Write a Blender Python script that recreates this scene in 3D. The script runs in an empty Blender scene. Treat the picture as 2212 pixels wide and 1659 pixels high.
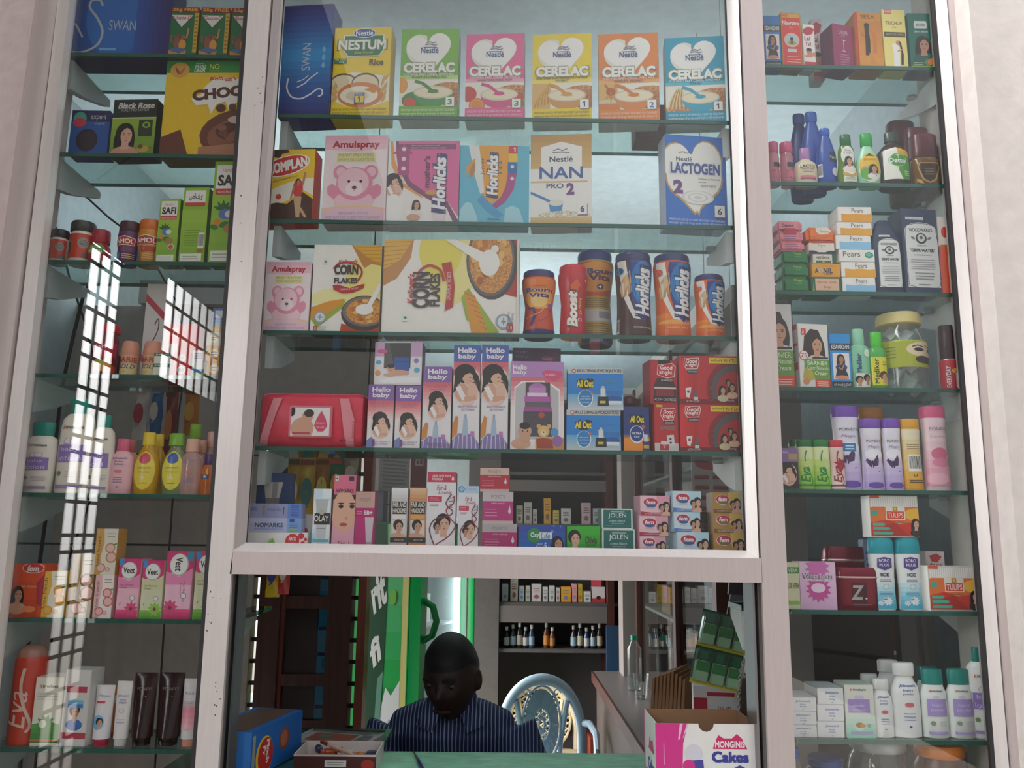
import bpy, bmesh, math, random
from mathutils import Vector, Matrix
sc = bpy.context.scene
random.seed(4)
# ------------------------------------------------------------------ camera
FPX = 1789.0
CAM = Vector((0, -1.8, 1.5))
_p, _r, _y = math.radians(10.31), math.radians(.669), math.radians(.498)
FWD = Vector((math.sin(_y)*math.cos(_p), math.cos(_y)*math.cos(_p), math.sin(_p)))
_R = Vector((math.cos(_y), -math.sin(_y), 0)); _U = _R.cross(FWD)
RT = _R*math.cos(_r) + _U*math.sin(_r); UP = -_R*math.sin(_r) + _U*math.cos(_r)
cd = bpy.data.cameras.new('camera'); cam = bpy.data.objects.new('camera', cd); sc.collection.objects.link(cam)
cd.sensor_width = 36; cd.lens = FPX/2212*36; cd.clip_start = .05
m = Matrix.Identity(4)
for i in range(3): m[i][0], m[i][1], m[i][2], m[i][3] = RT[i], UP[i], -FWD[i], CAM[i]
cam.matrix_world = m; sc.camera = cam
# ------------------------------------------------------------------ sky and exposure
sc.view_settings.view_transform = 'Standard'; sc.view_settings.look = 'None'
sc.view_settings.gamma = 1; sc.view_settings.exposure = -0.18
sc.view_settings.use_curve_mapping = False
sc.cycles.transparent_max_bounces = 32; sc.cycles.max_bounces = 8; sc.cycles.sample_clamp_indirect = 6
W = bpy.data.worlds.new('overcast_sky'); sc.world = W; W.use_nodes = True
nt = W.node_tree; nt.nodes.clear()
def nd(nt, t, **k):
    n = nt.nodes.new(t)
    for a, b in k.items(): setattr(n, a, b)
    return n
tc = nd(nt, 'ShaderNodeTexCoord'); sx = nd(nt, 'ShaderNodeSeparateXYZ'); nt.links.new(tc.outputs['Generated'], sx.inputs[0])
up = nd(nt, 'ShaderNodeMapRange'); up.inputs[1].default_value = -.15; up.inputs[2].default_value = .5
nt.links.new(sx.outputs['Z'], up.inputs[0])
mx = nd(nt, 'ShaderNodeMixRGB'); nt.links.new(up.outputs[0], mx.inputs[0])
mx.inputs[1].default_value = (.17, .155, .14, 1); mx.inputs[2].default_value = (1.35, 1.34, 1.36, 1)
sd = nd(nt, 'ShaderNodeMapRange'); sd.interpolation_type = 'SMOOTHSTEP'          # the open sky is brightest out beyond the side grille
sd.inputs[1].default_value = -.30; sd.inputs[2].default_value = -.40; sd.inputs[3].default_value = 1; sd.inputs[4].default_value = 22
nt.links.new(sx.outputs['X'], sd.inputs[0])
bg = nd(nt, 'ShaderNodeBackground'); nt.links.new(mx.outputs[0], bg.inputs[0]); ry = nd(nt, 'ShaderNodeMapRange'); ry.inputs[1].default_value = .3; ry.inputs[2].default_value = .6; ry.inputs[3].default_value = 1; ry.inputs[4].default_value = 5
nt.links.new(sx.outputs['Y'], ry.inputs[0]); mxm = nd(nt, 'ShaderNodeMath', operation='MAXIMUM'); nt.links.new(sd.outputs[0], mxm.inputs[0]); nt.links.new(ry.outputs[0], mxm.inputs[1]); nt.links.new(mxm.outputs[0], bg.inputs[1])
wo = nd(nt, 'ShaderNodeOutputWorld'); nt.links.new(bg.outputs[0], wo.inputs[0])
# ------------------------------------------------------------------ helpers
def U(x, y, Y):
    d = FWD*FPX + RT*(x-1106) - UP*(y-829.5)
    return CAM + d*((Y-CAM.y)/d.y)
def lin(h):
    o = []
    for i in (0, 2, 4):
        c = int(h[i:i+2], 16)/255
        o.append(c/12.92 if c <= .04045 else ((c+.055)/1.055)**2.4)
    return o
MATS = {}
def mat(h, ro=.45, me=0, kind='paint'):
    """opaque surface of colour h; kind picks the fine texture"""
    k = (h, ro, me, kind)
    if k in MATS: return MATS[k]
    M = bpy.data.materials.new('%s_%s' % (kind, h)); M.use_nodes = True; MATS[k] = M
    t = M.node_tree; b = t.nodes['Principled BSDF']; c = lin(h)
    b.inputs['Base Color'].default_value = (*c, 1); b.inputs['Roughness'].default_value = ro; b.inputs['Metallic'].default_value = me
    if kind in TEX:
        sc_, amt, st = TEX[kind]
        co = nd(t, 'ShaderNodeTexCoord'); mp = nd(t, 'ShaderNodeMapping'); mp.inputs['Scale'].default_value = st
        n = nd(t, 'ShaderNodeTexNoise'); n.inputs['Scale'].default_value = sc_; n.inputs['Detail'].default_value = 5
        t.links.new(co.outputs['Object'], mp.inputs[0]); t.links.new(mp.outputs[0], n.inputs['Vector'])
        r = nd(t, 'ShaderNodeMapRange'); r.inputs[1].default_value = .3; r.inputs[2].default_value = .7
        r.inputs[3].default_value = 1-amt; r.inputs[4].default_value = 1+amt
        t.links.new(n.outputs['Fac'], r.inputs[0])
        v = nd(t, 'ShaderNodeVectorMath', operation='SCALE'); v.inputs[0].default_value = c
        t.links.new(r.outputs[0], v.inputs['Scale']); t.links.new(v.outputs[0], b.inputs['Base Color'])
        if kind in ('plaster', 'grain', 'foil'):
            bp = nd(t, 'ShaderNodeBump'); bp.inputs['Strength'].default_value = .35; bp.inputs['Distance'].default_value = .004
            t.links.new(n.outputs['Fac'], bp.inputs['Height']); t.links.new(bp.outputs[0], b.inputs['Normal'])
    return M
TEX = dict(plaster=(26, .06, (1, 1, 1)), alu=(30, .035, (6, 6, .4)), wood=(9, .25, (6, 6, .5)), grain=(260, .45, (1, 1, 1)), board=(60, .025, (1, 1, 1)),
           concrete=(6, .12, (1, 1, 1)), marble=(22, .18, (1, 3, 1)), foil=(45, .1, (1, 1, 1)), cloth=(300, .1, (1, 1, 1)), skin=(90, .06, (1, 1, 1)))
def glassmat(name, tint, fog=0, fogc='ffffff', ro=0.0, gain=1.0):
    if name in MATS: return MATS[name]
    M = bpy.data.materials.new(name); M.use_nodes = True; MATS[name] = M; t = M.node_tree; t.nodes.clear()
    g = nd(t, 'ShaderNodeNewGeometry'); io = nd(t, 'ShaderNodeMapRange'); io.inputs[3].default_value = 1.5; io.inputs[4].default_value = 1/1.5
    t.links.new(g.outputs['Backfacing'], io.inputs[0])
    f = nd(t, 'ShaderNodeFresnel'); t.links.new(io.outputs[0], f.inputs['IOR'])
    fm = nd(t, 'ShaderNodeMath', operation='MULTIPLY'); fm.use_clamp = True; fm.inputs[1].default_value = gain; t.links.new(f.outputs[0], fm.inputs[0])
    tr = nd(t, 'ShaderNodeBsdfTransparent'); tr.inputs[0].default_value = (*tint, 1)
    gl = nd(t, 'ShaderNodeBsdfGlossy'); gl.inputs['Roughness'].default_value = ro
    s = nd(t, 'ShaderNodeMixShader'); t.links.new(fm.outputs[0], s.inputs[0]); t.links.new(gl.outputs[0], s.inputs[2])
    if fog:
        df = nd(t, 'ShaderNodeBsdfDiffuse'); df.inputs[0].default_value = (*lin(fogc), 1)
        s2 = nd(t, 'ShaderNodeMixShader'); s2.inputs[0].default_value = fog
        t.links.new(tr.outputs[0], s2.inputs[1]); t.links.new(df.outputs[0], s2.inputs[2]); t.links.new(s2.outputs[0], s.inputs[1])
    else: t.links.new(tr.outputs[0], s.inputs[1])
    o = nd(t, 'ShaderNodeOutputMaterial'); t.links.new(s.outputs[0], o.inputs[0])
    return M
def emit(name, c, st):
    M = bpy.data.materials.new(name); M.use_nodes = True; b = M.node_tree.nodes['Principled BSDF']
    b.inputs['Base Color'].default_value = (.8, .8, .8, 1); b.inputs['Emission Color'].default_value = (*c, 1); b.inputs['Emission Strength'].default_value = st
    return M
PANE = lambda: glassmat('clear_pane_glass', (.97, .985, .98))
SHELFG = lambda: glassmat('shelf_glass', (.80, .90, .88))

class MB:
    def __init__(s): s.v = []; s.f = []; s.m = []; s.mats = []; s.sm = []
    def mi(s, M):
        if isinstance(M, str): M = mat(M)
        if M not in s.mats: s.mats.append(M)
        return s.mats.index(M)
    def add(s, vs, fs, M, smooth=False):
        b = len(s.v); s.v += [tuple(v) for v in vs]; i = s.mi(M)
        for f in fs: s.f.append([b+k for k in f]); s.m.append(i); s.sm.append(smooth)
    def hexa(s, q, q2, M, Mside=None):
        """prism between two quads (each ccw seen from the front)"""
        s.add(list(q)+list(q2), [(0, 1, 2, 3)], M)
        b = len(s.v)-8; i = s.mi(Mside or M)
        for f in ((7, 6, 5, 4), (0, 4, 5, 1), (1, 5, 6, 2), (2, 6, 7, 3), (3, 7, 4, 0)): s.f.append([b+k for k in f]); s.m.append(i); s.sm.append(False)
    def box(s, x0, x1, y0, y1, z0, z1, M, Mside=None):
        q = [(x0, y0, z0), (x1, y0, z0), (x1, y0, z1), (x0, y0, z1)]
        s.hexa(q, [(a, y1, c) for a, b, c in q], M, Mside)
    def tube(s, pts, r, M, n=8, cap=True):
        pts = [Vector(p) for p in pts]; rs = r if isinstance(r, (list, tuple)) else [r]*len(pts)
        vs = []; t0 = None
        for i, p in enumerate(pts):
            t = (pts[min(i+1, len(pts)-1)]-pts[max(i-1, 0)]).normalized()
            if t0 is None: a = t.orthogonal().normalized()
            else: a = (a - t*a.dot(t)).normalized()
            t0 = t; b = t.cross(a)
            vs += [p+(a*math.cos(6.2832*k/n)+b*math.sin(6.2832*k/n))*rs[i] for k in range(n)]
        fs = [(i*n+k, i*n+(k+1) % n, (i+1)*n+(k+1) % n, (i+1)*n+k) for i in range(len(pts)-1) for k in range(n)]
        if cap: fs += [tuple(range(n))[::-1], tuple(range((len(pts)-1)*n, len(pts)*n))]
        s.add(vs, fs, M, True)
    def loft(s, rings, M, n=28, e=2.0, cx=0, cy=0, capb=True, capt=True):
        """rings: (z, rx, ry[, dx, dy]); e: superellipse exponent"""
        vs = []
        for R in rings:
            z, rx, ry = R[:3]; dx, dy = (R[3], R[4]) if len(R) > 3 else (0, 0)
            for k in range(n):
                c, q = math.cos(6.2832*k/n-1.5708), math.sin(6.2832*k/n-1.5708)
                vs.append((cx+dx+rx*math.copysign(abs(c)**(2/e), c), cy+dy+ry*math.copysign(abs(q)**(2/e), q), z))
        fs = [(i*n+k, i*n+(k+1) % n, (i+1)*n+(k+1) % n, (i+1)*n+k) for i in range(len(rings)-1) for k in range(n)]
        if capb: fs.append(tuple(range(n))[::-1])
        if capt: fs.append(tuple(range((len(rings)-1)*n, len(rings)*n)))
        s.add(vs, fs, M, True)
    def build(s, name, parent=None, loc=None, rz=0, bevel=0):
        me = bpy.data.meshes.new(name); me.from_pydata(s.v, [], s.f)
        for M in s.mats: me.materials.append(M)
        me.polygons.foreach_set('material_index', s.m); me.polygons.foreach_set('use_smooth', s.sm)
        if bevel:
            bm = bmesh.new(); bm.from_mesh(me); bmesh.ops.remove_doubles(bm, verts=bm.verts[:], dist=1e-5)
            bmesh.ops.bevel(bm, geom=[e for e in bm.edges if len(e.link_faces) == 2 and e.calc_face_angle(0) > .5], offset=bevel, segments=2, affect='EDGES', clamp_overlap=True)
            bm.to_mesh(me); bm.free()
        if any(s.sm) and hasattr(me, 'set_sharp_from_angle'): me.set_sharp_from_angle(angle=.7)
        o = bpy.data.objects.new(name, me); sc.collection.objects.link(o)
        if parent: o.parent = parent
        if loc is not None: o.location = loc
        o.rotation_euler.z = rz
        return o
def empty(name, loc, rz=0, parent=None):
    o = bpy.data.objects.new(name, None); sc.collection.objects.link(o); o.location = loc; o.rotation_euler.z = rz; o.empty_display_size = .02
    if parent: o.parent = parent
    return o
def tag(o, label, cat, group=None):
    o['label'] = label; o['category'] = cat
    if group: o['group'] = group
    return o
def struct(o): o['kind'] = 'structure'; return o

# ------------------------------------------------------------------ printed artwork (flat shapes and lettering on a face)
TC = {}
def textmesh(s, bold, sh):
    k = (s, bold, sh)
    if k not in TC:
        c = bpy.data.curves.new('t', 'FONT'); c.body = s; c.offset = bold; c.shear = sh; c.resolution_u = 4
        o = bpy.data.objects.new('t', c); me = o.to_mesh()
        vs = [(v.co.x, v.co.y) for v in me.vertices]; fs = [tuple(p.vertices) for p in me.polygons]
        o.to_mesh_clear(); bpy.data.objects.remove(o); bpy.data.curves.remove(c)
        xs = [v[0] for v in vs] or [0, 1]; ys = [v[1] for v in vs] or [0, 1]
        TC[k] = (vs, fs, min(xs), max(xs), min(ys), max(ys))
    return TC[k]
class Art:
    """shapes in face units: x 0..1 from the left, y 0..1 from the top"""
    def __init__(s, w, h): s.w, s.h, s.el, s.a, s.cur = w, h, [], w/h, None
    def _add(s, vs, fs, c, part, ro=.45, me=0, kind='ink'):
        s.el.append((vs, fs, c, s.cur or part, ro, me, kind))
    def R(s, x0, y0, x1, y1, c, **k): s._add([(x0, y1), (x1, y1), (x1, y0), (x0, y0)], [(0, 1, 2, 3)], c, 'printed_panel', **k)
    def G(s, x0, y0, x1, y1, c0, c1, n=8, horiz=False, **k):
        for i in range(n):
            t = i/(n-1); c = ''.join('%02x' % round(int(c0[j:j+2], 16)*(1-t)+int(c1[j:j+2], 16)*t) for j in (0, 2, 4))
            if horiz: s.R(x0+(x1-x0)*i/n, y0, x0+(x1-x0)*(i+1)/n, y1, c, **k)
            else: s.R(x0, y0+(y1-y0)*i/n, x1, y0+(y1-y0)*(i+1)/n, c, **k)
    def P(s, pts, c, **k):
        pts = list(pts)
        ar = sum(pts[i-1][0]*pts[i][1]-pts[i][0]*pts[i-1][1] for i in range(len(pts)))
        if ar > 0: pts = pts[::-1]
        s._add(pts, [tuple(range(len(pts)))], c, 'printed_panel', **k)
    def E(s, cx, cy, rx, ry, c, n=22, a0=0, a1=360, **k):
        full = a1-a0 >= 360
        s.P([(cx+rx*math.cos(math.radians(a0+(a1-a0)*i/(n if full else n-1))), cy-ry*math.sin(math.radians(a0+(a1-a0)*i/(n if full else n-1)))) for i in range(n)], c, **k)
    def C(s, cx, cy, r, c, **k): s.E(cx, cy, r/s.a, r, c, **k)          # true circle, r in face heights
    def L(s, pts, wd, c, **k):                                           # stroke, wd in face heights
        if len(pts) > 4:
            Q = list(pts); pts = []
            for i in range(len(Q)-1):
                p0, p1, p2, p3 = Q[max(i-1, 0)], Q[i], Q[i+1], Q[min(i+2, len(Q)-1)]
                for kk in range(4): t = kk/4; pts.append(tuple(.5*(2*p1[j]+(p2[j]-p0[j])*t+(2*p0[j]-5*p1[j]+4*p2[j]-p3[j])*t*t+(3*p1[j]-p0[j]-3*p2[j]+p3[j])*t**3) for j in (0, 1)))
            pts.append(Q[-1])
        P = [Vector((x*s.a, y)) for x, y in pts]; l = []; r = []
        for i, p in enumerate(P):
            t = (P[min(i+1, len(P)-1)]-P[max(i-1, 0)]); t = t.normalized() if t.length > 0 else Vector((1, 0))
            n = Vector((-t.y, t.x))*wd/2; l.append(p+n); r.append(p-n)
        vs = [((v.x/s.a), v.y) for v in l+r]; N = len(P)
        s._add(vs, [(i, i+1, N+i+1, N+i) for i in range(N-1)], c, 'printed_panel', **k)
    def T(s, t, cx, cy, w, h, c, rot=0, b=0.0, sh=0, tl=0, o=None, part='lettering'):
        """lettering fitted to a w x h box centred on cx, cy; o = (outline colour, thickness)"""
        if o: s.T(t, cx, cy, w*(1+.05*o[1]), h*(1+.12*o[1]), o[0], rot, b+.035*o[1], sh, tl, None, part)
        if t == '1': s.P([(cx-w*.12, cy-h*.5), (cx+w*.2, cy-h*.5), (cx+w*.2, cy+h*.5), (cx-w*.12, cy+h*.5), (cx-w*.12, cy-h*.22), (cx-w*.38, cy-h*.12), (cx-w*.38, cy-h*.3)], c); return
        sharp = b and any(ch in 'MNWVmwvkz' for ch in t)                  # pointed letters are thickened by shifted copies
        vs, fs, x0, x1, y0, y1 = textmesh(t, 0 if sharp else b, sh)
        ca, sa = math.cos(math.radians(tl)), math.sin(math.radians(tl))
        for i in range(4 if sharp else 1):
            dx, dy = (b*1.1*math.cos(.785+1.571*i), b*1.1*math.sin(.785+1.571*i)) if sharp else (0, 0); ou = []
            for x, y in vs:
                u, v = (x+dx-x0)/max(x1-x0, 1e-6)-.5, .5-(y+dy-y0)/max(y1-y0, 1e-6)
                if rot == 90: u, v = v, -u
                elif rot == -90: u, v = -v, u
                px, py = u*w*s.a, v*h; ou.append((cx+(px*ca+py*sa)/s.a, cy-px*sa+py*ca))
            s._add(ou, fs, c, part)
    # --- small picture motifs
    def heart(s, cx, cy, w, h, c, tl=0, **k):
        ca, sa = math.cos(math.radians(tl)), math.sin(math.radians(tl)); pts = []
        for i in range(36):
            t = 6.2832*i/36; x = 16*math.sin(t)**3; y = 13*math.cos(t)-5*math.cos(2*t)-2*math.cos(3*t)-math.cos(4*t)
            px, py = x/32*w*s.a, -(y+2.5)/29*h; pts.append((cx+(px*ca+py*sa)/s.a, cy-px*sa+py*ca))
        s.P(pts, c, **k)
    def face(s, cx, cy, r, hair='1b1413', skin='c99274', cloth=None, long=1, side=1):
        """portrait, r = half the face height in face heights"""
        o = s.cur; s.cur = 'picture'; A = s.a
        X = lambda d: cx+d*r*side/A
        E = lambda dx, dy, rx, ry, c: s.E(X(dx), cy+dy*r, rx*r/A, ry*r, c, n=18)
        E(-.1, -.3, .95, 1.05, hair)
        if long: E(-.45, .9, .75, 1.9, hair); E(.45, .6, .55, 1.5, hair)
        if cloth: E(0, 2.15, 1.5, .95, cloth)
        s.P([(X(-.3), cy+.5*r), (X(.3), cy+.5*r), (X(.45), cy+1.6*r), (X(-.45), cy+1.6*r)], skin)
        E(.08, .1, .6, .95, skin)
        s.P([(X(-.72), cy-.2*r), (X(-.6), cy-.95*r), (X(0), cy-1.2*r), (X(.5), cy-1.05*r), (X(.72), cy-.2*r), (X(.6), cy-.35*r), (X(.38), cy-.62*r), (X(.1), cy-.78*r), (X(-.2), cy-.6*r), (X(-.48), cy-.25*r), (X(-.55), cy+.3*r)], hair)
        for d in (-.2, .36): E(d, 0, .12, .055, '2a1a16'); E(d, -.16, .16, .03, '2a1a16')
        E(.1, .6, .17, .06, 'a84f4c'); E(.12, .32, .09, .035, 'a8735a')
        s.cur = o
    def baby(s, cx, cy, r, skin='d9a58a'):
        o = s.cur; s.cur = 'picture'; A = s.a
        E = lambda dx, dy, rx, ry, c: s.E(cx+dx*r/A, cy+dy*r, rx*r/A, ry*r, c, n=18)
        E(1.9, .95, 1.9, .65, skin); E(3.5, 1.1, .8, .4, skin); E(-.3, 1.5, 1.3, .4, skin); E(.3, 1.2, .9, .7, skin)
        E(0, 0, .95, 1, skin); E(0, -.55, .9, .5, '2a1b17')
        for d in (-.35, .3): E(d, .05, .12, .1, '2a1a16')
        E(0, .5, .22, .08, 'a5584f'); s.cur = o
    def mother(s, cx, cy, r):
        o = s.cur; s.cur = 'picture'; A = s.a
        E = lambda dx, dy, rx, ry, c: s.E(cx+dx*r/A, cy+dy*r, rx*r/A, ry*r, c, n=20)
        P = lambda pts, c: s.P([(cx+x*r/A, cy+y*r) for x, y in pts], c)
        E(0, .25, 1.28, 1.75, 'edc9bb')
        E(-.15, -.75, .95, .85, '1f1717'); P([(-1, -.6), (-.4, -.5), (-.7, .5), (-1.15, 1)], '1f1717'); P([(.55, -1.1), (1, -.6), (1.25, .3), (1.1, 1), (.8, .1), (.45, -.5)], '1f1717')
        P([(-.75, .2), (-.2, .1), (.2, .6), (.2, 1.6), (-.6, 1.7), (-1.05, 1.1)], 'dba78e')
        P([(-.45, -.75), (.1, -.95), (.55, -.6), (.5, -.1), (.2, .25), (-.15, .1), (-.4, -.3)], 'e2b39b')
        P([(-.5, -.8), (.2, -1.15), (.35, -.85), (-.2, -.62), (-.42, -.2)], '1f1717')
        P([(-.95, .5), (-.55, .3), (.05, 1.45), (-.35, 1.65)], 'f3eeee')
        E(.5, .85, .42, .75, 'e6bba6'); E(.62, .28, .3, .34, 'e6bba6'); P([(.45, .0), (.75, -.08), (.95, .2), (.9, .45), (.75, .15)], '7a5444'); P([(-.2, 1.3), (.8, 1.15), (.9, 1.5), (-.1, 1.75)], 'dba78e')
        P([(.2, -.42), (.4, -.45), (.38, -.38), (.22, -.36)], '2a1a16'); E(.33, -.08, .1, .04, 'b0555a'); s.cur = o
    def bowl(s, cx, cy, r, c, fill='efe6cf', spoon=None):
        o = s.cur; s.cur = 'picture'; A = s.a
        s.E(cx, cy, r/A, r*.8, c, a0=180, a1=360); s.E(cx, cy, r/A, r*.36, 'd9cdbb'); s.E(cx, cy, r*.92/A, r*.29, fill)
        s.L([(cx-.35*r/A, cy+.02*r), (cx+.05*r/A, cy-.1*r), (cx+.3*r/A, cy+.06*r)], r*.05, 'cfc2a4')
        if spoon: s.L([(cx-.95*r/A, cy-.62*r), (cx-.55*r/A, cy-.5*r), (cx-.1*r/A, cy-.12*r)], r*.17, spoon); s.E(cx, cy-.05*r, .28*r/A, .12*r, spoon)
        s.cur = o
    def leaf(s, cx, cy, l, ang, c, fat=.3):
        a = math.radians(ang); A = s.a; d = (math.cos(a), -math.sin(a)); n = (-d[1], d[0])
        s.P([(cx+(d[0]*l*t+n[0]*l*q)/A, cy+d[1]*l*t+n[1]*l*q) for t, q in ((0, 0), (.3, fat*.5), (.6, fat*.45), (1, 0), (.6, -fat*.45), (.3, -fat*.5))], c)
    def flower(s, cx, cy, r, c, n=8, core=None):
        for i in range(n): s.leaf(cx, cy, r, 360*i/n+10, c, .45)
        if core: s.C(cx, cy, r*.22, core)
    def lines(s, x0, x1, y0, y1, n, c, frac=.4):
        for i in range(n):
            y = y0+(y1-y0)*(i+.5)/n; hh = (y1-y0)/n*frac/2; e = (random.random()*.12)*(x1-x0)
            s.R(x0+e*.5, y-hh, x1-e, y+hh, c)
    def code(s, x0, y0, x1, y1):
        s.R(x0, y0, x1, y1, 'ece9e6'); x = x0+.06*(x1-x0)
        while x < x1-.08*(x1-x0):
            w = (x1-x0)*random.choice((.02, .035, .05)); s.R(x, y0+.1*(y1-y0), x+w, y1-.15*(y1-y0), '3a3838'); x += w*2
def lay(art, surf, parent, cuts=None, gloss=None):
    """build the art's parts on surf(u, v_up, off); cuts = (u list, v list) for curved surfaces; returns the objects"""
    out = []; parts = []; boxes = []
    for vs, fs, c, pt, *_ in art.el:                                     # shapes far apart on the face become parts of their own
        xs = [v[0]*art.w for v in vs]; ys = [v[1]*art.h for v in vs]; boxes.append([min(xs), max(xs), min(ys), max(ys)])
    grp = list(range(len(boxes)))
    def find(i):
        while grp[i] != i: i = grp[i]
        return i
    for i in range(len(boxes)):
        for j in range(i):
            if art.el[i][3] == art.el[j][3]:
                a, b = boxes[i], boxes[j]
                if math.hypot(max(0, a[0]-b[1], b[0]-a[1]), max(0, a[2]-b[3], b[2]-a[3])) < .014: grp[find(i)] = find(j)
    key = [(e[3], find(i)) for i, e in enumerate(art.el)]
    for k in key:
        if k not in parts: parts.append(k)
    for part in parts:
        bm = bmesh.new(); mats = []
        for i, (vs, fs, c, pt, ro, me, kind) in enumerate(art.el):
            if key[i] != part: continue
            M = c if not isinstance(c, str) else mat(c, gloss if gloss is not None else ro, me, kind)
            if M not in mats: mats.append(M)
            bv = [bm.verts.new((x, 1-y, i)) for x, y in vs]
            for f in fs:
                try: bm.faces.new([bv[k] for k in f]).material_index = mats.index(M)
                except ValueError: pass
        pl = [((0, 0, 0), (-1, 0, 0), 1), ((1, 0, 0), (1, 0, 0), 1), ((0, 0, 0), (0, -1, 0), 1), ((0, 1, 0), (0, 1, 0), 1)]
        if cuts: pl += [((u, 0, 0), (1, 0, 0), 0) for u in cuts[0]]+[((0, v, 0), (0, 1, 0), 0) for v in cuts[1]]
        for co, no, cl in pl:
            bmesh.ops.bisect_plane(bm, geom=bm.verts[:]+bm.edges[:]+bm.faces[:], plane_co=co, plane_no=no, clear_outer=bool(cl), dist=1e-6)
        for v in bm.verts: v.co = surf(v.co.x, v.co.y, .0002+v.co.z*.00004)
        if not bm.faces: bm.free(); continue
        me = bpy.data.meshes.new(part[0]); bm.to_mesh(me); bm.free()
        for M in mats: me.materials.append(M)
        o = bpy.data.objects.new(part[0], me); sc.collection.objects.link(o); o.parent = parent; out.append(o)
    return out

# ------------------------------------------------------------------ goods
SH = {}          # shelf key -> (z of its top)
def px2w(xa, xb, yt, yb, key, Y, on):
    z = on if on is not None else SH[key] if key else U((xa+xb)/2, yb, Y).z
    ym = yb if yb else yt+50
    zt = U((xa+xb)/2, yt, Y).z
    h = zt-z
    yy = yb or yt+h*950
    a, b = U(xa, yy, Y), U(xb, yy, Y)
    return (a.x+b.x)/2, b.x-a.x, z, h
def bx(name, label, cat, r, key, base, art=None, Y=.045, d=.05, yaw=0, side=None, top=None, group=None, on=None, bev=.0009, kind='board', ro=.45, sideart=None, tilt=0, wadd=0):
    """carton: r = (x0, y0, x1, y1) as seen in the photograph at depth Y"""
    xc, w, z, h = px2w(r[0], r[2], r[1], r[3], key, Y, on)
    w = w/max(.5, math.cos(math.radians(yaw)))-.0015+wadd; h -= .0008
    a = math.radians(yaw); cx, cy = xc+wadd/2-math.sin(a)*d/2, Y+math.cos(a)*d/2
    mb = MB(); S = mat(side, ro, 0, kind) if side else mat(base, ro, 0, kind)
    mb.box(-w/2, w/2, -d/2, d/2, 0, h, mat(base, ro, 0, kind), S)
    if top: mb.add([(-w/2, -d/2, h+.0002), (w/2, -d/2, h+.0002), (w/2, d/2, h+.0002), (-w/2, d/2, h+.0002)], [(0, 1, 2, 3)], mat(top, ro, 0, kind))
    o = mb.build(name, loc=(cx, cy, z), rz=a, bevel=bev)
    if tilt: o.rotation_euler.y = math.radians(tilt)
    tag(o, label, cat, group)
    if art:
        A = Art(w, h); art(A)
        lay(A, lambda u, v, t: Vector((-w/2+u*w, -d/2-t, v*h)), o)
    if sideart:
        A = Art(d, h); A.cur = 'side_panel'; sideart(A); sg = 1 if cx < 0 or yaw < 0 else -1
        lay(A, (lambda u, v, t: Vector((w/2+t, -d/2+u*d, v*h))) if sg > 0 else (lambda u, v, t: Vector((-w/2-t, d/2-u*d, v*h))), o)
    o['_top'] = z+h
    return o
def bt(name, label, cat, r, key, parts, art=None, lab=(.1, .8, 150), Y=.045, ds=1.0, e=2.0, group=None, on=None, lc=None, yaw=0, gloss=.3, M=None):
    """bottle, jar, tube: parts = [(part name, colour or material, [(z, rx[, ry])...]), ...] in fractions of height / half width"""
    xc, w, z, h = px2w(r[0], r[2], r[1], r[3], key, Y, on); R = w/2; h -= .0006
    ro = empty(name, (xc, Y+R*ds, z), math.radians(yaw)); tag(ro, label, cat, group)
    allp = []
    for pn, c, prof in parts:
        Mt = mat(c, gloss, 0, 'plastic') if isinstance(c, str) else c
        rings = [(p[0]*h, p[1]*R, (p[2] if len(p) > 2 else p[1]*ds)*R) for p in prof]
        mb = MB(); mb.loft(rings, Mt, e=e); mb.build(pn, ro)
        if pn.endswith('body'): allp = rings
    def prof_at(z):
        for a, b in zip(allp, allp[1:]):
            if a[0] <= z <= b[0] and b[0] > a[0]:
                t = (z-a[0])/(b[0]-a[0]); return a[1]+(b[1]-a[1])*t, a[2]+(b[2]-a[2])*t
        return allp[-1][1:]
    if art:
        z0, z1, sp = lab[0]*h, lab[1]*h, math.radians(lab[2])
        def surf(u, v, t):
            q = math.sin((u-.5)*sp); zz = z0+v*(z1-z0); rx, ry = prof_at(zz)
            t = t+.0007
            return Vector(((rx+t)*q, -(ry+t)*max(0, 1-abs(q)**e)**(1/e), zz))
        A = Art(2*R*math.sin(min(sp, 3.1)/2), z1-z0)
        if lc: A.cur = 'label'; A.R(0, 0, 1, 1, lc); A.cur = None
        art(A)
        for i, el in enumerate(A.el):
            if el[3] == 'printed_panel': A.el[i] = el[:3]+('label',)+el[4:]
        vc = [(a[0]-z0)/(z1-z0) for a in allp if z0 < a[0] < z1]
        lay(A, surf, ro, ([i/14 for i in range(1, 14)], vc), gloss)
    ro['_top'] = z+h
    return ro
# ------------------------------------------------------------------ room shell
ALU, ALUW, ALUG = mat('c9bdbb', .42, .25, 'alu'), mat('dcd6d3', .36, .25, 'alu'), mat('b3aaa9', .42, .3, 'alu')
GASK = mat('2b2a2c', .5); PLAST = mat('cfc8c2', .8, 0, 'plaster'); PINK = mat('c4b4b1', .7, 0, 'plaster')
INW = mat('aab6ba', .8, 0, 'plaster'); CEIL = mat('c3cfd2', .85, 0, 'plaster'); WOOD = mat('47241c', .45, 0, 'wood'); WOODR = mat('7d3b2b', .45, 0, 'wood')
def q4(a, Y, back=None):
    """image quad (bl, br, tr, tl) -> points; Y a number or four"""
    Ys = Y if isinstance(Y, (list, tuple)) else [Y]*4
    return [U(x, y, k) for (x, y), k in zip(a, Ys)]
def shift(q, d): return [p+Vector((0, d, 0)) for p in q]
YT, YB, YF = -160, 1820, -.035
def xl(a, y): return a[0]+(a[1]-a[0])*y/1659
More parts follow.
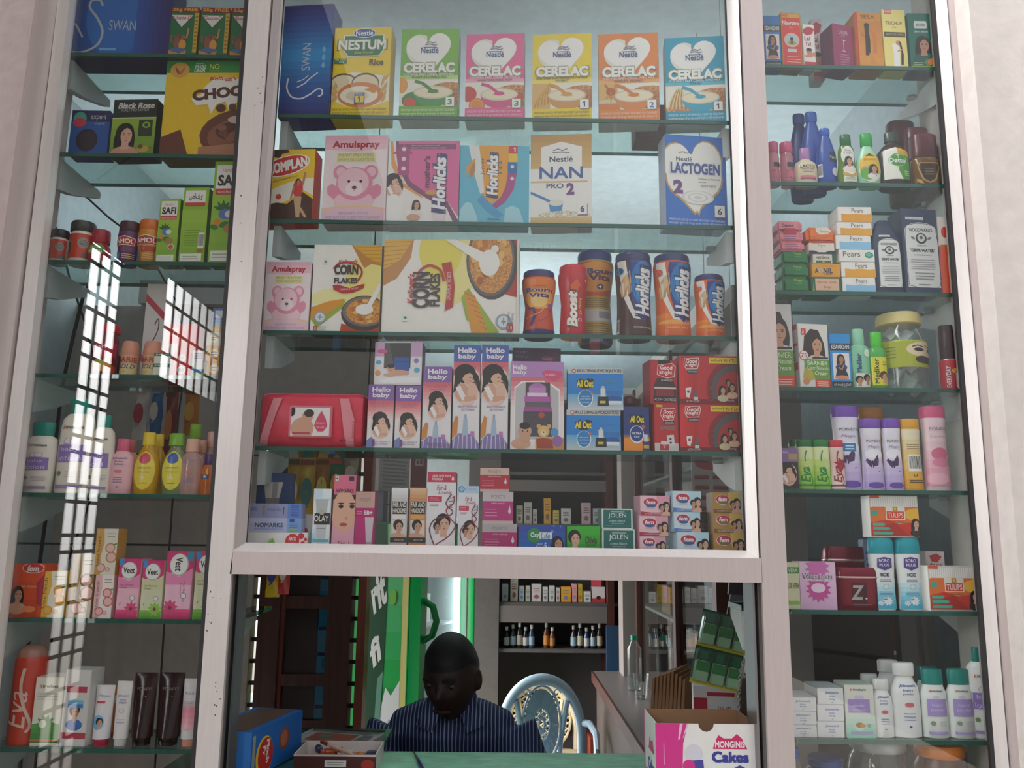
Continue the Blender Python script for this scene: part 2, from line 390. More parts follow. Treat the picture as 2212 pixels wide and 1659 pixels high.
def vbar(mb, a, b, M, Yf=YF, dep=.07, y0=YT, y1=YB):
    q = q4([(xl(a, y1), y1), (xl(b, y1), y1), (xl(b, y0), y0), (xl(a, y0), y0)], Yf)
    mb.hexa(q, shift(q, dep), M)
mb = MB(); mb.box(-3.2, 3.2, -9, 3.8, -.06, 0, mat('8d857c', .7, 0, 'concrete')); struct(mb.build('floor'))
RB = 3.6
mb = MB(); mb.box(-1.75, 1.4, .03, RB+.1, 3.1, 3.16, CEIL); struct(mb.build('ceiling'))
mb = MB(); [mb.box(a, b, RB, RB+.1, c, d, INW) for a, b, c, d in ((-1.75, 1.4, 0, .5), (-1.75, 1.4, 2.1, 3.1), (-.7, 1.4, .5, 2.1), (-1.75, -1.6, .5, 2.1))]; struct(mb.build('wall_back'))
mb = MB(); mb.box(1.3, 1.4, .03, RB, 0, 3.1, INW); struct(mb.build('wall_right'))
mb = MB()                                                             # side wall, open beyond the wooden partition where daylight comes in
mb.box(-1.75, -1.65, .03, 1.5, 0, 3.1, INW); mb.box(-1.75, -1.65, 1.5, RB, 0, .5, INW); mb.box(-1.75, -1.65, 1.5, RB, 2.1, 3.1, INW); mb.box(-1.75, -1.65, 3.5, RB, .5, 2.1, INW)
struct(mb.build('wall_left'))
mb = MB(); mb.box(-1.75, 1.4, -.03, .03, 2.9, 3.16, INW); struct(mb.build('wall_front'))
# plaster piers on both sides of the shop front
mb = MB(); vbar(mb, (-700, -850), (76, -150), PINK, -.05, .2); struct(mb.build('wall_pier_left'))
mb = MB(); vbar(mb, (2092, 2240), (2900, 3100), PLAST, -.10, .25); struct(mb.build('wall_pier_right'))
mb = MB(); vbar(mb, (76, -150), (119, -90), ALU, -.045, .09); struct(mb.build('trim_1'))
mb = MB(); vbar(mb, (2050, 2187), (2092, 2240), ALU, -.045, .09); struct(mb.build('trim_2'))
mb = MB(); vbar(mb, (537, 421), (585, 471), ALUW, -.04, .09); vbar(mb, (585, 471), (590, 476), mat('6f6765', .5), -.03, .07); struct(mb.build('trim_3'))
mb = MB(); vbar(mb, (1600, 1661), (1646, 1719), ALU, -.04, .09); vbar(mb, (1596, 1656), (1600, 1661), mat('6f6765', .5), -.03, .07); struct(mb.build('trim_4'))
q = q4([(496, 1240), (1647, 1259), (1645, 1206), (503, 1191)], -.04); mb = MB(); mb.hexa(q, shift(q, .09), ALU); struct(mb.build('trim_5'))
# lower jambs of the counter opening with their sliding tracks
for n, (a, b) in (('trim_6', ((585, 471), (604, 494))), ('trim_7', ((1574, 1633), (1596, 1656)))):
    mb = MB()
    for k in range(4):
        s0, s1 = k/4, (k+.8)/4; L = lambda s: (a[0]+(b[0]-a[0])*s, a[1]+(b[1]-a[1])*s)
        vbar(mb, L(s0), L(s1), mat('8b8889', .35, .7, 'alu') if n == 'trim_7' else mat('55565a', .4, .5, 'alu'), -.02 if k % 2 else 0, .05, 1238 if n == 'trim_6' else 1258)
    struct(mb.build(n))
def pane(root, a, b, y0a, y0b, y1a, y1b, Y):
    q = q4([(xl(a, y1a), y1a), (xl(b, y1b), y1b), (xl(b, y0b), y0b), (xl(a, y0a), y0a)], Y)
    mb = MB(); mb.hexa(q, shift(q, .005), PANE()); return mb.build('glass_pane', root)
# window_1, the narrow pane, window_2 the wide sash, window_3 the other narrow pane
w1 = MB(); vbar(w1, (119, -90), (125, -72), mat('8d8482', .5), -.03, .02); vbar(w1, (125, -72), (150, -37), ALUW, YF, .03)
w1 = struct(w1.build('window_1'))
mb = MB(); vbar(mb, (150, -37), (154, -33), GASK, -.022, .009); vbar(mb, (528, 412), (537, 421), GASK, -.022, .009); mb.build('gasket', w1)
pane(w1, (152, -35), (530, 414), YT, YT, YB, YB, -.012)
w3 = MB(); vbar(w3, (2020, 2151), (2045, 2180), ALUW, [-.024, -.04, -.04, -.024], .012); vbar(w3, (2045, 2180), (2050, 2187), mat('8d8482', .5), -.025, .06)
w3 = struct(w3.build('window_3'))
mb = MB(); vbar(mb, (2012, 2142), (2020, 2151), GASK, -.024, .009); mb.build('gasket', w3)
pane(w3, (1643, 1716), (2016, 2146), YT, YT, YB, YB, -.012)
lo, li, ro_, ri = (590, 463), (612, 498), (1595, 1656), (1569, 1630)
mb = MB()
yl, yr, yli, yri = 1191, 1206, 1172, 1189
Yo, Yi = -.038, -.014
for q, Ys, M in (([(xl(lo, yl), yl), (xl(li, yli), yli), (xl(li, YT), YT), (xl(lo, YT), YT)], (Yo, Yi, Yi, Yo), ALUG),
              ([(xl(ri, yri), yri), (xl(ro_, yr), yr), (xl(ro_, YT), YT), (xl(ri, YT), YT)], (Yi, Yo, Yo, Yi), mat('e2dedb', .3, .35, 'alu')),  # bevel facing the daylight; its glare is put into a brighter aluminium colour
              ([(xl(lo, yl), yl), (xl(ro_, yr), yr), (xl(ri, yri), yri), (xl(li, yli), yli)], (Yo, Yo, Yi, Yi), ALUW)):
    q = q4(q, Ys); b = [Vector((p.x, -.002, p.z)) for p in q]; mb.hexa(q, b, M)
w2 = struct(mb.build('window_2'))
mb = MB(); vbar(mb, (610, 496), (613, 499), GASK, -.0135, .005, YT, 1176); vbar(mb, (1566, 1627), (1570, 1631), GASK, -.0135, .005, YT, 1189); mb.build('gasket', w2)
pane(w2, (611, 497), (1569, 1630), YT, YT, 1174, 1190, -.008)
# dirt specks on the white upright
mb = MB(); random.seed(7)
for i in range(46):
    c = random.choice(((515, 470), (520, 1070), (560, 200), (505, 250), (470, 1500), (455, 1300))); px, py = random.gauss(c[0], 9), random.gauss(c[1], 40)
    lo_, hi_ = xl((539, 423), py), xl((583, 469), py)
    if not lo_ < px < hi_: continue
    s = random.uniform(.6, 1.9); p = [U(px+s*math.cos(k*1.05)*random.uniform(.6, 1.2), py+s*1.5*math.sin(k*1.05)*random.uniform(.6, 1.2), -.0403) for k in range(6)]
    mb.add(p[::-1], [tuple(range(6))], mat('5d4b45', .8))
o = mb.build('dirt_specks', bpy.data.objects['trim_3'])
# ------------------------------------------------------------------ the porch outside: side wall with barred window, reflected in the panes
mb = MB(); DK = mat('3b2b25', .8, 0, 'wood'); XW = -1.62
Y0, Y1, Z0, Z1 = -1.60, -1.33, .35, 2.62
Y2, Y3, Z2, Z3 = -2.95, -2.05, 2.2, 2.72
for y0, y1, z0, z1 in ((-8.5, Y2, 0, 6), (Y2, Y3, 0, Z2), (Y2, Y3, Z3, 6), (Y3, Y0, 0, 6), (Y0, Y1, 0, Z0), (Y0, Y1, Z1, 6), (Y1, -.15, 0, 6)):
    mb.box(XW-.015, XW, y0, y1, z0, z1, mat('6e6662', .8, 0, 'plaster'))
struct(mb.build('wall_porch'))  # wall stretched in height and length to hold back the bright sky
def grille(name, y0, y1, z0, z1, nv, pat, label):
    r = empty(name, (XW-.0075, (y0+y1)/2, z0)); tag(r, label, 'window grille'); 
    for k in range(nv+1):
        y = y0+(y1-y0)*k/nv; m_ = MB(); m_.box(-.002, .002, y-(y0+y1)/2-.011, y-(y0+y1)/2+.011, 0, z1-z0, DK); m_.build('upright_bar', r)
    z, i = 0, 0
    while z < z1-z0:
        m_ = MB(); m_.box(-.002, .002, (y0-y1)/2, (y1-y0)/2, z, z+.014, DK); m_.build('cross_bar', r); z += pat[i % len(pat)]; i += 1
grille('window_grille', Y0, Y1, Z0, Z1, 3, (.125, .062), 'tall dark grille in the side wall outside, seen mirrored in the narrow pane')
grille('window_grille', Y2, Y3, Z2, Z3, 8, (.125, .125), 'wide high grille in the side wall outside, mirrored beside the tall one')
mb = MB(); random.seed(3)
for k in range(9):
    y = -1.72-.13*k; mb.box(XW+.0005, XW+.03, y-.05*random.uniform(.4, 1), y, 0, 1.65, mat(random.choice(('8a5a3a', '6b4530', '9a6a48', '4a3328')), .6, 0, 'wood'))
tag(mb.build('plank_screen'), 'brown plank screen on the porch wall, mirrored in the narrow pane', 'screen')
# ------------------------------------------------------------------ glass shelves and their brackets
EDGE = glassmat('shelf_edge_glass', (.10, .22, .19), .75, '35675c')
SY0, SY1, TH = .03, .205, .009
def shelf(key, xa, xb, ya, yb, label, grp, e0, e1):
    """front top edge from (xa, ya) to (xb, yb) in the photograph"""
    z = (U(xa, ya, SY0).z+U(xb, yb, SY0).z)/2; SH[key] = z
    xm = (e0+e1)/2; r = empty('glass_shelf', (xm, SY0, z-TH)); tag(r, label, 'shelf', grp)
    m_ = MB(); G = SHELFG(); a, b = e0-xm, e1-xm
    m_.add([(a, 0.004, 0), (b, 0.004, 0), (b, SY1-SY0, 0), (a, SY1-SY0, 0)], [(3, 2, 1, 0)], G); m_.add([(a, 0.004, TH), (b, 0.004, TH), (b, SY1-SY0, TH), (a, SY1-SY0, TH)], [(0, 1, 2, 3)], G)
    m_.add([(a, SY1-SY0, 0), (b, SY1-SY0, 0), (b, SY1-SY0, TH), (a, SY1-SY0, TH)], [(3, 2, 1, 0)], EDGE)
    m_.build('shelf_sheet', r)
    m_ = MB(); m_.box(a, b, 0, .004, 0, TH, EDGE); o = m_.build('polished_edge', r); o['label'] = 'dark green front edge'
    return z
LX = lambda x: U(x, 800, .05).x
e1, e2, e3, e4 = U(60, 800, .05).x, U(486, 800, .05).x, U(568, 800, .05).x, U(1592, 800, .05).x
e5, e6 = U(1678, 800, .05).x, U(2098, 800, .05).x
ordn = ('top', 'second', 'third', 'fourth', 'fifth', 'sixth', 'seventh', 'eighth')
for i, (a, b) in enumerate(((110, 121), (328, 335), (560, 568), (807, 812), (1064, 1070), (1335, 1340), (1614, 1622))):
    shelf('L%d' % (i+1), 130, 500, a, b, 'green-edged glass shelf, %s from the top behind the grille-mirroring narrow pane' % ordn[i], 'glass shelves of the narrow window with the grille reflection', e1, e2)
for i, (a, b) in enumerate(((247, 259), (474, 486), (714, 726), (964, 976), (1184, 1201))):
    shelf('C%d' % (i+1), 590, 1585, a, b, 'wide green-edged glass shelf, %s from the top in the middle window' % (ordn[i] if i < 4 else 'lowest and fifth'), 'glass shelves of the wide middle window', e3, e4)
for i, (a, b) in enumerate(((138, 146), (391, 399), (624, 636), (833, 841), (1053, 1063), (1314, 1324), (1592, 1604), (1792, 1804))):
    shelf('R%d' % (i+1), 1680, 2080, a, b, 'green-edged glass shelf, %s from the top in the window beside the plaster wall' % ordn[i], 'glass shelves of the narrow window by the plaster wall', e5, e6)
BRK = mat('d9dcda', .5)
def bracket(x, key, label, w=.018, M=BRK):
    z = SH[key]-TH; m_ = MB()
    m_.add([(s, y, zz) for s in (-w/2, w/2) for y, zz in ((.05, 0), (.24, 0), (.24, -.018), (.12, -.06), (.05, -.075))], [(4, 3, 2, 1, 0), (5, 6, 7, 8, 9)]+[(k, (k+1) % 5, 5+(k+1) % 5, 5+k) for k in range(5)], M)
    r = m_.build('shelf_bracket', loc=(x, 0, z-.0005)); tag(r, label, 'shelf bracket', 'white shelf brackets')
    m_ = MB(); m_.loft([(0, .006, .006), (.003, .005, .005)], mat('8f9290', .3, .8), n=10); s_ = m_.build('clamp_screw', r); s_.location = (0, .2, -.022); 
    m_ = MB(); m_.loft([(-.006, .012, .012), (0, .012, .012)], mat('aeb8b6', .4), n=14); s_ = m_.build('rubber_pad', r, loc=(-.02, .15, -.001))
for i in range(1, 8): bracket(e6-.014, 'R%d' % i, 'white bracket under the %s shelf on the plaster wall side' % ordn[i-1])
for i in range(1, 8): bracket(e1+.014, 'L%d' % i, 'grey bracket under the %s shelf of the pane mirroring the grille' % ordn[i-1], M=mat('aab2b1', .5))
for i in range(1, 5):
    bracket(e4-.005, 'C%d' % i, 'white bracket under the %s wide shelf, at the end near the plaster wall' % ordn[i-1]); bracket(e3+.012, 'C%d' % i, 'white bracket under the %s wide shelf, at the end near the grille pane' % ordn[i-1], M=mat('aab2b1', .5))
# ================================================================== inside the shop
def at(x, y, Y): return U(x, y, Y)
DWALL = mat('6f6a68', .8, 0, 'plaster'); GRY = mat('8d8a88', .6, 0, 'plaster'); BLK = mat('17161a', .4)
CZ = at(1106, 1625, .42).z
GRN = mat('9ad8b8', .35, 0, 'marble')
def slab(name, x0, x1, y0, y1, z0, z1, M, parent=None, bevel=0, loc=None):
    m_ = MB(); cx, cy = (x0+x1)/2, (y0+y1)/2
    m_.box(x0-cx, x1-cx, y0-cy, y1-cy, 0, z1-z0, M); return m_.build(name, parent, (cx, cy, z0) if loc is None else loc, 0, bevel)
# counter
ct = empty('shop_counter', (0, .2, 0)); tag(ct, 'shop counter with a green mottled top in front of the seated man', 'counter')
def part(root, name, x0, x1, y0, y1, z0, z1, M, bevel=0):
    o = slab(name, x0, x1, y0, y1, z0, z1, M, None, bevel); o.parent = root; o.location = Vector(o.location)-Vector(root.location); return o
part(ct, 'counter_top', -.30, .60, -.08, .42, CZ-.03, CZ, GRN, .003)
part(ct, 'front_panel', -.64, .64, .0, .03, 0, CZ-.031, mat('b9b2ac', .6))
part(ct, 'side_panel', .60, .64, .031, .41, 0, CZ-.031, mat('b9b2ac', .6)); part(ct, 'inner_shelf', -.28, .6, .05, .40, .55, .57, mat('6a5a4c', .6, 0, 'wood'))
gc = empty('glass_counter', (-.52, .35, 0)); tag(gc, 'low glass-topped display counter carrying the newspaper and sweet tray', 'counter')
part(gc, 'glass_top', -.78, -.31, .031, .66, CZ-.008, CZ-.002, mat('3f6a58', .05)); part(gc, 'metal_rim', -.318, -.303, .04, .66, CZ-.01, CZ+.0003, mat('4f8a70', .35, .3)); part(gc, 'rear_rim', -.78, -.319, .64, .66, CZ-.04, CZ+.0003, mat('23282a', .4))
part(gc, 'cabinet_base', -.77, -.37, .04, .58, 0, CZ-.009, mat('4a4f4c', .5))
# ---- partition with wooden windows
WY = 1.3
pt = MB(); zt = 2.35
def col(mb, xa, xb, z0, z1, M, Y=WY, d=.06):
    a, b = at(xa, 1400, Y).x, at(xb, 1400, Y).x; mb.box(a, b, Y, Y+d, z0, z1, M)
DRK = mat('b8b0aa', .8, 0, 'plaster')
col(pt, 80, 538, 0, zt, DRK); col(pt, 538, 787, 0, .62, DRK); col(pt, 538, 787, 2.0, zt, DRK)
struct(pt.build('wall_partition'))
wf = MB()
for xa, xb, M in ((553, 600, WOOD), (716, 754, WOOD), (769, 787, WOODR)): col(wf, xa, xb, .62, 2.0, M, WY-.03, .09)  # last post is a brighter red wood, its lit look put into the colour
wf = struct(wf.build('window_4'))
for xa, xb, nm in ((538, 553, 'barred_gap'), (754, 769, 'barred_gap')):
    a, b = at(xa, 1400, WY).x, at(xb, 1400, WY).x; m_ = MB()
    for k in range(18): m_.box(a-.005, b+.005, WY+.02, WY+.032, .66+.075*k, .674+.075*k, mat('2a2022', .6))
    m_.build('cross_bars_grille', wf)
a, b = at(600, 1400, WY).x, at(716, 1400, WY).x; zs = [at(650, y, WY).z for y in (1555, 1545, 1475, 1462, 1308, 1293)]
m_ = MB(); m_.box(a, a+.02, WY-.01, WY+.03, .62, 2.0, WOODR); m_.box(b-.02, b, WY-.01, WY+.03, .62, 2.0, WOOD)
for z0, z1 in ((.62, zs[0]), (zs[2]-.01, zs[3]+.01), (zs[4]-.01, zs[5]+.01), (1.94, 2.0)): m_.box(a+.02, b-.02, WY-.008, WY+.028, z0, z1, WOOD)
m_.build('shutter_frame', wf)
m_ = MB(); m_.box(a+.02, b-.055, WY+.01, WY+.016, .62, 1.98, mat('332f30', .12)); m_.build('dark_pane', wf)
m_ = MB(); m_.box(b-.055, b-.02, WY+.01, WY+.016, .62, 1.98, glassmat('blue_reflection_glass', (.16, .26, .5))); m_.build('blue_reflection_pane', wf)  # blue tint painted in for a window reflected in the shutter glass
m_ = MB()
for k in range(14): m_.box(b-.055, b-.02, WY+.03, WY+.045, .7+.09*k, .712+.09*k, mat('2a2022', .6))
m_.build('reflection_bars_grille', wf)
# ---- drinks cooler with a printed side
FA = at(881, 1400, 1.45); FA = Vector((FA.x, 1.45, 0)); FH = at(881, 1127, 1.45).z; ang = math.radians(22)
fr = empty('drinks_cooler', FA, -(math.pi/2-ang)+math.pi/2*0); fr.rotation_euler.z = math.radians(90-22)
tag(fr, 'green upright drinks cooler with a glass door and a soft drink picture on its side', 'drinks cooler')
# local: +x runs along the front face away from the near corner, +y runs along the printed side; front face at y = 0 faces -y
FW, FD = .55, .6; G1 = mat('10a552', .25); G2 = mat('0f6a3c', .3); INS = mat('c9d6d4', .4)
def fpart(nm, x0, x1, y0, y1, z0, z1, M, par=None):
    m_ = MB(); m_.box(x0, x1, y0, y1, z0, z1, M); return m_.build(nm, par or fr)
m_ = MB()
for b_ in ((0, .025, .0, FD, .08, FH), (FW-.025, FW, 0, FD, .08, FH), (.025, FW-.025, FD-.03, FD, .08, FH), (.025, FW-.025, 0, FD-.03, FH-.12, FH), (.025, FW-.025, 0, FD-.03, .08, .22)): m_.box(*b_, G2)
m_.build('cooler_body', fr)
m_ = MB(); m_.box(.026, FW-.026, FD-.04, FD-.031, .221, FH-.121, INS); m_.box(.026, .03, .05, FD-.041, .221, FH-.121, INS); m_.box(FW-.03, FW-.026, .05, FD-.041, .221, FH-.121, INS); m_.build('inner_lining', fr)
dr = fpart('door', 0, .05, -.05, -.002, .1, FH-.02, G1); fpart('door_frame', FW-.018, FW, -.03, -.002, .1, FH-.02, G1, dr); fpart('door_rail', .05, FW-.04, -.05, -.002, FH-.1, FH-.02, G1, dr); fpart('door_rail', .05, FW-.04, -.05, -.002, .1, .2, G1, dr)
fpart('door_glass', .05, FW-.04, -.03, -.024, .2, FH-.1, PANE(), dr)
z0, z1 = at(895, 1385, 1.45).z, at(895, 1298, 1.45).z
m_ = MB(); m_.tube([(.03, -.05, z0), (.03, -.085, z0+.02), (.035, -.1, (z0+z1)/2), (.03, -.085, z1-.02), (.03, -.05, z1)], .013, mat('0d8a3f', .25), 10); m_.build('door_handle', dr)
for z in (.45, .68, .9, 1.12, 1.32):
    if z < FH-.13: fpart('wire_shelf', .03, FW-.03, .05, FD-.05, z, z+.008, mat('dfe6e6', .3))
m_ = MB(); m_.tube([(FW-.06, .03, .3), (FW-.06, .03, FH-.14)], .014, emit('cool_tube_glow', (.82, .95, 1), 9), 12); m_.build('tube_light', fr)
for z in (0, ):
    for x, y in ((.05, .05), (FW-.05, .05), (.05, FD-.05), (FW-.05, FD-.05)): fpart('foot', x-.02, x+.02, y-.02, y+.02, 0, .08, BLK)
A = Art(FD, FH-.1)
A.R(0, 0, 1, 1, '0fa04c')
A.R(.90, 0, .985, 1, 'e2e08a'); A.G(.62, .0, .9, .42, '8fd8a0', '12b050', 6); A.P([(.62, .5), (.7, .42), (.78, .44), (.9, .4), (.9, 1), (.45, 1), (.5, .8), (.62, .68)], 'e9f2f0'); rnd = random.Random(6)
for k in range(24): A.C(.52+.36*rnd.random(), .5+.45*rnd.random(), .004+.006*rnd.random(), ('b9c9c8', 'd9e6e6')[k % 2])
A.cur = 'bottle_picture'; A.P([(.3, 0), (.64, 0), (.68, .2), (.66, .4), (.6, .55), (.62, .72), (.56, .9), (.45, 1), (.2, 1)], '0b4a2c'); A.P([(.58, .4), (.66, .38), (.62, .6), (.6, .8), (.5, .95), (.52, .7)], '5f9a84')
for k in range(16): A.C(.5+.1*rnd.random(), .62+.32*rnd.random(), .007, '2a7a58')
A.cur = None
A.T('rit', .55, .18, .22, .09, 'e6eee8', 0, .05, .1, 25); A.T('fi', .54, .33, .16, .07, 'e6eee8', 0, .04, .1, 30); A.T('o', .56, .1, .08, .03, 'e6eee8', 0, .05); A.L([(.48, .09), (.56, .06), (.62, .09)], .012, 'd9d03a'); A.C(.77, .19, .02, '7ac84a')
A.el = [([(1-(1-x)*.5, y) for x, y in e[0]],)+e[1:] for e in A.el]; A.el.insert(0, ([(0, 1), (1, 1), (1, 0), (0, 0)], [(0, 1, 2, 3)], '0d7a3c', 'printed_panel', .25, 0, 'ink'))
# side face is x = 0, seen from -x: u runs from the far end (y = FD) to the near corner (y = 0)
lay(A, lambda u, v, t: Vector((-t, FD*(1-u), .09+v*(FH-.1))), fr)
Mw = fr.matrix_basis.copy(); Mw = Matrix.Translation(FA) @ Matrix.Rotation(fr.rotation_euler.z, 4, 'Z')
def infr(x, y, z): return Mw @ Vector((x, y, z))
def boxat(name, label, cat, p, w, d, h, base, art=None, rz=0, group=None, side=None):
    m_ = MB(); m_.box(-w/2, w/2, -d/2, d/2, 0, h, mat(base, .5, 0, 'board'), mat(side or base, .5, 0, 'board')); o = m_.build(name, loc=p, rz=rz, bevel=.001); tag(o, label, cat, group)
    if art: a_ = Art(w, h); art(a_); lay(a_, lambda u, v, t: Vector((-w/2+u*w, -d/2-t, v*h)), o)
    return o
fz = fr.rotation_euler.z
for k, (x, zz, lab) in enumerate(((.1, .68+.008, 'lower orange dessert cup behind the cooler handle'), (.185, .68+.008, 'second lower orange dessert cup in the cooler'), (.12, .68+.093, 'upper orange dessert cup stacked in the cooler'))):
    p = infr(x, .12, zz+.0005); o = empty('dessert_cup', p, fz); tag(o, lab, 'dessert cup', 'orange dessert cups in the cooler')
    m_ = MB(); m_.loft([(0, .03, .03), (.075, .038, .038)], mat('d8582c', .4), n=18); m_.loft([(.02, .0335, .0335), (.05, .0364, .0364)], mat('3a4a9a', .4), n=18, capb=False, capt=False); m_.build('cup_body', o)
    m_ = MB(); m_.loft([(.075, .04, .04), (.082, .04, .04)], mat('e6d8d0', .4), n=18); m_.build('lid', o)
for k in range(2):
    boxat('small_carton', 'white and brown carton on the cooler shelf, %s' % ('nearer the handle' if k == 0 else 'nearer the tube light'), 'carton', infr(.12+.07*k, .12, .9085), .06, .04, .13, 'd6d0cc', lambda a: (a.R(.1, .45, .9, .9, '6a3a34'), a.lines(.2, .8, .1, .35, 2, 'a89a94')), fz, 'cartons on the cooler shelf')
for k in range(4): boxat('small_carton', 'orange and white carton on the upper cooler shelf', 'carton', infr(.1+.09*k, .14, 1.1285), .07, .05, .1+.02*(k % 2), ('c8582c', 'd8d2cc')[k % 2], None, fz, 'cartons on the upper cooler shelf')
# goods on top of the cooler
bxs = [('striped_box', 'dark strapped box on the cooler top, nearer the printed side', .10, .12, .16, .12, '4a4a5c'), ('striped_box', 'dark strapped box on the cooler top, farther from the printed side', .30, .12, .16, .12, '4a4a5c')]
for n_, l_, x, y, w, h, c in bxs:
    boxat(n_, l_, 'box', infr(x, y+.1, FH+.0005), w, .16, h, c, lambda a: (a.R(.2, 0, .27, 1, 'b8a888'), a.R(.7, 0, .77, 1, 'b8a888'), a.R(0, .4, 1, .46, '33333f')), fz, 'strapped boxes on the cooler')
def whb(a): a.R(0, 0, .18, 1, 'd8d4d4'); a.C(.08, .3, .05, 'b83a4a'); a.L([(.35, .3), (.45, .2), (.6, .35), (.95, .3)], .06, 'a83a3c'); a.lines(.25, .95, .45, .95, 8, '7a7674', .5)
boxat('medicine_carton', 'white carton with a red squiggle above the strapped boxes', 'carton', infr(.12, .22, FH+.121), .2, .14, .24, '9a9694', whb, fz-.35)
boxat('maroon_box', 'tall maroon box with pale letters above the strapped boxes', 'box', infr(.33, .2, FH+.121), .09, .14, .27, '6a1f24', lambda a: (a.T('BAL', .5, .3, .5, .5, 'a8908c', 90), a.R(.1, .05, .4, .2, 'c8b8a0')), fz-.4)
boxat('maroon_box', 'plain maroon box beside its lettered twin above the cooler', 'box', infr(.47, .36, FH+.0005), .1, .14, .36, '5c1a20', None, fz-.3)
# ---- back cabinet with medicine
BY = 3.1; bc = empty('medicine_cabinet', (.2, BY, 0)); tag(bc, 'grey open-fronted medicine cabinet along the back wall', 'cabinet')
X = lambda x, Y=BY: at(x, 1300, Y).x
Zs = [at(1200, y, BY).z for y in (1403, 1302, 1132, 1020)]
CAB = mat('524c49', .6, 0, 'plaster'); 
part(bc, 'back_panel', X(1010), X(1450), BY+.33, BY+.35, 0, 2.3, mat('4f4c4b', .7))
part(bc, 'cabinet_top', X(1010), X(1450), BY, BY+.33, 2.28, 2.3, CAB); part(bc, 'post', X(1008), X(1078), BY-.02, BY+.32, 0, 2.28, CAB); part(bc, 'post', X(1312), X(1326), BY-.02, BY+.32, 0, 2.3, WOOD); part(bc, 'post', X(1440), X(1456), BY-.02, BY+.32, 0, 2.3, WOOD)
for z in Zs+[.35]: part(bc, 'shelf_board', X(1079), X(1311), BY, BY+.32, z-.018, z, CAB); part(bc, 'shelf_board', X(1327), X(1439), BY, BY+.32, z-.018, z, CAB)
part(bc, 'fascia_panel', X(1079), X(1311), BY-.012, BY-.001, at(1200, 1345, BY).z, at(1200, 1309, BY).z, mat('645c58', .6)); part(bc, 'fascia_panel', X(1079), X(1311), BY-.012, BY-.001, at(1200, 1062, BY).z, at(1200, 1038, BY).z, mat('645c58', .6))
def bkb(r, c, z, art=None, lab='', n='medicine_carton', g='medicine cartons on the back shelves'):
    a, b = at(r[0], 1300, BY+.05).x, at(r[1], 1300, BY+.05).x; h = at(r[0], r[2], BY+.05).z-z
    return boxat(n, lab, 'carton', ((a+b)/2, BY+.1, z+.0005), b-a-.002, .08, h, c, art, 0, g)
med = lambda c: (lambda a: (a.lines(.15, .85, .2, .5, 3, c), a.E(.5, .72, .25, .12, c)))
rowA = ((1084, 1098, 1262, 'bfc0c2', 'white and grey'), (1102, 1119, 1250, 'c9c2b8', 'cream'), (1121, 1133, 1266, 'a9b4b8', 'grey-blue'), (1135, 1146, 1266, 'c2bda8', 'beige'), (1148, 1170, 1262, 'c6c6c6', 'wide white'), (1172, 1184, 1268, 'cabfb4', 'pale tan'), (1186, 1199, 1266, 'c6c4c0', 'off-white'), (1201, 1210, 1270, 'b8b6b4', 'narrow grey'), (1212, 1234, 1268, 'd89a2c', 'orange'), (1236, 1247, 1262, 'd8929c', 'pink'), (1249, 1259, 1262, 'b8a02c', 'mustard'), (1261, 1277, 1278, 'd6cfc6', 'low white'), (1279, 1308, 1268, 'd6cccc', 'white with a red foot'))
for k, (a, b, y, c, d) in enumerate(rowA):
    bkb((a, b, y), c, Zs[1], med(('8a8a94', 'a85a4c', '6a7a94')[k % 3]) if k != 12 else (lambda a: (a.R(0, .75, 1, 1, 'b83a3c'), a.E(.5, .7, .18, .12, '3a2422'))), '%s medicine carton standing on the middle back shelf' % d)
for a, b, y, c in ((1103, 1120, 1236, 'b84a44'), (1280, 1300, 1240, 'c84a54')):
    src = 1250 if a < 1200 else 1268; zb = at(a, src, BY+.05).z+.001; bkb((a, b, y), c, zb, None, 'red carton stacked on the %s on the middle back shelf' % ('cream carton' if a < 1200 else 'white carton with a red foot'))
rowB = ((1113, 1128, 1092, 'c8c0ac', 'ivory'), (1130, 1148, 1085, 'c2b8b4', 'pinkish'), (1150, 1160, 1100, 'b8b8b8', 'grey'), (1174, 1190, 1076, 'd09a3c', 'amber'), (1194, 1208, 1102, 'c8b060', 'straw'), (1212, 1234, 1098, 'c6c2c0', 'white'), (1258, 1278, 1086, 'c4a8ac', 'rose'), (1282, 1304, 1098, 'aeb4b4', 'pale grey'))
for a, b, y, c, d in rowB: bkb((a, b, y), c, Zs[2], med('7a6a64'), '%s medicine carton on the back shelf seen under the lowest goods' % d, g='medicine cartons on the upper back shelf')
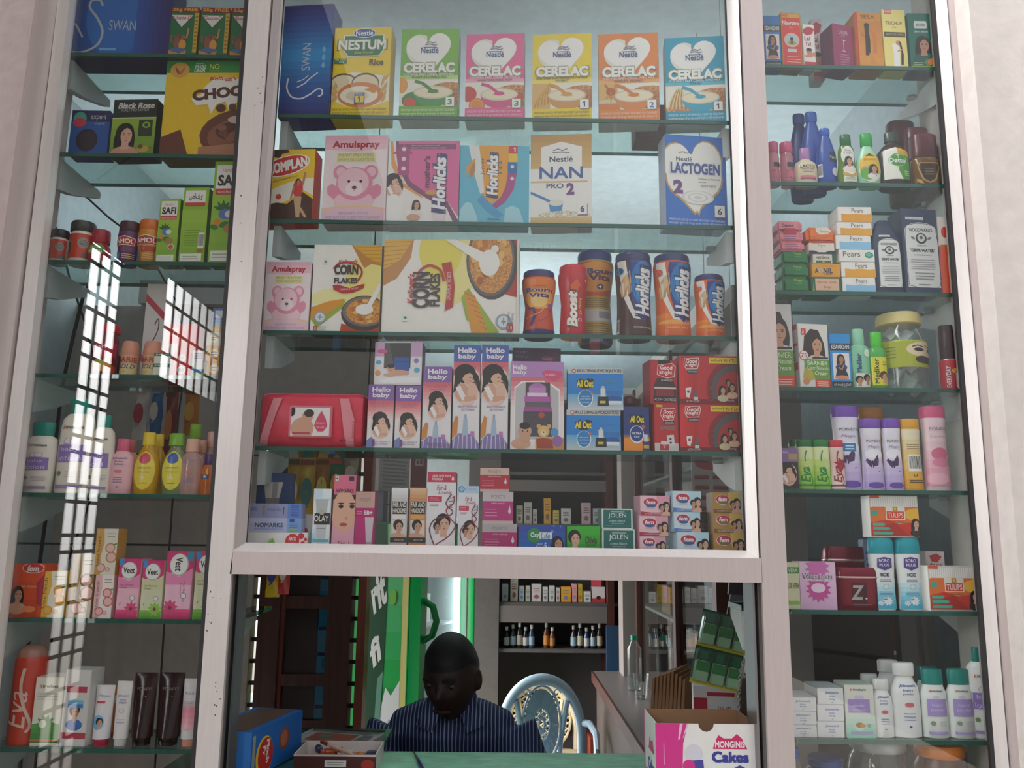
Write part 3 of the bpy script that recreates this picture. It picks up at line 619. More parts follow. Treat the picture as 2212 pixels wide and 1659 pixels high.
for k, x in enumerate((1094, 1108, 1122, 1135, 1148, 1180, 1193, 1239, 1253, 1267, 1281, 1295)):
    p = at(x, 1402, BY+.06); c = ('1c1a1c', '20262a', '2a2420', '1f1f26', '2a4a6a')[k % 5] if not 5 <= k <= 6 else '5a3414'
    o = empty('medicine_bottle', (p.x, BY+.06, Zs[0]+.0005)); tag(o, ('amber' if 5 <= k <= 6 else 'dark')+' medicine bottle, '+('first', 'second', 'third', 'fourth', 'fifth', 'sixth', 'seventh', 'eighth', 'ninth', 'tenth', 'eleventh', 'twelfth')[k]+' from the grey post on the back shelf', 'bottle', 'medicine bottles on the back shelf')
    h = .115+.012*((k*7) % 3); m_ = MB(); m_.loft([(0, .015, .015), (.004, .017, .017), (h*.62, .017, .017), (h*.76, .008, .008), (h*.84, .007, .007)], mat(c, .15), n=14); m_.build('bottle_body', o)
    m_ = MB(); m_.loft([(h*.83, .009, .009), (h, .009, .009)], mat(('d8d4d0', 'b8b4b0')[k % 2], .4), n=12); m_.build('cap', o)
    m_ = MB(); m_.loft([(h*.12, .0176, .0176), (h*.5, .0176, .0176)], mat(('b8b4ae', '8aa0b0', 'a8a08a')[k % 3] if not 5 <= k <= 6 else 'a86a2c', .5), n=14, capb=False, capt=False); m_.build('label', o)
# ---- side cabinet with sliding glass and its ledge
LZ = .80; SXc = .68; sc_ = empty('side_cabinet', (.9, 1.6, 0)); tag(sc_, 'brown-posted glass-fronted cabinet with a ledge along the side wall', 'cabinet')
part(sc_, 'ledge', .487, .86, .56, 2.75, LZ-.03, LZ, mat('6f6864', .4)); part(sc_, 'ledge_lip', .474, .486, .56, 2.75, LZ-.05, LZ-.001, WOOD); part(sc_, 'base_cabinet', .5, .86, .6, 2.74, 0, LZ-.031, mat('3f342f', .6))
for y0, y1 in ((2.58, 2.74), ): part(sc_, 'end_post', .62, .80, y0, y1, LZ, 2.25, mat('8d8480', .6))
for y in (2.44, 1.5, .86): part(sc_, 'post', SXc-.01, SXc+.03, y, y+.05, LZ, 2.25, WOOD)
part(sc_, 'back_panel', .846, .86, .6, 2.57, LZ, 2.25, mat('8f8a87', .7)); part(sc_, 'top_panel', SXc, .86, .6, 2.57, 2.2, 2.25, mat('8f8a87', .6))
for z in (1.15, 1.45, 1.75): part(sc_, 'inner_shelf', SXc+.03, .86, .62, 2.56, z, z+.012, mat('9aa6a4', .3))
for y0, y1 in ((.9, 1.5), (1.54, 2.44)):
    o = part(sc_, 'sliding_pane', SXc+.005, SXc+.01, y0, y1, LZ+.01, 2.19, PANE())
for k, (y, z, w, h, c) in enumerate(((1.7, 1.162, .18, .16, 'b8b4b0'), (2.0, 1.162, .2, .12, '7a6a4a'), (1.2, 1.162, .14, .2, '8a98a4'), (1.75, LZ, .2, .22, 'b0aca8'), (1.15, LZ, .16, .24, '9a8a7c'), (1.9, 1.462, .2, .18, '6a7a84'))):
    boxat('store_carton', ('grey', 'olive', 'blue-grey', 'pale grey', 'tan', 'slate')[k]+' carton behind the side cabinet glass', 'carton', (SXc+.1, y, z+.0005), .1, w, h, c, None, 0, 'cartons behind the side cabinet glass')
# dark glass end panel and white post seen through the window by the plaster wall
part(sc_, 'end_panel', SXc+.045, .86, .57, .585, LZ, 1.9, mat('77716e', .5)); part(sc_, 'corner_post', .70, .724, .54, .568, LZ, 2.25, mat('c8c4c0', .5))
# reflecting door leaf seen behind the powders
MIR = bpy.data.materials.new('dark_mirror_glass'); MIR.use_nodes = True; b_ = MIR.node_tree.nodes['Principled BSDF']; b_.inputs['Base Color'].default_value = (.6, .6, .6, 1); b_.inputs['Metallic'].default_value = 1; b_.inputs['Roughness'].default_value = .03
md_ = empty('mirror_door', (1.0, .65, 0), math.atan2(.944, -.33)); tag(md_, 'dark mirrored door leaf standing behind the powder bottles', 'mirror'); m_ = MB(); m_.box(-.27, .27, -.004, .004, .02, 1.42, MIR); m_.build('mirror_pane', md_)
m_ = MB(); m_.box(-.285, -.271, -.012, .012, .0, 1.44, mat('8f8a87', .5)); m_.box(.271, .285, -.012, .012, .0, 1.44, mat('8f8a87', .5)); m_.box(-.271, .271, -.012, .012, 1.421, 1.44, mat('8f8a87', .5)); m_.box(-.271, .271, -.012, .012, 0, .019, mat('8f8a87', .5)); m_.build('door_frame', md_)
# things on the ledge
def clear(): return glassmat('clear_bottle_plastic', (.86, .9, .9), .04, 'c8d4d2', .03)
p = at(1371, 1490, 2.2); o = empty('water_bottle', (p.x, 2.2, LZ+.0005)); tag(o, 'clear ribbed plastic water bottle with a green cap on the side ledge', 'bottle')
h = at(1371, 1372, 2.2).z-LZ; m_ = MB(); rg = [(0, .03, .03)]
for k in range(11): rg += [(.01+.013*k, .035, .035), (.0165+.013*k, .0335, .0335)]
m_.loft(rg+[(h*.75, .034, .034), (h*.86, .018, .018), (h*.92, .013, .013)], clear(), n=22); m_.build('bottle_body', o); m_ = MB(); m_.loft([(h*.91, .016, .016), (h, .016, .016)], mat('178a6c', .35), n=16); m_.build('cap', o)
p = at(1385, 1492, 2.0); o = empty('drinking_glass', (p.x, 2.0, LZ+.0005)); tag(o, 'empty drinking glass standing beside the green-capped water bottle', 'glass')
m_ = MB(); m_.loft([(0, .026, .026), (.105, .036, .036)], glassmat('tumbler_glass', (.93, .95, .95), 0, 'ffffff', 0, 1.6), n=22, capt=False); m_.loft([(.002, .024, .024), (.012, .026, .026)], glassmat('tumbler_glass', (.93, .95, .95)), n=22); m_.build('glass_wall', o)
PAP = mat('a8805c', .75, 0, 'board'); rnd = random.Random(4)
for k in range(9):
    px = 1416+8*k; Y = 1.12-.012*k; p = at(px, 1500, Y); m_ = MB(); hh = .27-.006*abs(k-5); w = .075; t = .007
    vs = [(-t, -w, 0), (t, -w, 0), (t, w, 0), (-t, w, 0), (-t*.6+.02, -w, hh), (t*.6+.02, -w, hh+.004), (t*.5+.025, w, hh+.01), (-t*.5+.025, w, hh+.006)]
    m_.add(vs, [(3, 2, 1, 0), (4, 5, 6, 7), (0, 1, 5, 4), (1, 2, 6, 5), (2, 3, 7, 6), (3, 0, 4, 7)], PAP)
    o = m_.build('paper_bag', loc=(p.x, Y, LZ+.0005), rz=-.5); tag(o, 'flat brown paper bag in the upright bundle on the side ledge', 'paper bag', 'brown paper bags on the ledge')
boxat('toothpaste_carton', 'white and crimson carton with a tube picture behind the cake carton', 'carton', (at(1552, 1500, .72).x, .76, LZ+.0005), .13, .07, at(1552, 1484, .72).z-LZ, 'd6d0d2', lambda a: (a.R(0, .12, .3, 1, 'b02a3c'), a.R(.3, .06, .9, .1, 'b02a3c'), a.P([(.3, .2), (.95, .14), (.95, .3), (.3, .34)], 'c8ccd0'), a.T('RUB', .68, .24, .3, .07, 'b03a4c'), a.R(0, .42, 1, 1, '8a1f2c')), -.15)
# blister card hung on a string
bl = empty('blister_card', at(1556, 1405, .5), .12); bl.rotation_euler.y = math.radians(13); tag(bl, 'tilted hanging card of six green bottles in clear blisters', 'blister card')
s = 2.3/1789; cw, ch = 106*s, 150*s
m_ = MB(); m_.box(-cw/2, cw/2, 0, .002, -ch/2, ch/2, mat('1d5a34', .5)); m_.build('backing_card', bl)
for r_ in range(2):
    m_ = MB(); m_.box(-cw/2, cw/2, -.002, -.0004, -ch/2+(1-r_)*ch/2, -ch/2+(1-r_)*ch/2+.012, mat('c8b02c', .5)); m_.build('price_strip', bl)
    for c_ in range(3):
        x = -cw/2+cw*(c_+.5)/3; z = ch/2-ch*(r_+.5)/2; b_ = MB(); w = cw/3*.42; hh = ch/2*.4
        b_.box(x-w, x+w, -.016, -.001, z-hh, z+hh*.35, mat('9fc0a0', .4)); o1 = b_.build('small_bottle', bl, bevel=.003)
        b_ = MB(); b_.box(x-w*.6, x+w*.6, -.014, -.002, z+hh*.4, z+hh*.95, mat('12684a', .3)); b_.build('bottle_cap', o1, bevel=.002); b_ = MB(); b_.box(x-w*.95, x+w*.95, -.0168, -.0162, z-hh*.35, z+hh*.3, mat('2a7a34', .4)); b_.build('label', o1)
        b_ = MB(); b_.box(x-w*1.12, x+w*1.12, -.020, -.0005, z-hh*1.1, z+hh*1.12, glassmat('blister_plastic', (.92, .95, .93), .05, 'd0dcd4', .04)); b_.build('clear_blister', bl, bevel=.003)
m_ = MB(); m_.tube([(0, .001, ch/2), (.002, .001, ch/2+.2), (.0, .0, ch/2+.8)], .0012, mat('d8d4cc', .6), 6); m_.build('hanging_string', bl)
m_ = MB(); q = q4([(1574, 1284), (1618, 1286), (1620, 1256), (1576, 1254)], .3); m_.hexa(q, shift(q, .012), mat('2a282c', .2, 0, 'foil')); tag(m_.build('sachet_strip'), 'black foil sachets hanging at the top corner of the counter opening', 'sachet')
m_ = MB(); q = q4([(1590, 1256), (1600, 1256), (1600, 1100), (1590, 1100)], .31); m_.hexa(q, shift(q, .002), mat('2a282c', .2)); m_.tube([at(1596, 1140, .311), Vector((at(1596, 1140, .311).x, .311, 3.11))], .0012, mat('d8d4cc', .6), 6); o = m_.build('sachet_tail', bpy.data.objects['sachet_strip'])
# small side shelves at both ends of the opening
for nm, q, lab in (('side_shelf', ((500, 1352), (515, 1352), (568, 1326), (500, 1326)), 'l'), ):
    z = at(520, 1338, .15).z; r = empty('side_shelf', (-.75, .2, z)); tag(r, 'short dark glass shelf on a bracket beside the wooden window', 'shelf')
    m_ = MB(); m_.box(.117, .165, -.12, .18, 0, .01, glassmat('dark_glass', (.3, .4, .37), .3, '23332e')); m_.build('glass_sheet', r); m_ = MB(); m_.box(.117, .165, -.126, -.12, 0, .011, mat('16241f', .2)); m_.build('dark_edge', r)
    m_ = MB(); m_.add([(x, y, zz) for x in (.119, .135) for y, zz in ((-.08, 0), (.16, 0), (.16, -.02), (-.08, -.1))], [(0, 1, 2, 3), (7, 6, 5, 4), (0, 4, 5, 1), (1, 5, 6, 2), (2, 6, 7, 3), (3, 7, 4, 0)], mat('9aa09e', .5)); m_.build('bracket', r)
z = at(1615, 1318, .12).z; r = empty('side_shelf', (at(1625, 1318, .12).x, .15, z)); tag(r, 'small bracketed glass shelf end above the chain', 'shelf')
m_ = MB(); m_.box(-.03, .06, -.05, .06, 0, .012, glassmat('dark_glass', (.3, .4, .37), .3, '23332e')); m_.build('glass_sheet', r)
m_ = MB(); m_.add([(x, y, zz) for x in (-.028, -.006) for y, zz in ((-.04, 0), (.05, 0), (.05, -.02), (-.04, -.085))], [(0, 1, 2, 3), (7, 6, 5, 4), (0, 4, 5, 1), (1, 5, 6, 2), (2, 6, 7, 3), (3, 7, 4, 0)], BRK); m_.build('bracket', r)
# chain
ch_ = empty('metal_chain', at(1625, 1378, .13)); tag(ch_, 'thin metal link chain hanging behind the cake carton', 'chain'); p0, p1 = at(1625, 1375, .13), at(1597, 1545, .16); m_ = MB(); N = 22
for i in range(N):
    t = (i+.5)/N; c = p0.lerp(p1, t); c.x += .012*math.sin(3.14*t)*-1; ax = Vector((1, 0, 0)) if i % 2 else Vector((.2, 1, 0)).normalized(); d = (p1-p0).normalized(); L = (p1-p0).length/N*.68
    m_.tube([c+ax*.004*math.cos(a_*1.0472)+d*L*math.sin(a_*1.0472)-ch_.location for a_ in range(7)], .0011, mat('a8a49c', .3, .8), 6, False)
m_.build('chain_links', ch_)
# ---- things on the counter
def cakebox():
    r = empty('cake_carton', (0, 0, CZ)); tag(r, 'open white and magenta cake carton on the green counter', 'carton'); z = at(1530, 1564, 0).z-CZ
    A_, B_ = at(1416, 1564, 0), at(1634, 1564, 0); w = B_.x-A_.x; d = .145; r.location = ((A_.x+B_.x)/2, d/2, CZ+.0005); t = .003; a = math.radians(2)
    KR = mat('9a7658', .8, 0, 'board'); WH = mat('e9e6e4', .5, 0, 'board')
    m_ = MB(); m_.box(-w/2, w/2, -d/2, d/2, 0, t, KR); m_.build('carton_floor', r)
    # walls: front with a thumb notch
    n = 9; pts = [(-w/2, 0), (w/2, 0), (w/2, z)]+[(.0+.016*math.cos(3.1416*i/(n-1)), z-.016*math.sin(3.1416*i/(n-1))) for i in range(n)]+[(-w/2, z)]
    m_ = MB(); N = len(pts); m_.add([(x, -d/2, zz) for x, zz in pts]+[(x, -d/2+t, zz) for x, zz in pts], [tuple(range(N)), tuple(range(2*N-1, N-1, -1))]+[(i, i+N, (i+1) % N+N, (i+1) % N) for i in range(N)], KR); m_.m[0] = m_.mi(WH); m_.build('front_wall', r)
    for nm, b_, M in (('back_wall', (-w/2, w/2, d/2-t, d/2, t, z), KR), ('side_wall', (-w/2, -w/2+t, -d/2+t, d/2-t, t, z), WH), ('side_wall', (w/2-t, w/2, -d/2+t, d/2-t, t, z), KR)):
        m_ = MB(); m_.box(*b_, M); m_.build(nm, r)
    a = Art(w, z)
    a.P([(0, 0), (.32, 0), (.27, .3), (.24, 1), (0, 1)], 'd6338c'); a.P([(.24, 0), (.33, 0), (.27, .22), (.22, .25)], 'e8c4d8'); a.R(.075, .3, .082, .62, 'e8b0d0'); a.P([(.27, 0), (.31, 0), (.26, .25), (.24, .22)], 'd6338c')
    a.P([(.56, .38), (.58, .28), (.62, .17), (.67, .22), (.75, .22), (.8, .15), (.85, .22), (.9, .38)], 'd0286c'); a.T('MONGINIS', .73, .31, .29, .09, 'f0e4e8', b=.04, part='brand_lettering'); a.T('Cakes', .73, .5, .35, .15, '3a3f98', b=.06, part='brand_lettering'); a.P([(.74, .68), (.82, .62), (.9, .68), (.86, .9), (.76, .9)], '3a3f98')
    a.cur = 'abstract_patch'; a.E(.37, .45, .09, .14, 'd8d4e0'); a.P([(.3, .56), (.46, .54), (.5, 1), (.28, 1)], '4a4a9c'); a.E(.32, .64, .06, .1, 'd6338c'); a.cur = None
    a.el = [([(x, y*.8 if y < .999 else 1) for x, y in e[0]],)+e[1:] for e in a.el]
    lay(a, lambda u, v, t_: Vector((-w/2+u*w, -d/2-t_, v*z)), r)
    a = Art(d, z); a.R(0, 0, .1, 1, 'c83a86'); a.P([(.4, .42), (.5, .25), (.6, .3), (.75, .25), (.85, .42)], 'c8286c'); a.T('Cakes', .62, .6, .5, .14, '3a3f98', b=.05); a.R(.15, .7, .35, 1, 'd6338c'); a.E(.4, .8, .1, .12, '4a4a9c')
    lay(a, lambda u, v, t_: Vector((-w/2-t_, d/2-u*d, v*z)), r)
cakebox()
zb = at(545, 1583, .15).z-CZ; c = at(545, 1583, .15); a = math.radians(-12.6); w, d = .13, .25
cen = Vector((c.x, .15, CZ))+Matrix.Rotation(a, 3, 'Z') @ Vector((-w/2, d/2, 0))
o = boxat('snack_carton', 'bright blue snack carton with brown tape on top, by the white upright', 'carton', (cen.x, cen.y, CZ+.0005), w, d, zb, '1f66b4', lambda a: (a.P([(.55, 0), (.75, 0), (.7, 1), (.6, 1)], '3f86cc'), a.R(.86, 0, 1, 1, '2a74c0')), a)
m_ = MB(); m_.box(-w/2+.02, w/2-.02, -d/2+.01, d/2-.01, zb, zb+.001, mat('6a4a38', .5)); m_.build('brown_tape', o)
A = Art(d, zb); A.E(.25, .62, .16, .42, 'e2c23a'); A.E(.27, .62, .14, .38, 'c8302c'); A.T('Pinch', .31, .55, .06, .5, 'f0e8e0', -90, .04, part='brand_lettering'); A.T('Fr', .24, .52, .05, .22, 'f0e8e0', -90, .04); A.R(.02, .1, .07, 1, '9a9a8c'); A.E(.62, .45, .1, .25, '8a4a3c'); A.E(.62, .45, .07, .18, 'b86a4c')
lay(A, lambda u, v, t: Vector((w/2+t, -d/2+u*d, v*zb)), o)
# tray of sweets
tr = empty('sweet_tray', (at(724, 1640, .24).x, .30, CZ+.0005)); tag(tr, 'shallow dark-sided carton tray of wrapped sweets on the glass counter', 'tray'); w, d, h = at(810, 1640, .24).x-at(632, 1640, .24).x, .13, .036
BR = mat('4a1f1c', .45); WHT = mat('d6ccc8', .5)
for nm, b_ in (('tray_floor', (-w/2, w/2, -d/2, d/2, 0, .003)), ('front_wall', (-w/2, w/2, -d/2, -d/2+.003, .003, h)), ('back_wall', (-w/2, w/2, d/2-.003, d/2, .003, h)), ('side_wall', (-w/2, -w/2+.003, -d/2+.003, d/2-.003, .003, h)), ('side_wall', (w/2-.003, w/2, -d/2+.003, d/2-.003, .003, h))):
    m_ = MB(); m_.box(*b_, BR if nm == 'front_wall' else WHT); m_.build(nm, tr)
A = Art(w, h); A.R(0, 0, 1, .12, 'c8b8b4'); A.R(.38, .35, .64, .75, 'd6d2ce'); A.lines(.4, .62, .42, .68, 2, '8a8480', .4); A.E(.9, .6, .08, .3, '9a2c24'); lay(A, lambda u, v, t: Vector((-w/2+u*w, -d/2-t, v*h)), tr)
rnd = random.Random(12)
for k in range(10):
    c = ('b86a2c', 'c83a3c', 'd8d0cc', '3a3a5c', 'b8502c')[k % 5]; m_ = MB(); L = .022
    m_.loft([(-L, .001, .008), (-L*.6, .003, .003), (-L*.5, .008, .008), (0, .010, .010), (L*.5, .008, .008), (L*.6, .003, .003), (L, .001, .008)], mat(c, .25, 0, 'foil'), n=12)
    x, y = -w/2+.02+(w-.04)*((k*.37) % 1), -d/2+.025+(d-.05)*((k*.61+.1) % 1)
    o = m_.build('wrapped_sweet', loc=(tr.location.x+x, tr.location.y+y, CZ+.0125+.012*(k % 2))); o.rotation_euler = (1.5708, 0, rnd.uniform(0, 3)); tag(o, 'twist-wrapped sweet lying in the dark-sided tray', 'sweet', 'wrapped sweets in the tray')
p0, p1 = Vector((tr.location.x-w*.2, .3, CZ+.046)), Vector((tr.location.x+w*.22, .255, CZ+.03)); m_ = MB(); m_.tube([p0-tr.location, p1-tr.location], .004, mat('c8a890', .2), 10); o = m_.build('pen', loc=tr.location); tag(o, 'pale pen lying slanted across the sweet tray', 'pen'); m_ = MB(); m_.tube([p0.lerp(p1, -.12)-tr.location, p0.lerp(p1, .12)-tr.location], .0046, mat('6a3a24', .3), 10); m_.build('pen_cap', o)
p0, p1 = at(893, 1632, .40), at(912, 1664, .25); p0.z = p1.z = CZ+.0045; m_ = MB(); m_.tube([p0-p0, p1.lerp(p0, .45)-p0], [.0015, .0038], mat('8a8f94', .25, .8), 10); o = m_.build('ballpoint_pen', loc=p0); tag(o, 'ballpoint pen with a dark blue barrel on the green counter', 'pen'); m_ = MB(); m_.tube([p1.lerp(p0, .45)-p0, p1-p0], .0042, mat('241f5c', .3), 10); m_.build('barrel', o)
np_ = empty('newspaper', (at(735, 1588, .58).x, .515, CZ+.0005), -.25); tag(np_, 'folded newspaper with a red picture on the glass counter', 'newspaper')
for k in range(3):
    m_ = MB(); m_.box(-.11+.004*k, .11, -.075, .075-.004*k, .004*k, .004*k+.003, mat('a8a6a2', .8, 0, 'board')); m_.build('folded_sheet', np_)
A = Art(.22, .15); A.R(.2, .3, .75, .85, '9a4a3c'); A.R(.3, .4, .45, .6, '4a7a6c'); A.lines(.05, .95, .05, .25, 4, '4a4a4a'); A.lines(.78, .95, .3, .9, 9, '5a5a5a'); lay(A, lambda u, v, t: Vector((-.11+u*.22, -.075+v*.15, .0115+t)), np_)
# ---- packets hanging from a wire behind the lowest goods
PY = .85; zw = at(680, 985, PY).z; m_ = MB(); m_.tube([(-1.66, PY, zw), (at(792, 985, PY).x, PY, zw)], .003, mat('3a3636', .5), 8); m_.tube([(at(790, 985, PY).x, PY, zw), (at(790, 985, PY).x, PY, 3.11)], .002, mat('3a3636', .5), 8); tag(m_.build('hanging_wire'), 'thin dark wire from which the snack packets hang', 'wire')
def packet(x, w, y1, cols, lab, Y=PY, zt=None):
    p = at(x, y1, Y); z1_ = (zt if zt is not None else zw)-.004; h = z1_-p.z; W_ = .86*w/1789*(Y+1.8); r = empty('snack_packet', (p.x, Y, p.z)); tag(r, lab, 'packet', 'snack packets hanging behind the shelves'); m_ = MB(); n = 8; vs = []; rr = random.Random(int(x))
    for sgn in (-1, 1):
        for i in range(n+1):
            for j in range(5):
                u, v = j/4, i/n; vs.append(((u-.5)*W_*(1-.05*math.sin(v*9+x)), sgn*(.003+.016*math.sin(3.14*min(1, max(0, v)))*math.sin(3.14*u))+rr.gauss(0, .002), v*h))
    K = 5*(n+1); fs = [(i*5+j, i*5+j+1, (i+1)*5+j+1, (i+1)*5+j) for i in range(n) for j in range(4)]; m_.add(vs, fs+[tuple(K+k for k in f[::-1]) for f in fs]+[(j+1, j, K+j, K+j+1) for j in range(4)]+[(n*5+j, n*5+j+1, K+n*5+j+1, K+n*5+j) for j in range(4)]+[((i+1)*5, i*5, K+i*5, K+(i+1)*5) for i in range(n)][::-1]+[(i*5+4, (i+1)*5+4, K+(i+1)*5+4, K+i*5+4) for i in range(n)], mat(cols[0], .22, 0, 'foil'), True); m_.build('foil_bag', r)
    a = Art(W_, h); a.E(.5, .5, .36, .2, cols[1]); a.R(.05, .04, .95, .12, cols[2]); a.leaf(.3, .75, .1, 30, cols[2]); lay(a, lambda u, v, t: Vector(((u-.5)*W_, -.020-t, v*h)), r)
for x, w, y1, cols, lab in ((600, 38, 1120, ('3a2a4a', 'c8c0c8', '8a6a9a'), 'dark purple snack packet, nearest the silver tube carton'), (628, 40, 1135, ('b8942c', 'd8d8d8', '4a3a2c'), 'gold snack packet hanging beside the purple one'), (660, 38, 1140, ('c8a83a', '2a7a7a', '7a2c2c'), 'yellow snack packet with a teal oval'), (693, 36, 1130, ('a8702c', 'd8c060', '7a3a1c'), 'brown snack packet between the yellow ones'), (724, 34, 1110, ('2a7a5a', 'd8b02c', 'c83a2c'), 'green and yellow snack packet'), (757, 34, 1050, ('a89a8a', 'c8c0b4', '8a7a6a'), 'pale crumpled snack packet at the end of the wire')): packet(x, w, y1, cols, lab)
zh = at(590, 1180, .62).z
m_ = MB(); m_.tube([(-1.66, .62, zh), (at(648, 1180, .62).x, .62, zh)], .003, mat('3a3636', .5), 8); tag(m_.build('hanging_wire'), 'thin dark wire low behind the window sill rail', 'wire')
packet(588, 32, 1290, ('d8b82c', '3a3a8a', '2a2a6a'), 'yellow and navy packet at the top of the counter opening', .62, zh); packet(612, 26, 1284, ('c83a3c', 'd8d0cc', 'e0b02c'), 'red and white packet beside the yellow and navy one', .62, zh)
for x, w, y0, y1, cols, lab in ((300, 34, 840, 950, ('d8d2d0', 'b83a4a', 'c8a090'), 'white and crimson packet behind the baby bottles'), (334, 28, 850, 940, ('2a6aa8', 'd8d0c8', '8ab0d0'), 'blue packet behind the baby bottles'), (362, 26, 840, 1000, ('8a2c2c', 'c87a3c', '5a1c1c'), 'dark red packet behind the baby bottles'), (410, 34, 850, 940, ('c87a2c', 'e0a84a', '8a3a1c'), 'orange packet behind the baby bottles')):
    packet(x, w, y1, cols, lab, .6, at(380, 838, .6).z)
m_ = MB(); z = at(380, 838, .6).z; m_.tube([(-1.66, .6, z), (at(470, 838, .6).x, .6, z), (at(470, 838, .6).x, .6, 3.11)], .003, mat('3a3636', .5), 8); tag(m_.build('hanging_wire'), 'thin dark wire high behind the baby bottles', 'wire')
# lip balm display card behind the stacks
dc = empty('display_card', at(1535, 1035, .62)); tag(dc, 'grey hanging display card with a red oval and rows of crimson tubes', 'display card'); m_ = MB(); m_.box(-.055, .055, 0, .003, -.16, .08, mat('b0a8a6', .5)); m_.build('card_sheet', dc)
m_ = MB(); m_.add([(.045*math.cos(i*.2618), -.001, .045+.018*math.sin(i*.2618)) for i in range(24)], [tuple(range(24))], mat('9a1f2c', .4)); m_.build('red_oval', dc)
for c_ in (-.027, .027):
    for k in range(5): m_ = MB(); m_.tube([(c_-.02, -.006, .005-.03*k), (c_+.02, -.006, .005-.03*k)], .0055, mat('8a1c2c', .35), 8); m_.build('balm_tube', dc)
m_ = MB(); m_.tube([(0, .002, .08), (0, .002, 3.11-dc.location.z)], .0012, mat('d8d4cc', .6), 6); m_.build('hanging_string', dc)
# cables in the narrow window
for pts, r_, lab in ((((200, 598, .24), (180, 640, .24), (160, 720, .25), (142, 800, .25), (130, 870, .25), (115, 1000, .26), (95, 1150, .26), (60, 1400, .27), (40, 1720, .27)), .0045, 'thick black cable running down behind the narrow shelves'), (((104, 455, .29), (125, 500, .29), (150, 600, .3), (185, 700, .3), (215, 830, .3), (225, 1000, .31), (140, 1230, .31), (90, 1500, .32), (70, 1720, .32)), .003, 'thin black cable crossing behind the thick one'), (((175, 415, .24), (235, 470, .24), (275, 500, .24), (330, 560, .26), (380, 650, .28), (405, 760, .28), (385, 900, .28), (330, 1720, .28)), .0025, 'thin black wire slanting behind the drink jars')):
    m_ = MB(); m_.tube([at(*p) for p in pts], r_, BLK, 8); tag(m_.build('cable'), lab, 'cable')
# ---- plastic chairs
def chair(loc, rz, c, lattice, label):
    r = empty('plastic_chair', loc, rz); tag(r, label, 'chair'); r.scale = (.84, .84, .84) if lattice else (.85, .92, .97); M = mat(c, .35); arch = []
    for i in range(25):
        t = math.pi*i/24; arch.append((-.235*math.cos(t)*(1 if 0 < i < 24 else 1), .0-.06*math.sin(t), .50+.34*math.sin(t)**.8))
    m_ = MB(); pts = [(-.235, .02, .38), (-.238, .01, .45)]+arch+[(.238, .01, .45), (.235, .02, .38)]; m_.tube(pts, .027, M, 10); m_.build('back_rim', r)
    m_ = MB()
    for sx_ in (-1, 1): m_.tube([(sx_*.1, .0, .40), (sx_*.11, -.02, .55), (sx_*.145, -.045, .74)], .016, M, 8)
    m_.build('back_slats', r); m_ = MB()
    if lattice:
        for k in range(-7, 8):
            for sg in (-1, 1):
                c = .61+k*.035; ins = [i/40 for i in range(-40, 41) if (i/40)**2+((c-.61+sg*.19*i/40*.7)/.19)**2 < 1]
                if len(ins) > 2: m_.tube([(.19*q, -.03-.002*sg, c+sg*.19*q*.7) for q in (ins[0], ins[-1])], .006, M, 6)
        m_.tube([(.195*math.cos(i*.2618), -.03, .61+.195*math.sin(i*.2618)) for i in range(25)], .009, M, 6, False); m_.build('lattice_panel', r)
    else:
        ell = lambda a, b, n=32: [(a*math.cos(6.2832*i/n), -.035, .62+b*math.sin(6.2832*i/n)) for i in range(n+1)]
        for a, b, t in ((.108, .185, .007), (.047, .078, .006), (.016, .026, .007)): m_.tube(ell(a, b), t, M, 6, False)
        N = 36; q = [(a*math.cos(6.2832*i/N), yy, .62+b*math.sin(6.2832*i/N)) for yy in (-.034, -.028) for a, b in ((.098, .168), (.05, .083)) for i in range(N)]
        m_.add(q, [(i, (i+1) % N, N+(i+1) % N, N+i) for i in range(N)]+[(2*N+(i+1) % N, 2*N+i, 3*N+i, 3*N+(i+1) % N) for i in range(N)], M)
        for k in range(28): t = 6.2832*k/28; m_.tube([(.016*math.cos(t), -.035, .62+.026*math.sin(t)), (.045*math.cos(t), -.035, .62+.076*math.sin(t))], .0028, M, 5)
        for k in range(18):
            t = 6.2832*k/18; c_, s_ = math.cos(t), math.sin(t); q = 6.2832*(k+.5)/18; p = 6.2832*(k-.5)/18
            m_.add([(.05*math.cos(p), -.036, .62+.082*math.sin(p)), (.05*math.cos(q), -.036, .62+.082*math.sin(q)), (.095*c_, -.04, .62+.165*s_), (.05*math.cos(p), -.03, .62+.082*math.sin(p)), (.05*math.cos(q), -.03, .62+.082*math.sin(q)), (.095*c_, -.03, .62+.165*s_)], [(0, 1, 2), (5, 4, 3), (0, 3, 4, 1), (1, 4, 5, 2), (2, 5, 3, 0)], M)
        for sx_ in (-1, 1):
            for zz in (.77, .47): m_.tube([(sx_*(.085+.022*math.cos(a_*.7)*(1-a_*.08)), -.035, zz+.022*math.sin(a_*.7)*(1-a_*.08)) for a_ in range(10)], .0045, M, 6)
        m_.build('medallion_lattice', r)
    m_ = MB(); m_.loft([(.405, .22, .2, 0, -.2), (.41, .235, .22, 0, -.2), (.43, .24, .225, 0, -.2), (.435, .22, .2, 0, -.2)], M, e=5); m_.loft([(.36, .24, .012, 0, -.415), (.43, .24, .012, 0, -.415)], M, e=4); m_.build('seat', r)
    for sx_ in (-1, 1):
        m_ = MB(); m_.tube([(sx_*.235, .0, .62), (sx_*.26, -.12, .64), (sx_*.265, -.3, .63), (sx_*.255, -.38, .58), (sx_*.245, -.39, .42)], .018, M, 8); m_.build('armrest', r)
        for y0, y1 in ((-.38, -.42), (.0, .05)): m_ = MB(); m_.tube([(sx_*.22, y0, .42), (sx_*.255, y1, 0.02)], [.026, .02], M, 8); m_.build('leg', r)
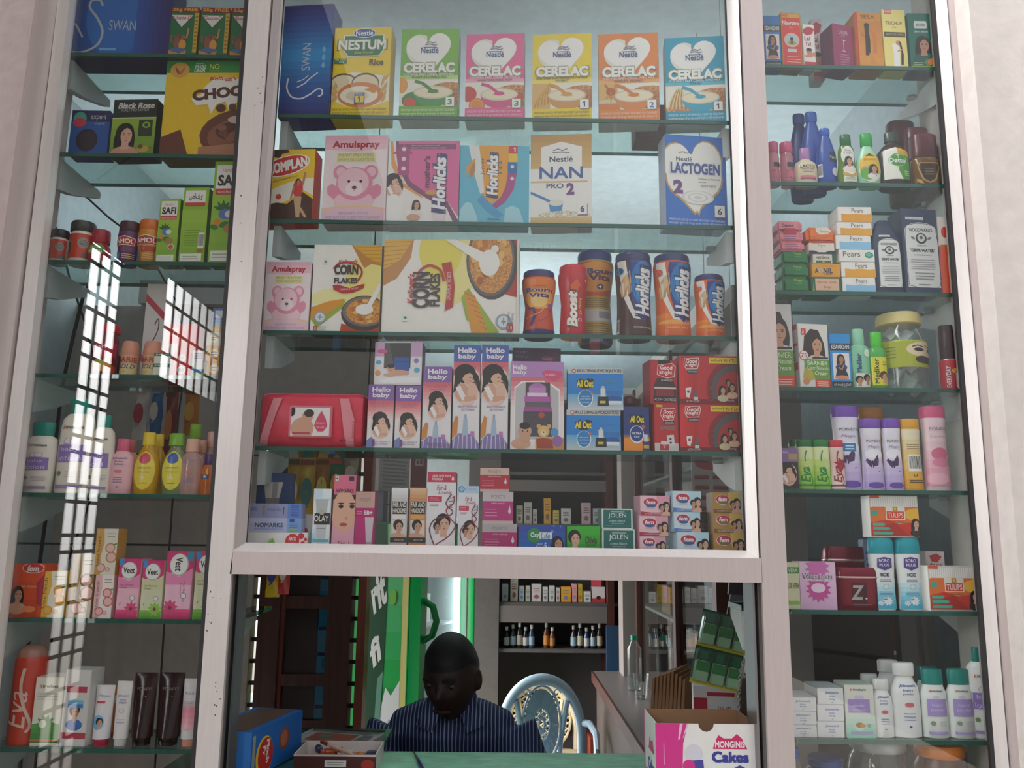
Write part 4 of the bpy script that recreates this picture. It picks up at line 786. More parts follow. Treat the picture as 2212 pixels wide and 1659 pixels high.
p = at(1168, 1500, 2.5); chair((p.x, 2.45, 0), .05, '9fb4c4', 0, 'pale blue plastic chair with a round medallion back')
p = at(1168, 1500, 2.98); chair((p.x, 2.98, 0), -.06, 'd8c8a8', 1, 'cream plastic chair with a lattice back behind the pale blue one')
boxat('red_block', 'low rust red block on the floor behind the chairs', 'crate', (.515, 2.9, .0005), .085, .2, .45, '7a3020', None, 0); boxat('blue_board', 'tall dark blue board leaning inside the back corner', 'board', (at(1335, 1450, 2.97).x-.01, 3.045, .0005), .09, .03, 1.0, '24405c', None, 0)  # plain red block stands in for a rust red area behind the chairs
# ---- the seated man
def man():
    r = empty('person', (at(985, 1440, .72).x-.012, .80, 0)); tag(r, 'man in a dark blue striped shirt sitting behind the counter, head bowed', 'person')
    SK = mat('33201a', .55, 0, 'skin'); bz = at(985, 1366, .70).z-.125       # head centre height
    m_ = MB(); HM = Matrix.Translation((0, -.09, bz)) @ Matrix.Rotation(-.30, 4, 'Z') @ Matrix.Rotation(.30, 4, 'X')
    def headp(n, k=1.0):
        x, y, z = n; rx, ry, rz_ = .078, .098, .12
        if z < 0: x *= 1-.28*(-z)**1.3; y = y*(1-.12*(-z)) 
        v = Vector((x*rx*k, y*ry*k, z*rz_*k)); 
        if k == 1 and y < 0:
            g = lambda cx, cz, w, a: a*math.exp(-((n[0]-cx)**2+(n[2]-cz)**2)/w)
            v.y -= g(0, -.12, .02, .024)+g(0, -.02, .02, .012)+g(0, -.47, .03, .007)+g(0, -.85, .05, .012)-g(.36, .1, .03, .010)-g(-.36, .1, .03, .010)+g(.36, .24, .03, .004)+g(-.36, .24, .03, .004)+g(.45, -.2, .05, .004)+g(-.45, -.2, .05, .004)
        return v
    NU, NV = 40, 30; vs = []; ns = []
    for i in range(NV+1):
        for j in range(NU):
            t, f = math.pi*i/NV, 6.2832*j/NU; n = (math.sin(t)*math.cos(f), math.sin(t)*math.sin(f), -math.cos(t)); vs.append(HM @ headp(n))
    m_.add(vs, [(i*NU+j, i*NU+(j+1) % NU, (i+1)*NU+(j+1) % NU, (i+1)*NU+j) for i in range(NV) for j in range(NU)], SK, True)
    def ball(c, rad, M=SK, mm=None):
        mm = mm or m_; c = Vector(c); n1 = 10; mm.add([c+Vector((rad[0]*math.sin(math.pi*i/n1)*math.cos(6.2832*j/12), rad[1]*math.sin(math.pi*i/n1)*math.sin(6.2832*j/12), -rad[2]*math.cos(math.pi*i/n1))) for i in range(n1+1) for j in range(12)], [(i*12+j, i*12+(j+1) % 12, (i+1)*12+(j+1) % 12, (i+1)*12+j) for i in range(n1) for j in range(12)], M, True)
    for sx_ in (-1, 1): ball(HM @ Vector((sx_*.079, .012, -.01)), (.011, .018, .03))
    sh = bz-.118                                                             # shoulder line
    m_.tube([HM @ Vector((0, .03, -.06)), (0, -.01, sh+.03), (0, .03, sh-.04)], [.056, .056, .07], SK, 14)
    def torso(mm, M, k):
        mm.loft([(.46, .155+k, .12+k, 0, .20), (.60, .15+k, .11+k, 0, .17), (.75, .155+k, .115+k, 0, .11), (.88, .172+k, .12+k, 0, .06), (sh-.05, .185+k, .105+k, 0, .03), (sh, .165+k, .08+k, 0, .02), (sh+.035, .085+k, .06+k, 0, .01)], M, n=30, e=2.3)
    def arm(mm, s, M, k, full):
        S, E_, H = Vector((s*.185, .02, sh-.045)), Vector((s*.24, .0, .82)), Vector((s*.075, -.235, .86)); mm.tube([S, S.lerp(E_, .5), E_], [.058+k, .05+k, .043+k], M, 14)
        mm.tube([E_, E_.lerp(H, .5), H], [.043+k, .038+k, .027+k], M, 14) if full else mm.tube([E_, E_.lerp(H, .55)], [.044+k, .043+k], M, 14)
        return H
    torso(m_, SK, 0)
    for s in (-1, 1):
        H = arm(m_, s, SK, 0, True); d = Vector((-s*.75, -.65, -.05)).normalized(); sd = Vector((0, 0, 1)).cross(d).normalized(); palm = H+d*.05; ball(palm, (.036, .04, .018))
        for f in range(4): b = H+d*.075+sd*(.03-.02*f)*1.0; L = (.062, .072, .068, .052)[f]; m_.tube([b-d*.02, b+d*L*.45+Vector((0, 0, .006)), b+d*L*.8+Vector((0, 0, -.006)), b+d*L+Vector((0, 0, -.02))], [.0095, .009, .0085, .007], SK, 8)
        b = H+d*.03+sd*.034*(-s); m_.tube([b, b+sd*(-s)*.02+d*.025, b+sd*(-s)*.024+d*.052], [.012, .0105, .008], SK, 8)
        m_.tube([(s*.1, .2, .5), (s*.1, -.02, .53), (s*.09, -.2, .5)], [.085, .078, .06], SK, 14); m_.tube([(s*.09, -.2, .5), (s*.09, -.19, .3), (s*.09, -.16, .09)], [.06, .052, .04], SK, 14); ball((s*.09, -.22, .045), (.045, .11, .04))
    o = m_.build('body', r); md = o.modifiers.new('union', 'REMESH'); md.mode = 'VOXEL'; md.voxel_size = .006; md.use_smooth_shade = True; sm = o.modifiers.new('smooth', 'SMOOTH'); sm.iterations = 3; sm.factor = .5
    # shirt
    SM = bpy.data.materials.new('striped_cotton'); SM.use_nodes = True; t = SM.node_tree; b = t.nodes['Principled BSDF']; b.inputs['Roughness'].default_value = .8
    co = nd(t, 'ShaderNodeTexCoord'); w_ = nd(t, 'ShaderNodeTexWave'); w_.inputs['Scale'].default_value = 28; w_.inputs['Distortion'].default_value = 1.2; w_.inputs['Detail Scale'].default_value = .6; t.links.new(co.outputs['Object'], w_.inputs['Vector']); cr = nd(t, 'ShaderNodeValToRGB'); cr.color_ramp.elements[0].position = .74; cr.color_ramp.elements[0].color = (*lin('1b274e'), 1); cr.color_ramp.elements[1].position = .86; cr.color_ramp.elements[1].color = (*lin('8592b6'), 1); t.links.new(w_.outputs['Fac'], cr.inputs[0]); t.links.new(cr.outputs[0], b.inputs['Base Color'])
    m_ = MB(); torso(m_, SM, .012)
    for s in (-1, 1): arm(m_, s, SM, .012, False)
    o = m_.build('shirt', r); md = o.modifiers.new('union', 'REMESH'); md.mode = 'VOXEL'; md.voxel_size = .007; md.use_smooth_shade = True; sm = o.modifiers.new('smooth', 'SMOOTH'); sm.iterations = 6; sm.factor = .5
    m_ = MB(); m_.loft([(sh-.005, .088, .088, 0, .0), (sh+.035, .076, .078, 0, .005), (sh+.06, .068, .07, 0, .012)], SM, n=24, capb=False, capt=False)
    for s in (-1, 1): m_.add([(s*.012, -.085, sh+.05), (s*.066, -.06, sh+.06), (s*.10, -.085, sh-.015), (s*.05, -.115, sh-.03), (s*.012, -.079, sh+.05), (s*.066, -.054, sh+.06), (s*.10, -.079, sh-.015), (s*.05, -.109, sh-.03)], [(0, 1, 2, 3), (7, 6, 5, 4), (0, 4, 5, 1), (1, 5, 6, 2), (2, 6, 7, 3), (3, 7, 4, 0)], SM)
    m_.build('collar', r)
    m_ = MB()
    for s in (-1, 1): m_.tube([(s*.1, .22, .5), (s*.1, -.02, .535), (s*.09, -.22, .5), (s*.09, -.2, .3), (s*.09, -.17, .1)], [.1, .092, .076, .068, .06], mat('2a2a30', .8, 0, 'cloth'), 14)
    m_.build('trousers', r)
    # hair cap
    m_ = MB(); vs = []; NU, NV = 40, 18
    for i in range(NV+1):
        for j in range(NU):
            f = 6.2832*j/NU; tm = 1.12 if math.sin(f) < -.2 else (1.12+(math.sin(f)+.2)*.75); tt = tm*i/NV; n = (math.sin(tt)*math.cos(f), math.sin(tt)*math.sin(f), math.cos(tt)); e = 1.0+.075*min(1, (NV-i)/3); vs.append(HM @ (headp(n, 1.0 if i == NV else e)*(1.01 if i == NV else 1)))
    m_.add(vs, [(i*NU+j, i*NU+(j+1) % NU, (i+1)*NU+(j+1) % NU, (i+1)*NU+j)[::-1] for i in range(NV) for j in range(NU)], mat('0e0c0d', .6, 0, 'cloth'), True); m_.build('hair', r)
    for s in (-1, 1):
        m_ = MB(); ball(HM @ Vector((s*.031, -.076, .012)), (.012, .009, .007), mat('5f5650', .3), m_); ball(HM @ Vector((s*.031, -.0835, .010)), (.0055, .003, .0055), mat('120c0a', .2), m_); m_.build('eye', r)
        m_ = MB(); m_.tube([HM @ Vector((s*x, y, z)) for x, y, z in ((.014, -.099, .032), (.03, -.1, .038), (.048, -.088, .032))], .0045, mat('0e0c0d', .7), 6); m_.build('eyebrow', r)
    m_ = MB(); m_.tube([HM @ Vector((x, -.1+abs(x)*.35, -.058)) for x in (-.026, -.012, 0, .012, .026)], [.003, .006, .0055, .006, .003], mat('2c1512', .6), 8); m_.build('lips', r)
    st = empty('stool', (r.location.x, r.location.y+.2, 0)); tag(st, 'dark round stool under the seated man', 'stool'); m_ = MB(); m_.loft([(.36, .15, .15), (.375, .16, .16), (.395, .15, .15)], mat('3a2a24', .5, 0, 'wood')); m_.build('seat', st)
    for a_ in range(4): m_ = MB(); m_.tube([(.1*math.cos(.785+1.571*a_), .1*math.sin(.785+1.571*a_), .36), (.15*math.cos(.785+1.571*a_), .15*math.sin(.785+1.571*a_), .012)], .016, mat('3a2a24', .5, 0, 'wood'), 8); m_.build('leg', st)
man()

# added, unseen fill tubes in upward troughs to brighten the ceiling
def trough(loc, L, rz, label):
    r = empty('trough_lamp', loc, rz); tag(r, label, 'lamp', 'added upward fill tubes'); m_ = MB(); W_ = mat('d8d8d6', .5); m_.box(-L/2, L/2, -.06, .06, 0, .01, W_); m_.box(-L/2, L/2, -.07, -.06, 0, .09, W_); m_.box(-L/2, L/2, .06, .07, 0, .09, W_); m_.build('trough', r)
    m_ = MB(); m_.tube([(-L/2+.03, 0, .035), (L/2-.03, 0, .035)], .014, FILL_GLOW, 12); m_.build('tube', r)
FILL_GLOW = emit('fill_tube_glow', (.86, .95, 1), 66)
trough((.77, 1.5, 2.251), 1.2, 1.5708, 'added fill tube in a trough on top of the side cabinet, throwing light up')
trough((.2, 3.25, 2.301), 1.2, 0, 'added fill tube in a trough on top of the medicine cabinet, throwing light up')
trough((-.9, WY+.03, 2.351), 1.0, 0, 'added fill tube in a trough on top of the wooden partition, throwing light up')
# ================================================================== goods in the wide middle window
HINDI = 'महत्वपूर्ण सूचना: माँ का दूध आपके बच्चे के लिए सर्वोत्तम है।'
def swan_mark(a, cx, cy, s, c, rot=False):
    pts = [(-.8, 1.0), (-.2, 1.05), (.35, .75), (.5, .2), (.25, -.35), (-.05, -.75), (0, -1.05), (.3, -1.05), (.42, -.8)]
    sm = []
    for i in range(len(pts)-1):
        p0, p1, p2, p3 = pts[max(i-1, 0)], pts[i], pts[i+1], pts[min(i+2, len(pts)-1)]
        for k in range(5):
            t = k/5; sm.append(tuple(.5*(2*p1[j]+(p2[j]-p0[j])*t+(2*p0[j]-5*p1[j]+4*p2[j]-p3[j])*t*t+(3*p1[j]-p0[j]-3*p2[j]+p3[j])*t**3) for j in (0, 1)))
    f = (lambda p: (cx-p[1]*s/a.a, cy+p[0]*s)) if rot else (lambda p: (cx+p[0]*s/a.a, cy+p[1]*s))
    a.cur = 'swan_emblem'
    a.L([f(p) for p in sm], s*.09, c)
    a.L([f(p) for p in ((-1.1, -.75), (-.8, -.35), (-.45, 0), (-.2, .45))], s*.07, c); a.L([f(p) for p in ((-.95, -.2), (-.7, .1), (-.55, .5))], s*.05, c); a.cur = None
def sanitary(a):
    a.G(0, 0, 1, .45, '2a2a78', '2f8fd0', 9); a.G(0, .45, 1, 1, '2f8fd0', '26307c', 9)
    a.T('SWAN', .5, .47, .17, .24, 'b9c3d6', 90); swan_mark(a, .5, .77, .14, 'dfe3ea', True)
    for k in range(3): a.leaf(.85, .44+.07*k, .06, 90, '7fb4e0', .5)
bx('sanitary_pad_pack', 'upright blue carton with a silver swan outline beside the yellow rice cereal carton', 'carton', (598, 10, 711, 245), 'C1', '27348a', sanitary, yaw=-6, d=.07, ro=.25)
def nestum(a):
    a.P([(0, .56), (.35, .5), (1, .55), (1, .82), (.75, .87), (.5, .88), (.25, .87), (0, .8)], 'f3ead9')
    a.cur = 'picture'
    for cx in (.2, .58): a.E(cx, .62, .24, .11, '6d5238'); a.E(cx, .63, .225, .1, 'ead9b8')
    a.E(.5, .75, .4, .14, 'd9853d'); a.E(.48, .755, .33, .1, 'f4ead8'); a.E(.45, .76, .2, .055, 'e6d4b2'); a.P([(.55, .69), (.82, .66), (.75, .74)], 'd98d3c')
    for k in range(9): a.leaf(.86+.02*(k % 3), .84-.03*k, .09, 55+8*(k % 4), 'd9ad5a'); a.leaf(.06+.02*(k % 3), .84-.02*k, .08, 110, 'd9ad5a')
    a.cur = None
    a.P([(.17, .09), (.88, .09), (.88, .27), (.8, .33), (.25, .33), (.17, .27)], 'eef0e8'); a.P([(.19, .1), (.86, .1), (.86, .265), (.79, .32), (.26, .32), (.19, .265)], '1f7a4a')
    a.E(.53, .07, .2, .055, 'e8eef2'); a.E(.53, .07, .185, .047, '2a5aa8'); a.T('Nestlé', .53, .07, .3, .055, 'f4f4f4', b=.02)
    a.T('NESTUM', .5, .2, .82, .1, 'f5f3ee', b=.04, o=('7c8f6d', 1)); a.T('Baby Cereal', .53, .29, .32, .033, 'e7d94a')
    a.R(.02, .35, .24, .405, '2a7a4d'); a.T('MIX WITH', .13, .364, .18, .018, 'e8efe6'); a.T('MILK', .15, .39, .09, .018, 'e8efe6')
    a.T('Rice', .76, .395, .25, .07, '6b4a2c', b=.03)
    a.R(.405, .73, .58, .855, '3d5ea5'); a.R(.42, .765, .565, .835, 'f1ce35'); a.T('1', .49, .8, .07, .06, '3a3f7a', b=.03); a.T('STAGE', .49, .748, .12, .02, 'f4f4f4')
    a.T('IMPORTANT NOTICE: MOTHER\'S MILK IS BEST FOR YOUR BABY.', .5, .91, .95, .024, '7c5d2c'); a.T(HINDI, .5, .95, .95, .032, '7c5d2c')
bx('cereal_carton', 'yellow baby cereal carton with a green name plate and a bowl of rice', 'carton', (712, 58, 840, 245), 'C1', 'f2d21f', nestum, yaw=-4, d=.055, side='e0bb17', group='baby cereal cartons on the top wide shelf')
def cerelac(num, kind, base, pale, txt, spoon, bowlc, extra):
    def f(a):
        a.R(0, .56, 1, .86, 'efe9dd'); a.R(0, .525, 1, .567, pale)
        a.E(.33, .23, .24, .165, 'e6e6dc', a0=60, a1=300); a.heart(.5, .285, .78, .44, 'f6f3f1', tl=8)
        a.cur = 'picture'
        a.E(.85, .7, .36, .1, 'c98d52', kind='grain'); a.E(.98, .78, .3, .1, 'b97a48', kind='grain'); a.cur = None
        extra(a)
        a.bowl(.58, .71, .2, bowlc, 'efe3c6', spoon)
        a.R(0, .86, 1, 1, base)
        a.L([(.44, .165), (.5, .15), (.56, .165), (.61, .15)], .012, '8c8ea6'); a.L([(.42, .185), (.5, .175), (.58, .19), (.63, .18)], .012, '8c8ea6')
        a.T('Nestlé', .5, .245, .3, .062, '35528f', b=.02); a.L([(.39, .213), (.62, .213)], .007, '35528f')
        a.T('CERELAC', .5, .44, .88, .115, 'f6f4f0', b=.05, o=('9aa08a', 1.1))
        a.T('FORTIFIED BABY CEREAL WITH MILK', .5, .515, .86, .022, txt, b=.02); a.T(kind, .5, .545, min(.6, .045*len(kind)), .02, '6d6458', b=.02)
        a.R(.8, .77, .955, .875, '8a8a80'); a.R(.8, .765, .945, .865, 'f4f4ef'); a.T(str(num), .872, .818, .075, .062, {1: '5b3d78', 2: '3f7fb5', 3: '4f9a58'}[num], b=.03)
        a.T('IMPORTANT NOTICE: MOTHER\'S MILK IS BEST FOR YOUR BABY.', .5, .905, .92, .026, txt); a.T(HINDI, .5, .948, .92, .036, txt)
    return f
def veg(a):
    a.cur = 'picture'; a.E(.02, .63, .12, .09, 'e7a23b'); a.E(.28, .8, .24, .1, '3d8a45'); a.C(.18, .83, .065, 'd4503a'); a.leaf(.16, .78, .05, 60, '4f8f3e'); a.leaf(.4, .84, .25, 8, '6aa845', .25); a.cur = None
def fruit(a):
    a.cur = 'picture'; a.C(.05, .7, .09, 'cf4240'); a.C(.2, .83, .085, 'd9772a'); a.C(.2, .83, .072, 'eaa65a'); a.C(.2, .83, .06, 'e58f33'); a.E(.6, .83, .13, .04, 'efe3b8'); a.E(.9, .74, .1, .05, 'c9543f'); a.cur = None
def wheat(a):
    a.cur = 'picture'; a.R(0, .57, .3, .86, 'e0b56c')
    for k in range(10): a.leaf(.02+.03*k, .86-.005*k, .26, 62+3*k, ('c98f3c', 'e2b765')[k % 2], .12)
    a.cur = None
def honey(a):
    wheat(a); a.cur = 'picture'; a.E(.17, .78, .19, .035, 'd8cdb6'); a.P([(0, .79), (.34, .79), (.36, .86), (0, .86)], 'd9822f'); a.E(.2, .66, .08, .045, 'b9652a'); a.L([(.1, .58), (.2, .66)], .02, 'b9652a'); a.L([(.2, .66), (.2, .78)], .012, 'd98a2c'); a.cur = None
def rice(a):
    a.cur = 'picture'; a.E(.3, .86, .4, .06, 'c98f6a', kind='grain')
    for k in range(9): a.leaf(.02+.035*k, .85, .27, 68+3*k, ('e6cf9a', 'b98a4e')[k % 2], .1)
    a.cur = None
cg = 'baby cereal cartons on the top wide shelf'
for r, base, pale, num, kind, txt, sp, bc, ex, yw, lab in (
    ((860, 61, 988, 249), '76b82e', 'b9dc86', 3, 'WHEAT-RICE MIXED VEG', 'f2f6e6', '4c8a3a', '4c9a50', veg, -8, 'light green baby cereal carton with a white heart, tomato and pea pod'),
    ((1003, 72, 1132, 251), 'e8649c', 'f2acc8', 3, 'WHEAT-RICE MIXED FRUIT', 'fbeaf1', 'd8478a', 'd8578e', fruit, -11, 'pink baby cereal carton with a white heart and a cut orange'),
    ((1149, 72, 1279, 253), 'f0d51e', 'f3e069', 1, 'WHEAT', '85701f', 'dd9a4a', 'd59a50', wheat, -14, 'yellow baby cereal carton with a white heart and wheat ears'),
    ((1294, 71, 1425, 255), 'e88838', 'f0ae6f', 2, 'WHEAT HONEY', 'fbead9', 'd9823d', 'df8a44', honey, -15, 'orange baby cereal carton with a white heart and a honey jar'),
    ((1440, 79, 1568, 257), '149fc0', '55bfd6', 1, 'RICE', 'e8f6fa', '2fa5c4', '35a8c6', rice, -17, 'turquoise baby cereal carton with a white heart and a blue bowl')):
    bx('cereal_carton', lab, 'carton', r, 'C1', base, cerelac(num, kind, base, pale, txt, sp, bc, ex), yaw=yw*.35, d=.05, side='c9c6bd', group=cg, sideart=lambda a, b=base: (a.P([(0, .3), (1, .38), (1, .62), (0, .58)], b), a.R(0, .62, 1, .8, 'd8c9a8'), a.R(0, .8, 1, 1, b), a.lines(.2, .85, .42, .58, 7, 'd8d4c8')))
bx('small_carton', 'small maroon carton lying at the back of the top wide shelf', 'carton', (1372, 225, 1440, 262), 'C1', '8a3f38', Y=.125, d=.07)
# ---- second shelf
def complan(a):
    a.P([(0, 0), (.45, 0), (.5, .04), (.35, .06), (.3, .12), (.15, .1), (.08, .17), (0, .15)], '4a2a20')
    a.P([(0, .62), (.2, .55), (.5, .47), (.75, .42), (1, .4), (1, .65), (.75, .55), (.6, .68), (.3, .78), (0, .74)], 'efe9dc')
    a.P([(0, .78), (.3, .74), (.5, .76), (.8, .6), (1, .7), (1, 1), (0, 1)], '4b2c22', kind='foil')
    a.cur = 'brand_badge'; a.P([(.02+.42+.46*math.cos(t)-.08*math.sin(t), .23-.13*math.sin(t)-.09*math.cos(t)) for t in [6.2832*i/24 for i in range(24)]], 'f3efe6')
    a.P([(.44+.43*math.cos(t)-.07*math.sin(t), .23-.115*math.sin(t)-.085*math.cos(t)) for t in [6.2832*i/24 for i in range(24)]], 'd0312a'); a.cur = None
    a.T('COMPLAN', .47, .225, .78, .13, 'f5f2ee', b=.06, sh=.15, tl=13); a.T('Complete Planned Milk Drink', .4, .42, .6, .03, '5a3a1c', tl=13)
    a.cur = 'picture'; a.C(.33, .66, .045, 'f0ded0'); a.C(.33, .66, .038, 'c8452f')
    a.E(.7, .55, .1, .13, 'cf3b35'); a.L([(.79, .5), (.83, .33)], .03, 'b98262'); a.L([(.62, .52), (.57, .7)], .025, 'b98262'); a.P([(.62, .66), (.78, .66), (.76, .95), (.69, .95)], 'c9a27e'); a.L([(.76, .82), (.88, .95)], .035, 'c9a27e'); a.face(.7, .46, .035, '3b2620', 'b98262', long=0); a.cur = None
bx('drink_powder_carton', 'yellow and brown drink powder carton with a red oval and a reaching girl', 'carton', (560, 322, 675, 472), 'C2', 'eec62c', complan, yaw=-5, d=.055, side='d23a2c')
def bear(a, low=1):
    a.G(0, 0, 1, .16, 'eeb3c6', 'f0c4d2', 3); a.P([(0, .16), (.5, .19), (1, .15), (1, .1), (0, .1)], 'f0c4d2')
    a.R(.2, .2, .82, .31, 'ece0a4'); a.T('INFANT MILK FOOD', .51, .228, .56, .034, '9aa86a', b=.01); a.T('INFANT MILK SUBSTITUTE', .51, .28, .56, .03, '9aa86a')
    a.T('Amulspray', .5, .115, .74, .095, 'b8303c', b=.04)
    a.cur = 'picture'
    P1, P2, P3 = 'e995b2', 'f4c9d6', 'dd7499'
    for cx in (.27, .75): a.E(cx, .43, .115, .085, P1); a.E(cx+.01, .425, .075, .055, P2)
    for sx_ in (-1, 1): a.P([(.5+sx_*.14, .84), (.5+sx_*.42, .68), (.5+sx_*.43, .6), (.5+sx_*.36, .56), (.5+sx_*.27, .6), (.5+sx_*.2, .72)], P1)
    a.E(.5, .76, .31, .12, P2); a.E(.5, .56, .29, .19, P1); a.E(.48, .54, .25, .16, P2); a.E(.5, .62, .14, .085, 'f8e0e6')
    for cx in (.41, .6): a.E(cx, .535, .022, .016, '4a3438')
    a.E(.5, .605, .04, .018, '7a4450'); a.L([(.5, .62), (.5, .645)], .006, '8a5560'); a.cur = None
    a.P([(0, .84), (.25, .82), (.5, .815), (.75, .82), (1, .84), (1, 1), (0, 1)], 'efd09a'); a.P([(0, .86), (.25, .835), (.5, .83), (.75, .835), (1, .86), (1, 1), (0, 1)], 'eec6d4')
    a.T('IMPORTANT NOTICE', .5, .9, .46, .03, '9b93c8'); a.T('MOTHER\'S MILK IS BEST FOR YOUR BABY', .5, .945, .86, .032, '9b93c8')
bx('milk_powder_carton', 'large pale pink infant milk carton with a pink bear picture', 'carton', (692, 292, 832, 474), 'C2', 'f3e3e7', bear, yaw=-3, d=.06, group='pink infant milk cartons')
def horl(a, cx, cy, w, h, c='f6f4f4', oc='3c3f78'): a.T('Horlicks', cx, cy, w, h, c, 90, .05, .18, 0, (oc, 1.2), 'brand_lettering')
def mothers(a):
    a.P([(.12, 0), (1, 0), (1, .92), (.86, .75), (.55, .7), (.3, .55), (.14, .3), (.1, .1)], 'e56aa4')
    a.P([(.1, 0), (.14, 0), (.18, .25), (.33, .5), (.6, .66), (.85, .74), (1, .96), (1, 1), (.94, 1), (.84, .82), (.6, .72), (.3, .57), (.14, .33)], '8a4a76'); a.P([(.03, 0), (.06, 0), (.1, .25), (.24, .52), (.5, .68), (.5, .7), (.2, .55), (.05, .3)], 'e8a255')
    a.R(.14, .04, .95, .1, '8a4a76'); a.T('SPECIALISED NUTRITION FOR', .52, .058, .4, .016, 'e9d3e2'); a.T('PREGNANT AND BREASTFEEDING WOMEN', .56, .085, .5, .016, 'e9d3e2')
    a.P([(.22, .03), (.35, .16), (.3, .16), (.3, .42), (.14, .42), (.14, .16), (.06, .16)], 'b2497f')
    for y in (.1, .22, .34): a.C(.22, y, .025, 'efe0ea')
    a.mother(.1, .53, .085); a.cur = 'picture'; a.E(.1, .83, .13, .18, 'f1eeee'); a.face(.42, .78, .045, '2c1c1a', 'd9a48a', 'e9e3e0'); a.E(.38, .93, .09, .04, 'd9a48a'); a.leaf(.52, .64, .2, 5, 'd99b4a', .3); a.P([(.66, .9), (.82, .88), (.8, .99), (.69, .99)], 'ead7df'); a.cur = None
    a.T("mother's", .55, .38, .085, .38, '5a3560', 90, .02); horl(a, .73, .52, .16, .62)
bx('malt_drink_carton', 'pink and white malt drink carton picturing a pregnant woman', 'carton', (832, 304, 990, 476), 'C2', 'f1ecea', mothers, yaw=-2, d=.06)
def junior(a):
    a.P([(.27, 0), (.58, 0), (.76, 0), (.76, .15), (.72, .5), (.55, .7), (.36, .77), (.3, .45)], 'eda62e'); a.P([(.72, .4), (.8, .38), (.78, .55), (.66, .72), (.5, .82), (.45, .78), (.6, .65)], 'b2468c')
    a.P([(.12, 0), (.27, 0), (.33, .35), (.36, .6), (.3, .62), (.22, .4)], 'e9e9e6'); a.leaf(.1, .38, .24, 65, 'd6a25f', .4); a.leaf(.15, .42, .22, 75, 'c08b4a', .3)
    a.P([(.33, .63), (.5, .78), (.64, .88), (.55, .92), (.4, .84), (.25, .7)], '4e9fd0'); a.P([(.02, .82), (.1, .72), (.18, .74), (.26, .9), (.28, 1), (0, 1)], 'a9dbe8'); a.P([(.66, .8), (.76, .76), (.86, .8), (.94, 1), (.64, 1)], 'a9dbe8')
    a.R(.7, 0, .83, .1, 'd23545'); a.T('1', .79, .05, .05, .06, 'f4e6e6', b=.03); a.P([(.7, .1), (.83, .1), (.83, .21), (.7, .21)], 'e9c93a'); a.P([(.69, .21), (.83, .21), (.82, .36), (.69, .36)], '3170b4'); a.P([(.69, .36), (.82, .36), (.78, .54), (.66, .54)], 'b2468c')
    for y in (.27, .42): a.C(.755, y, .022, 'dfe7ee')
    a.T('Junior', .33, .27, .065, .22, '9c4a35', 90); horl(a, .47, .38, .14, .5); a.T('1 2 3', .585, .28, .04, .16, '2f7fae', 90, .04); a.T('ORIGINAL', .5, .935, .18, .025, '4c5a86')
bx('malt_drink_carton', 'sky blue and orange malt drink carton beside the gold formula box', 'carton', (990, 314, 1143, 479), 'C2', '63bcd8', junior, yaw=0, d=.055)
def nan(a):
    a.G(0, 0, 1, .4, 'c99a55', 'd8b577', 5); a.R(0, .38, 1, 1, 'f4f1ee'); a.P([(.17, .14), (.5, .08), (.84, .14), (.84, .36), (.7, .44), (.5, .5), (.3, .44), (.17, .36)], 'f5f2ef'); a.R(0, .515, .93, .535, 'dec092')
    a.L([(.37, .18), (.45, .16), (.52, .18), (.6, .16)], .014, '8f939a'); a.L([(.36, .2), (.5, .195), (.64, .205)], .014, '8f939a')
    a.T('Nestlé', .5, .275, .38, .06, '4a5770', b=.02); a.T('NAN', .5, .425, .7, .125, '3f63ab', b=.02, part='brand_lettering'); a.T('PRO', .4, .57, .28, .055, '4c4f86', b=.01); a.T('2', .65, .605, .13, .13, '7a4a8c', b=.05)
    a.cur = 'picture'; a.L([(0, .64), (.2, .7), (.35, .75)], .025, '3f86c8'); a.P([(.3, .76), (.53, .77), (.5, .88), (.33, .88)], '4a93d2'); a.E(.42, .755, .12, .035, 'e9e6da'); a.E(.55, .89, .42, .045, 'e3dac8', kind='grain'); a.cur = None
    a.G(0, .91, 1, 1, 'dfc08a', 'd6b478', 3); a.R(.77, .77, .93, .9, '7b6a8e'); a.R(.77, .765, .92, .885, 'f4f3f0'); a.T('6', .845, .825, .07, .07, '53505c', b=.03)
bx('milk_powder_carton', 'white and gold formula carton with a blue scoop, next to the empty gap', 'carton', (1145, 290, 1279, 482), 'C2', 'd6b070', nan, yaw=-5, d=.055, side='d8d2cb', sideart=lambda a: (a.R(.2, .25, .85, .65, '9a7f5f'), a.lines(.25, .8, .27, .63, 14, 'cdbfa9'), a.R(0, .8, 1, .86, '6a4a7c')))
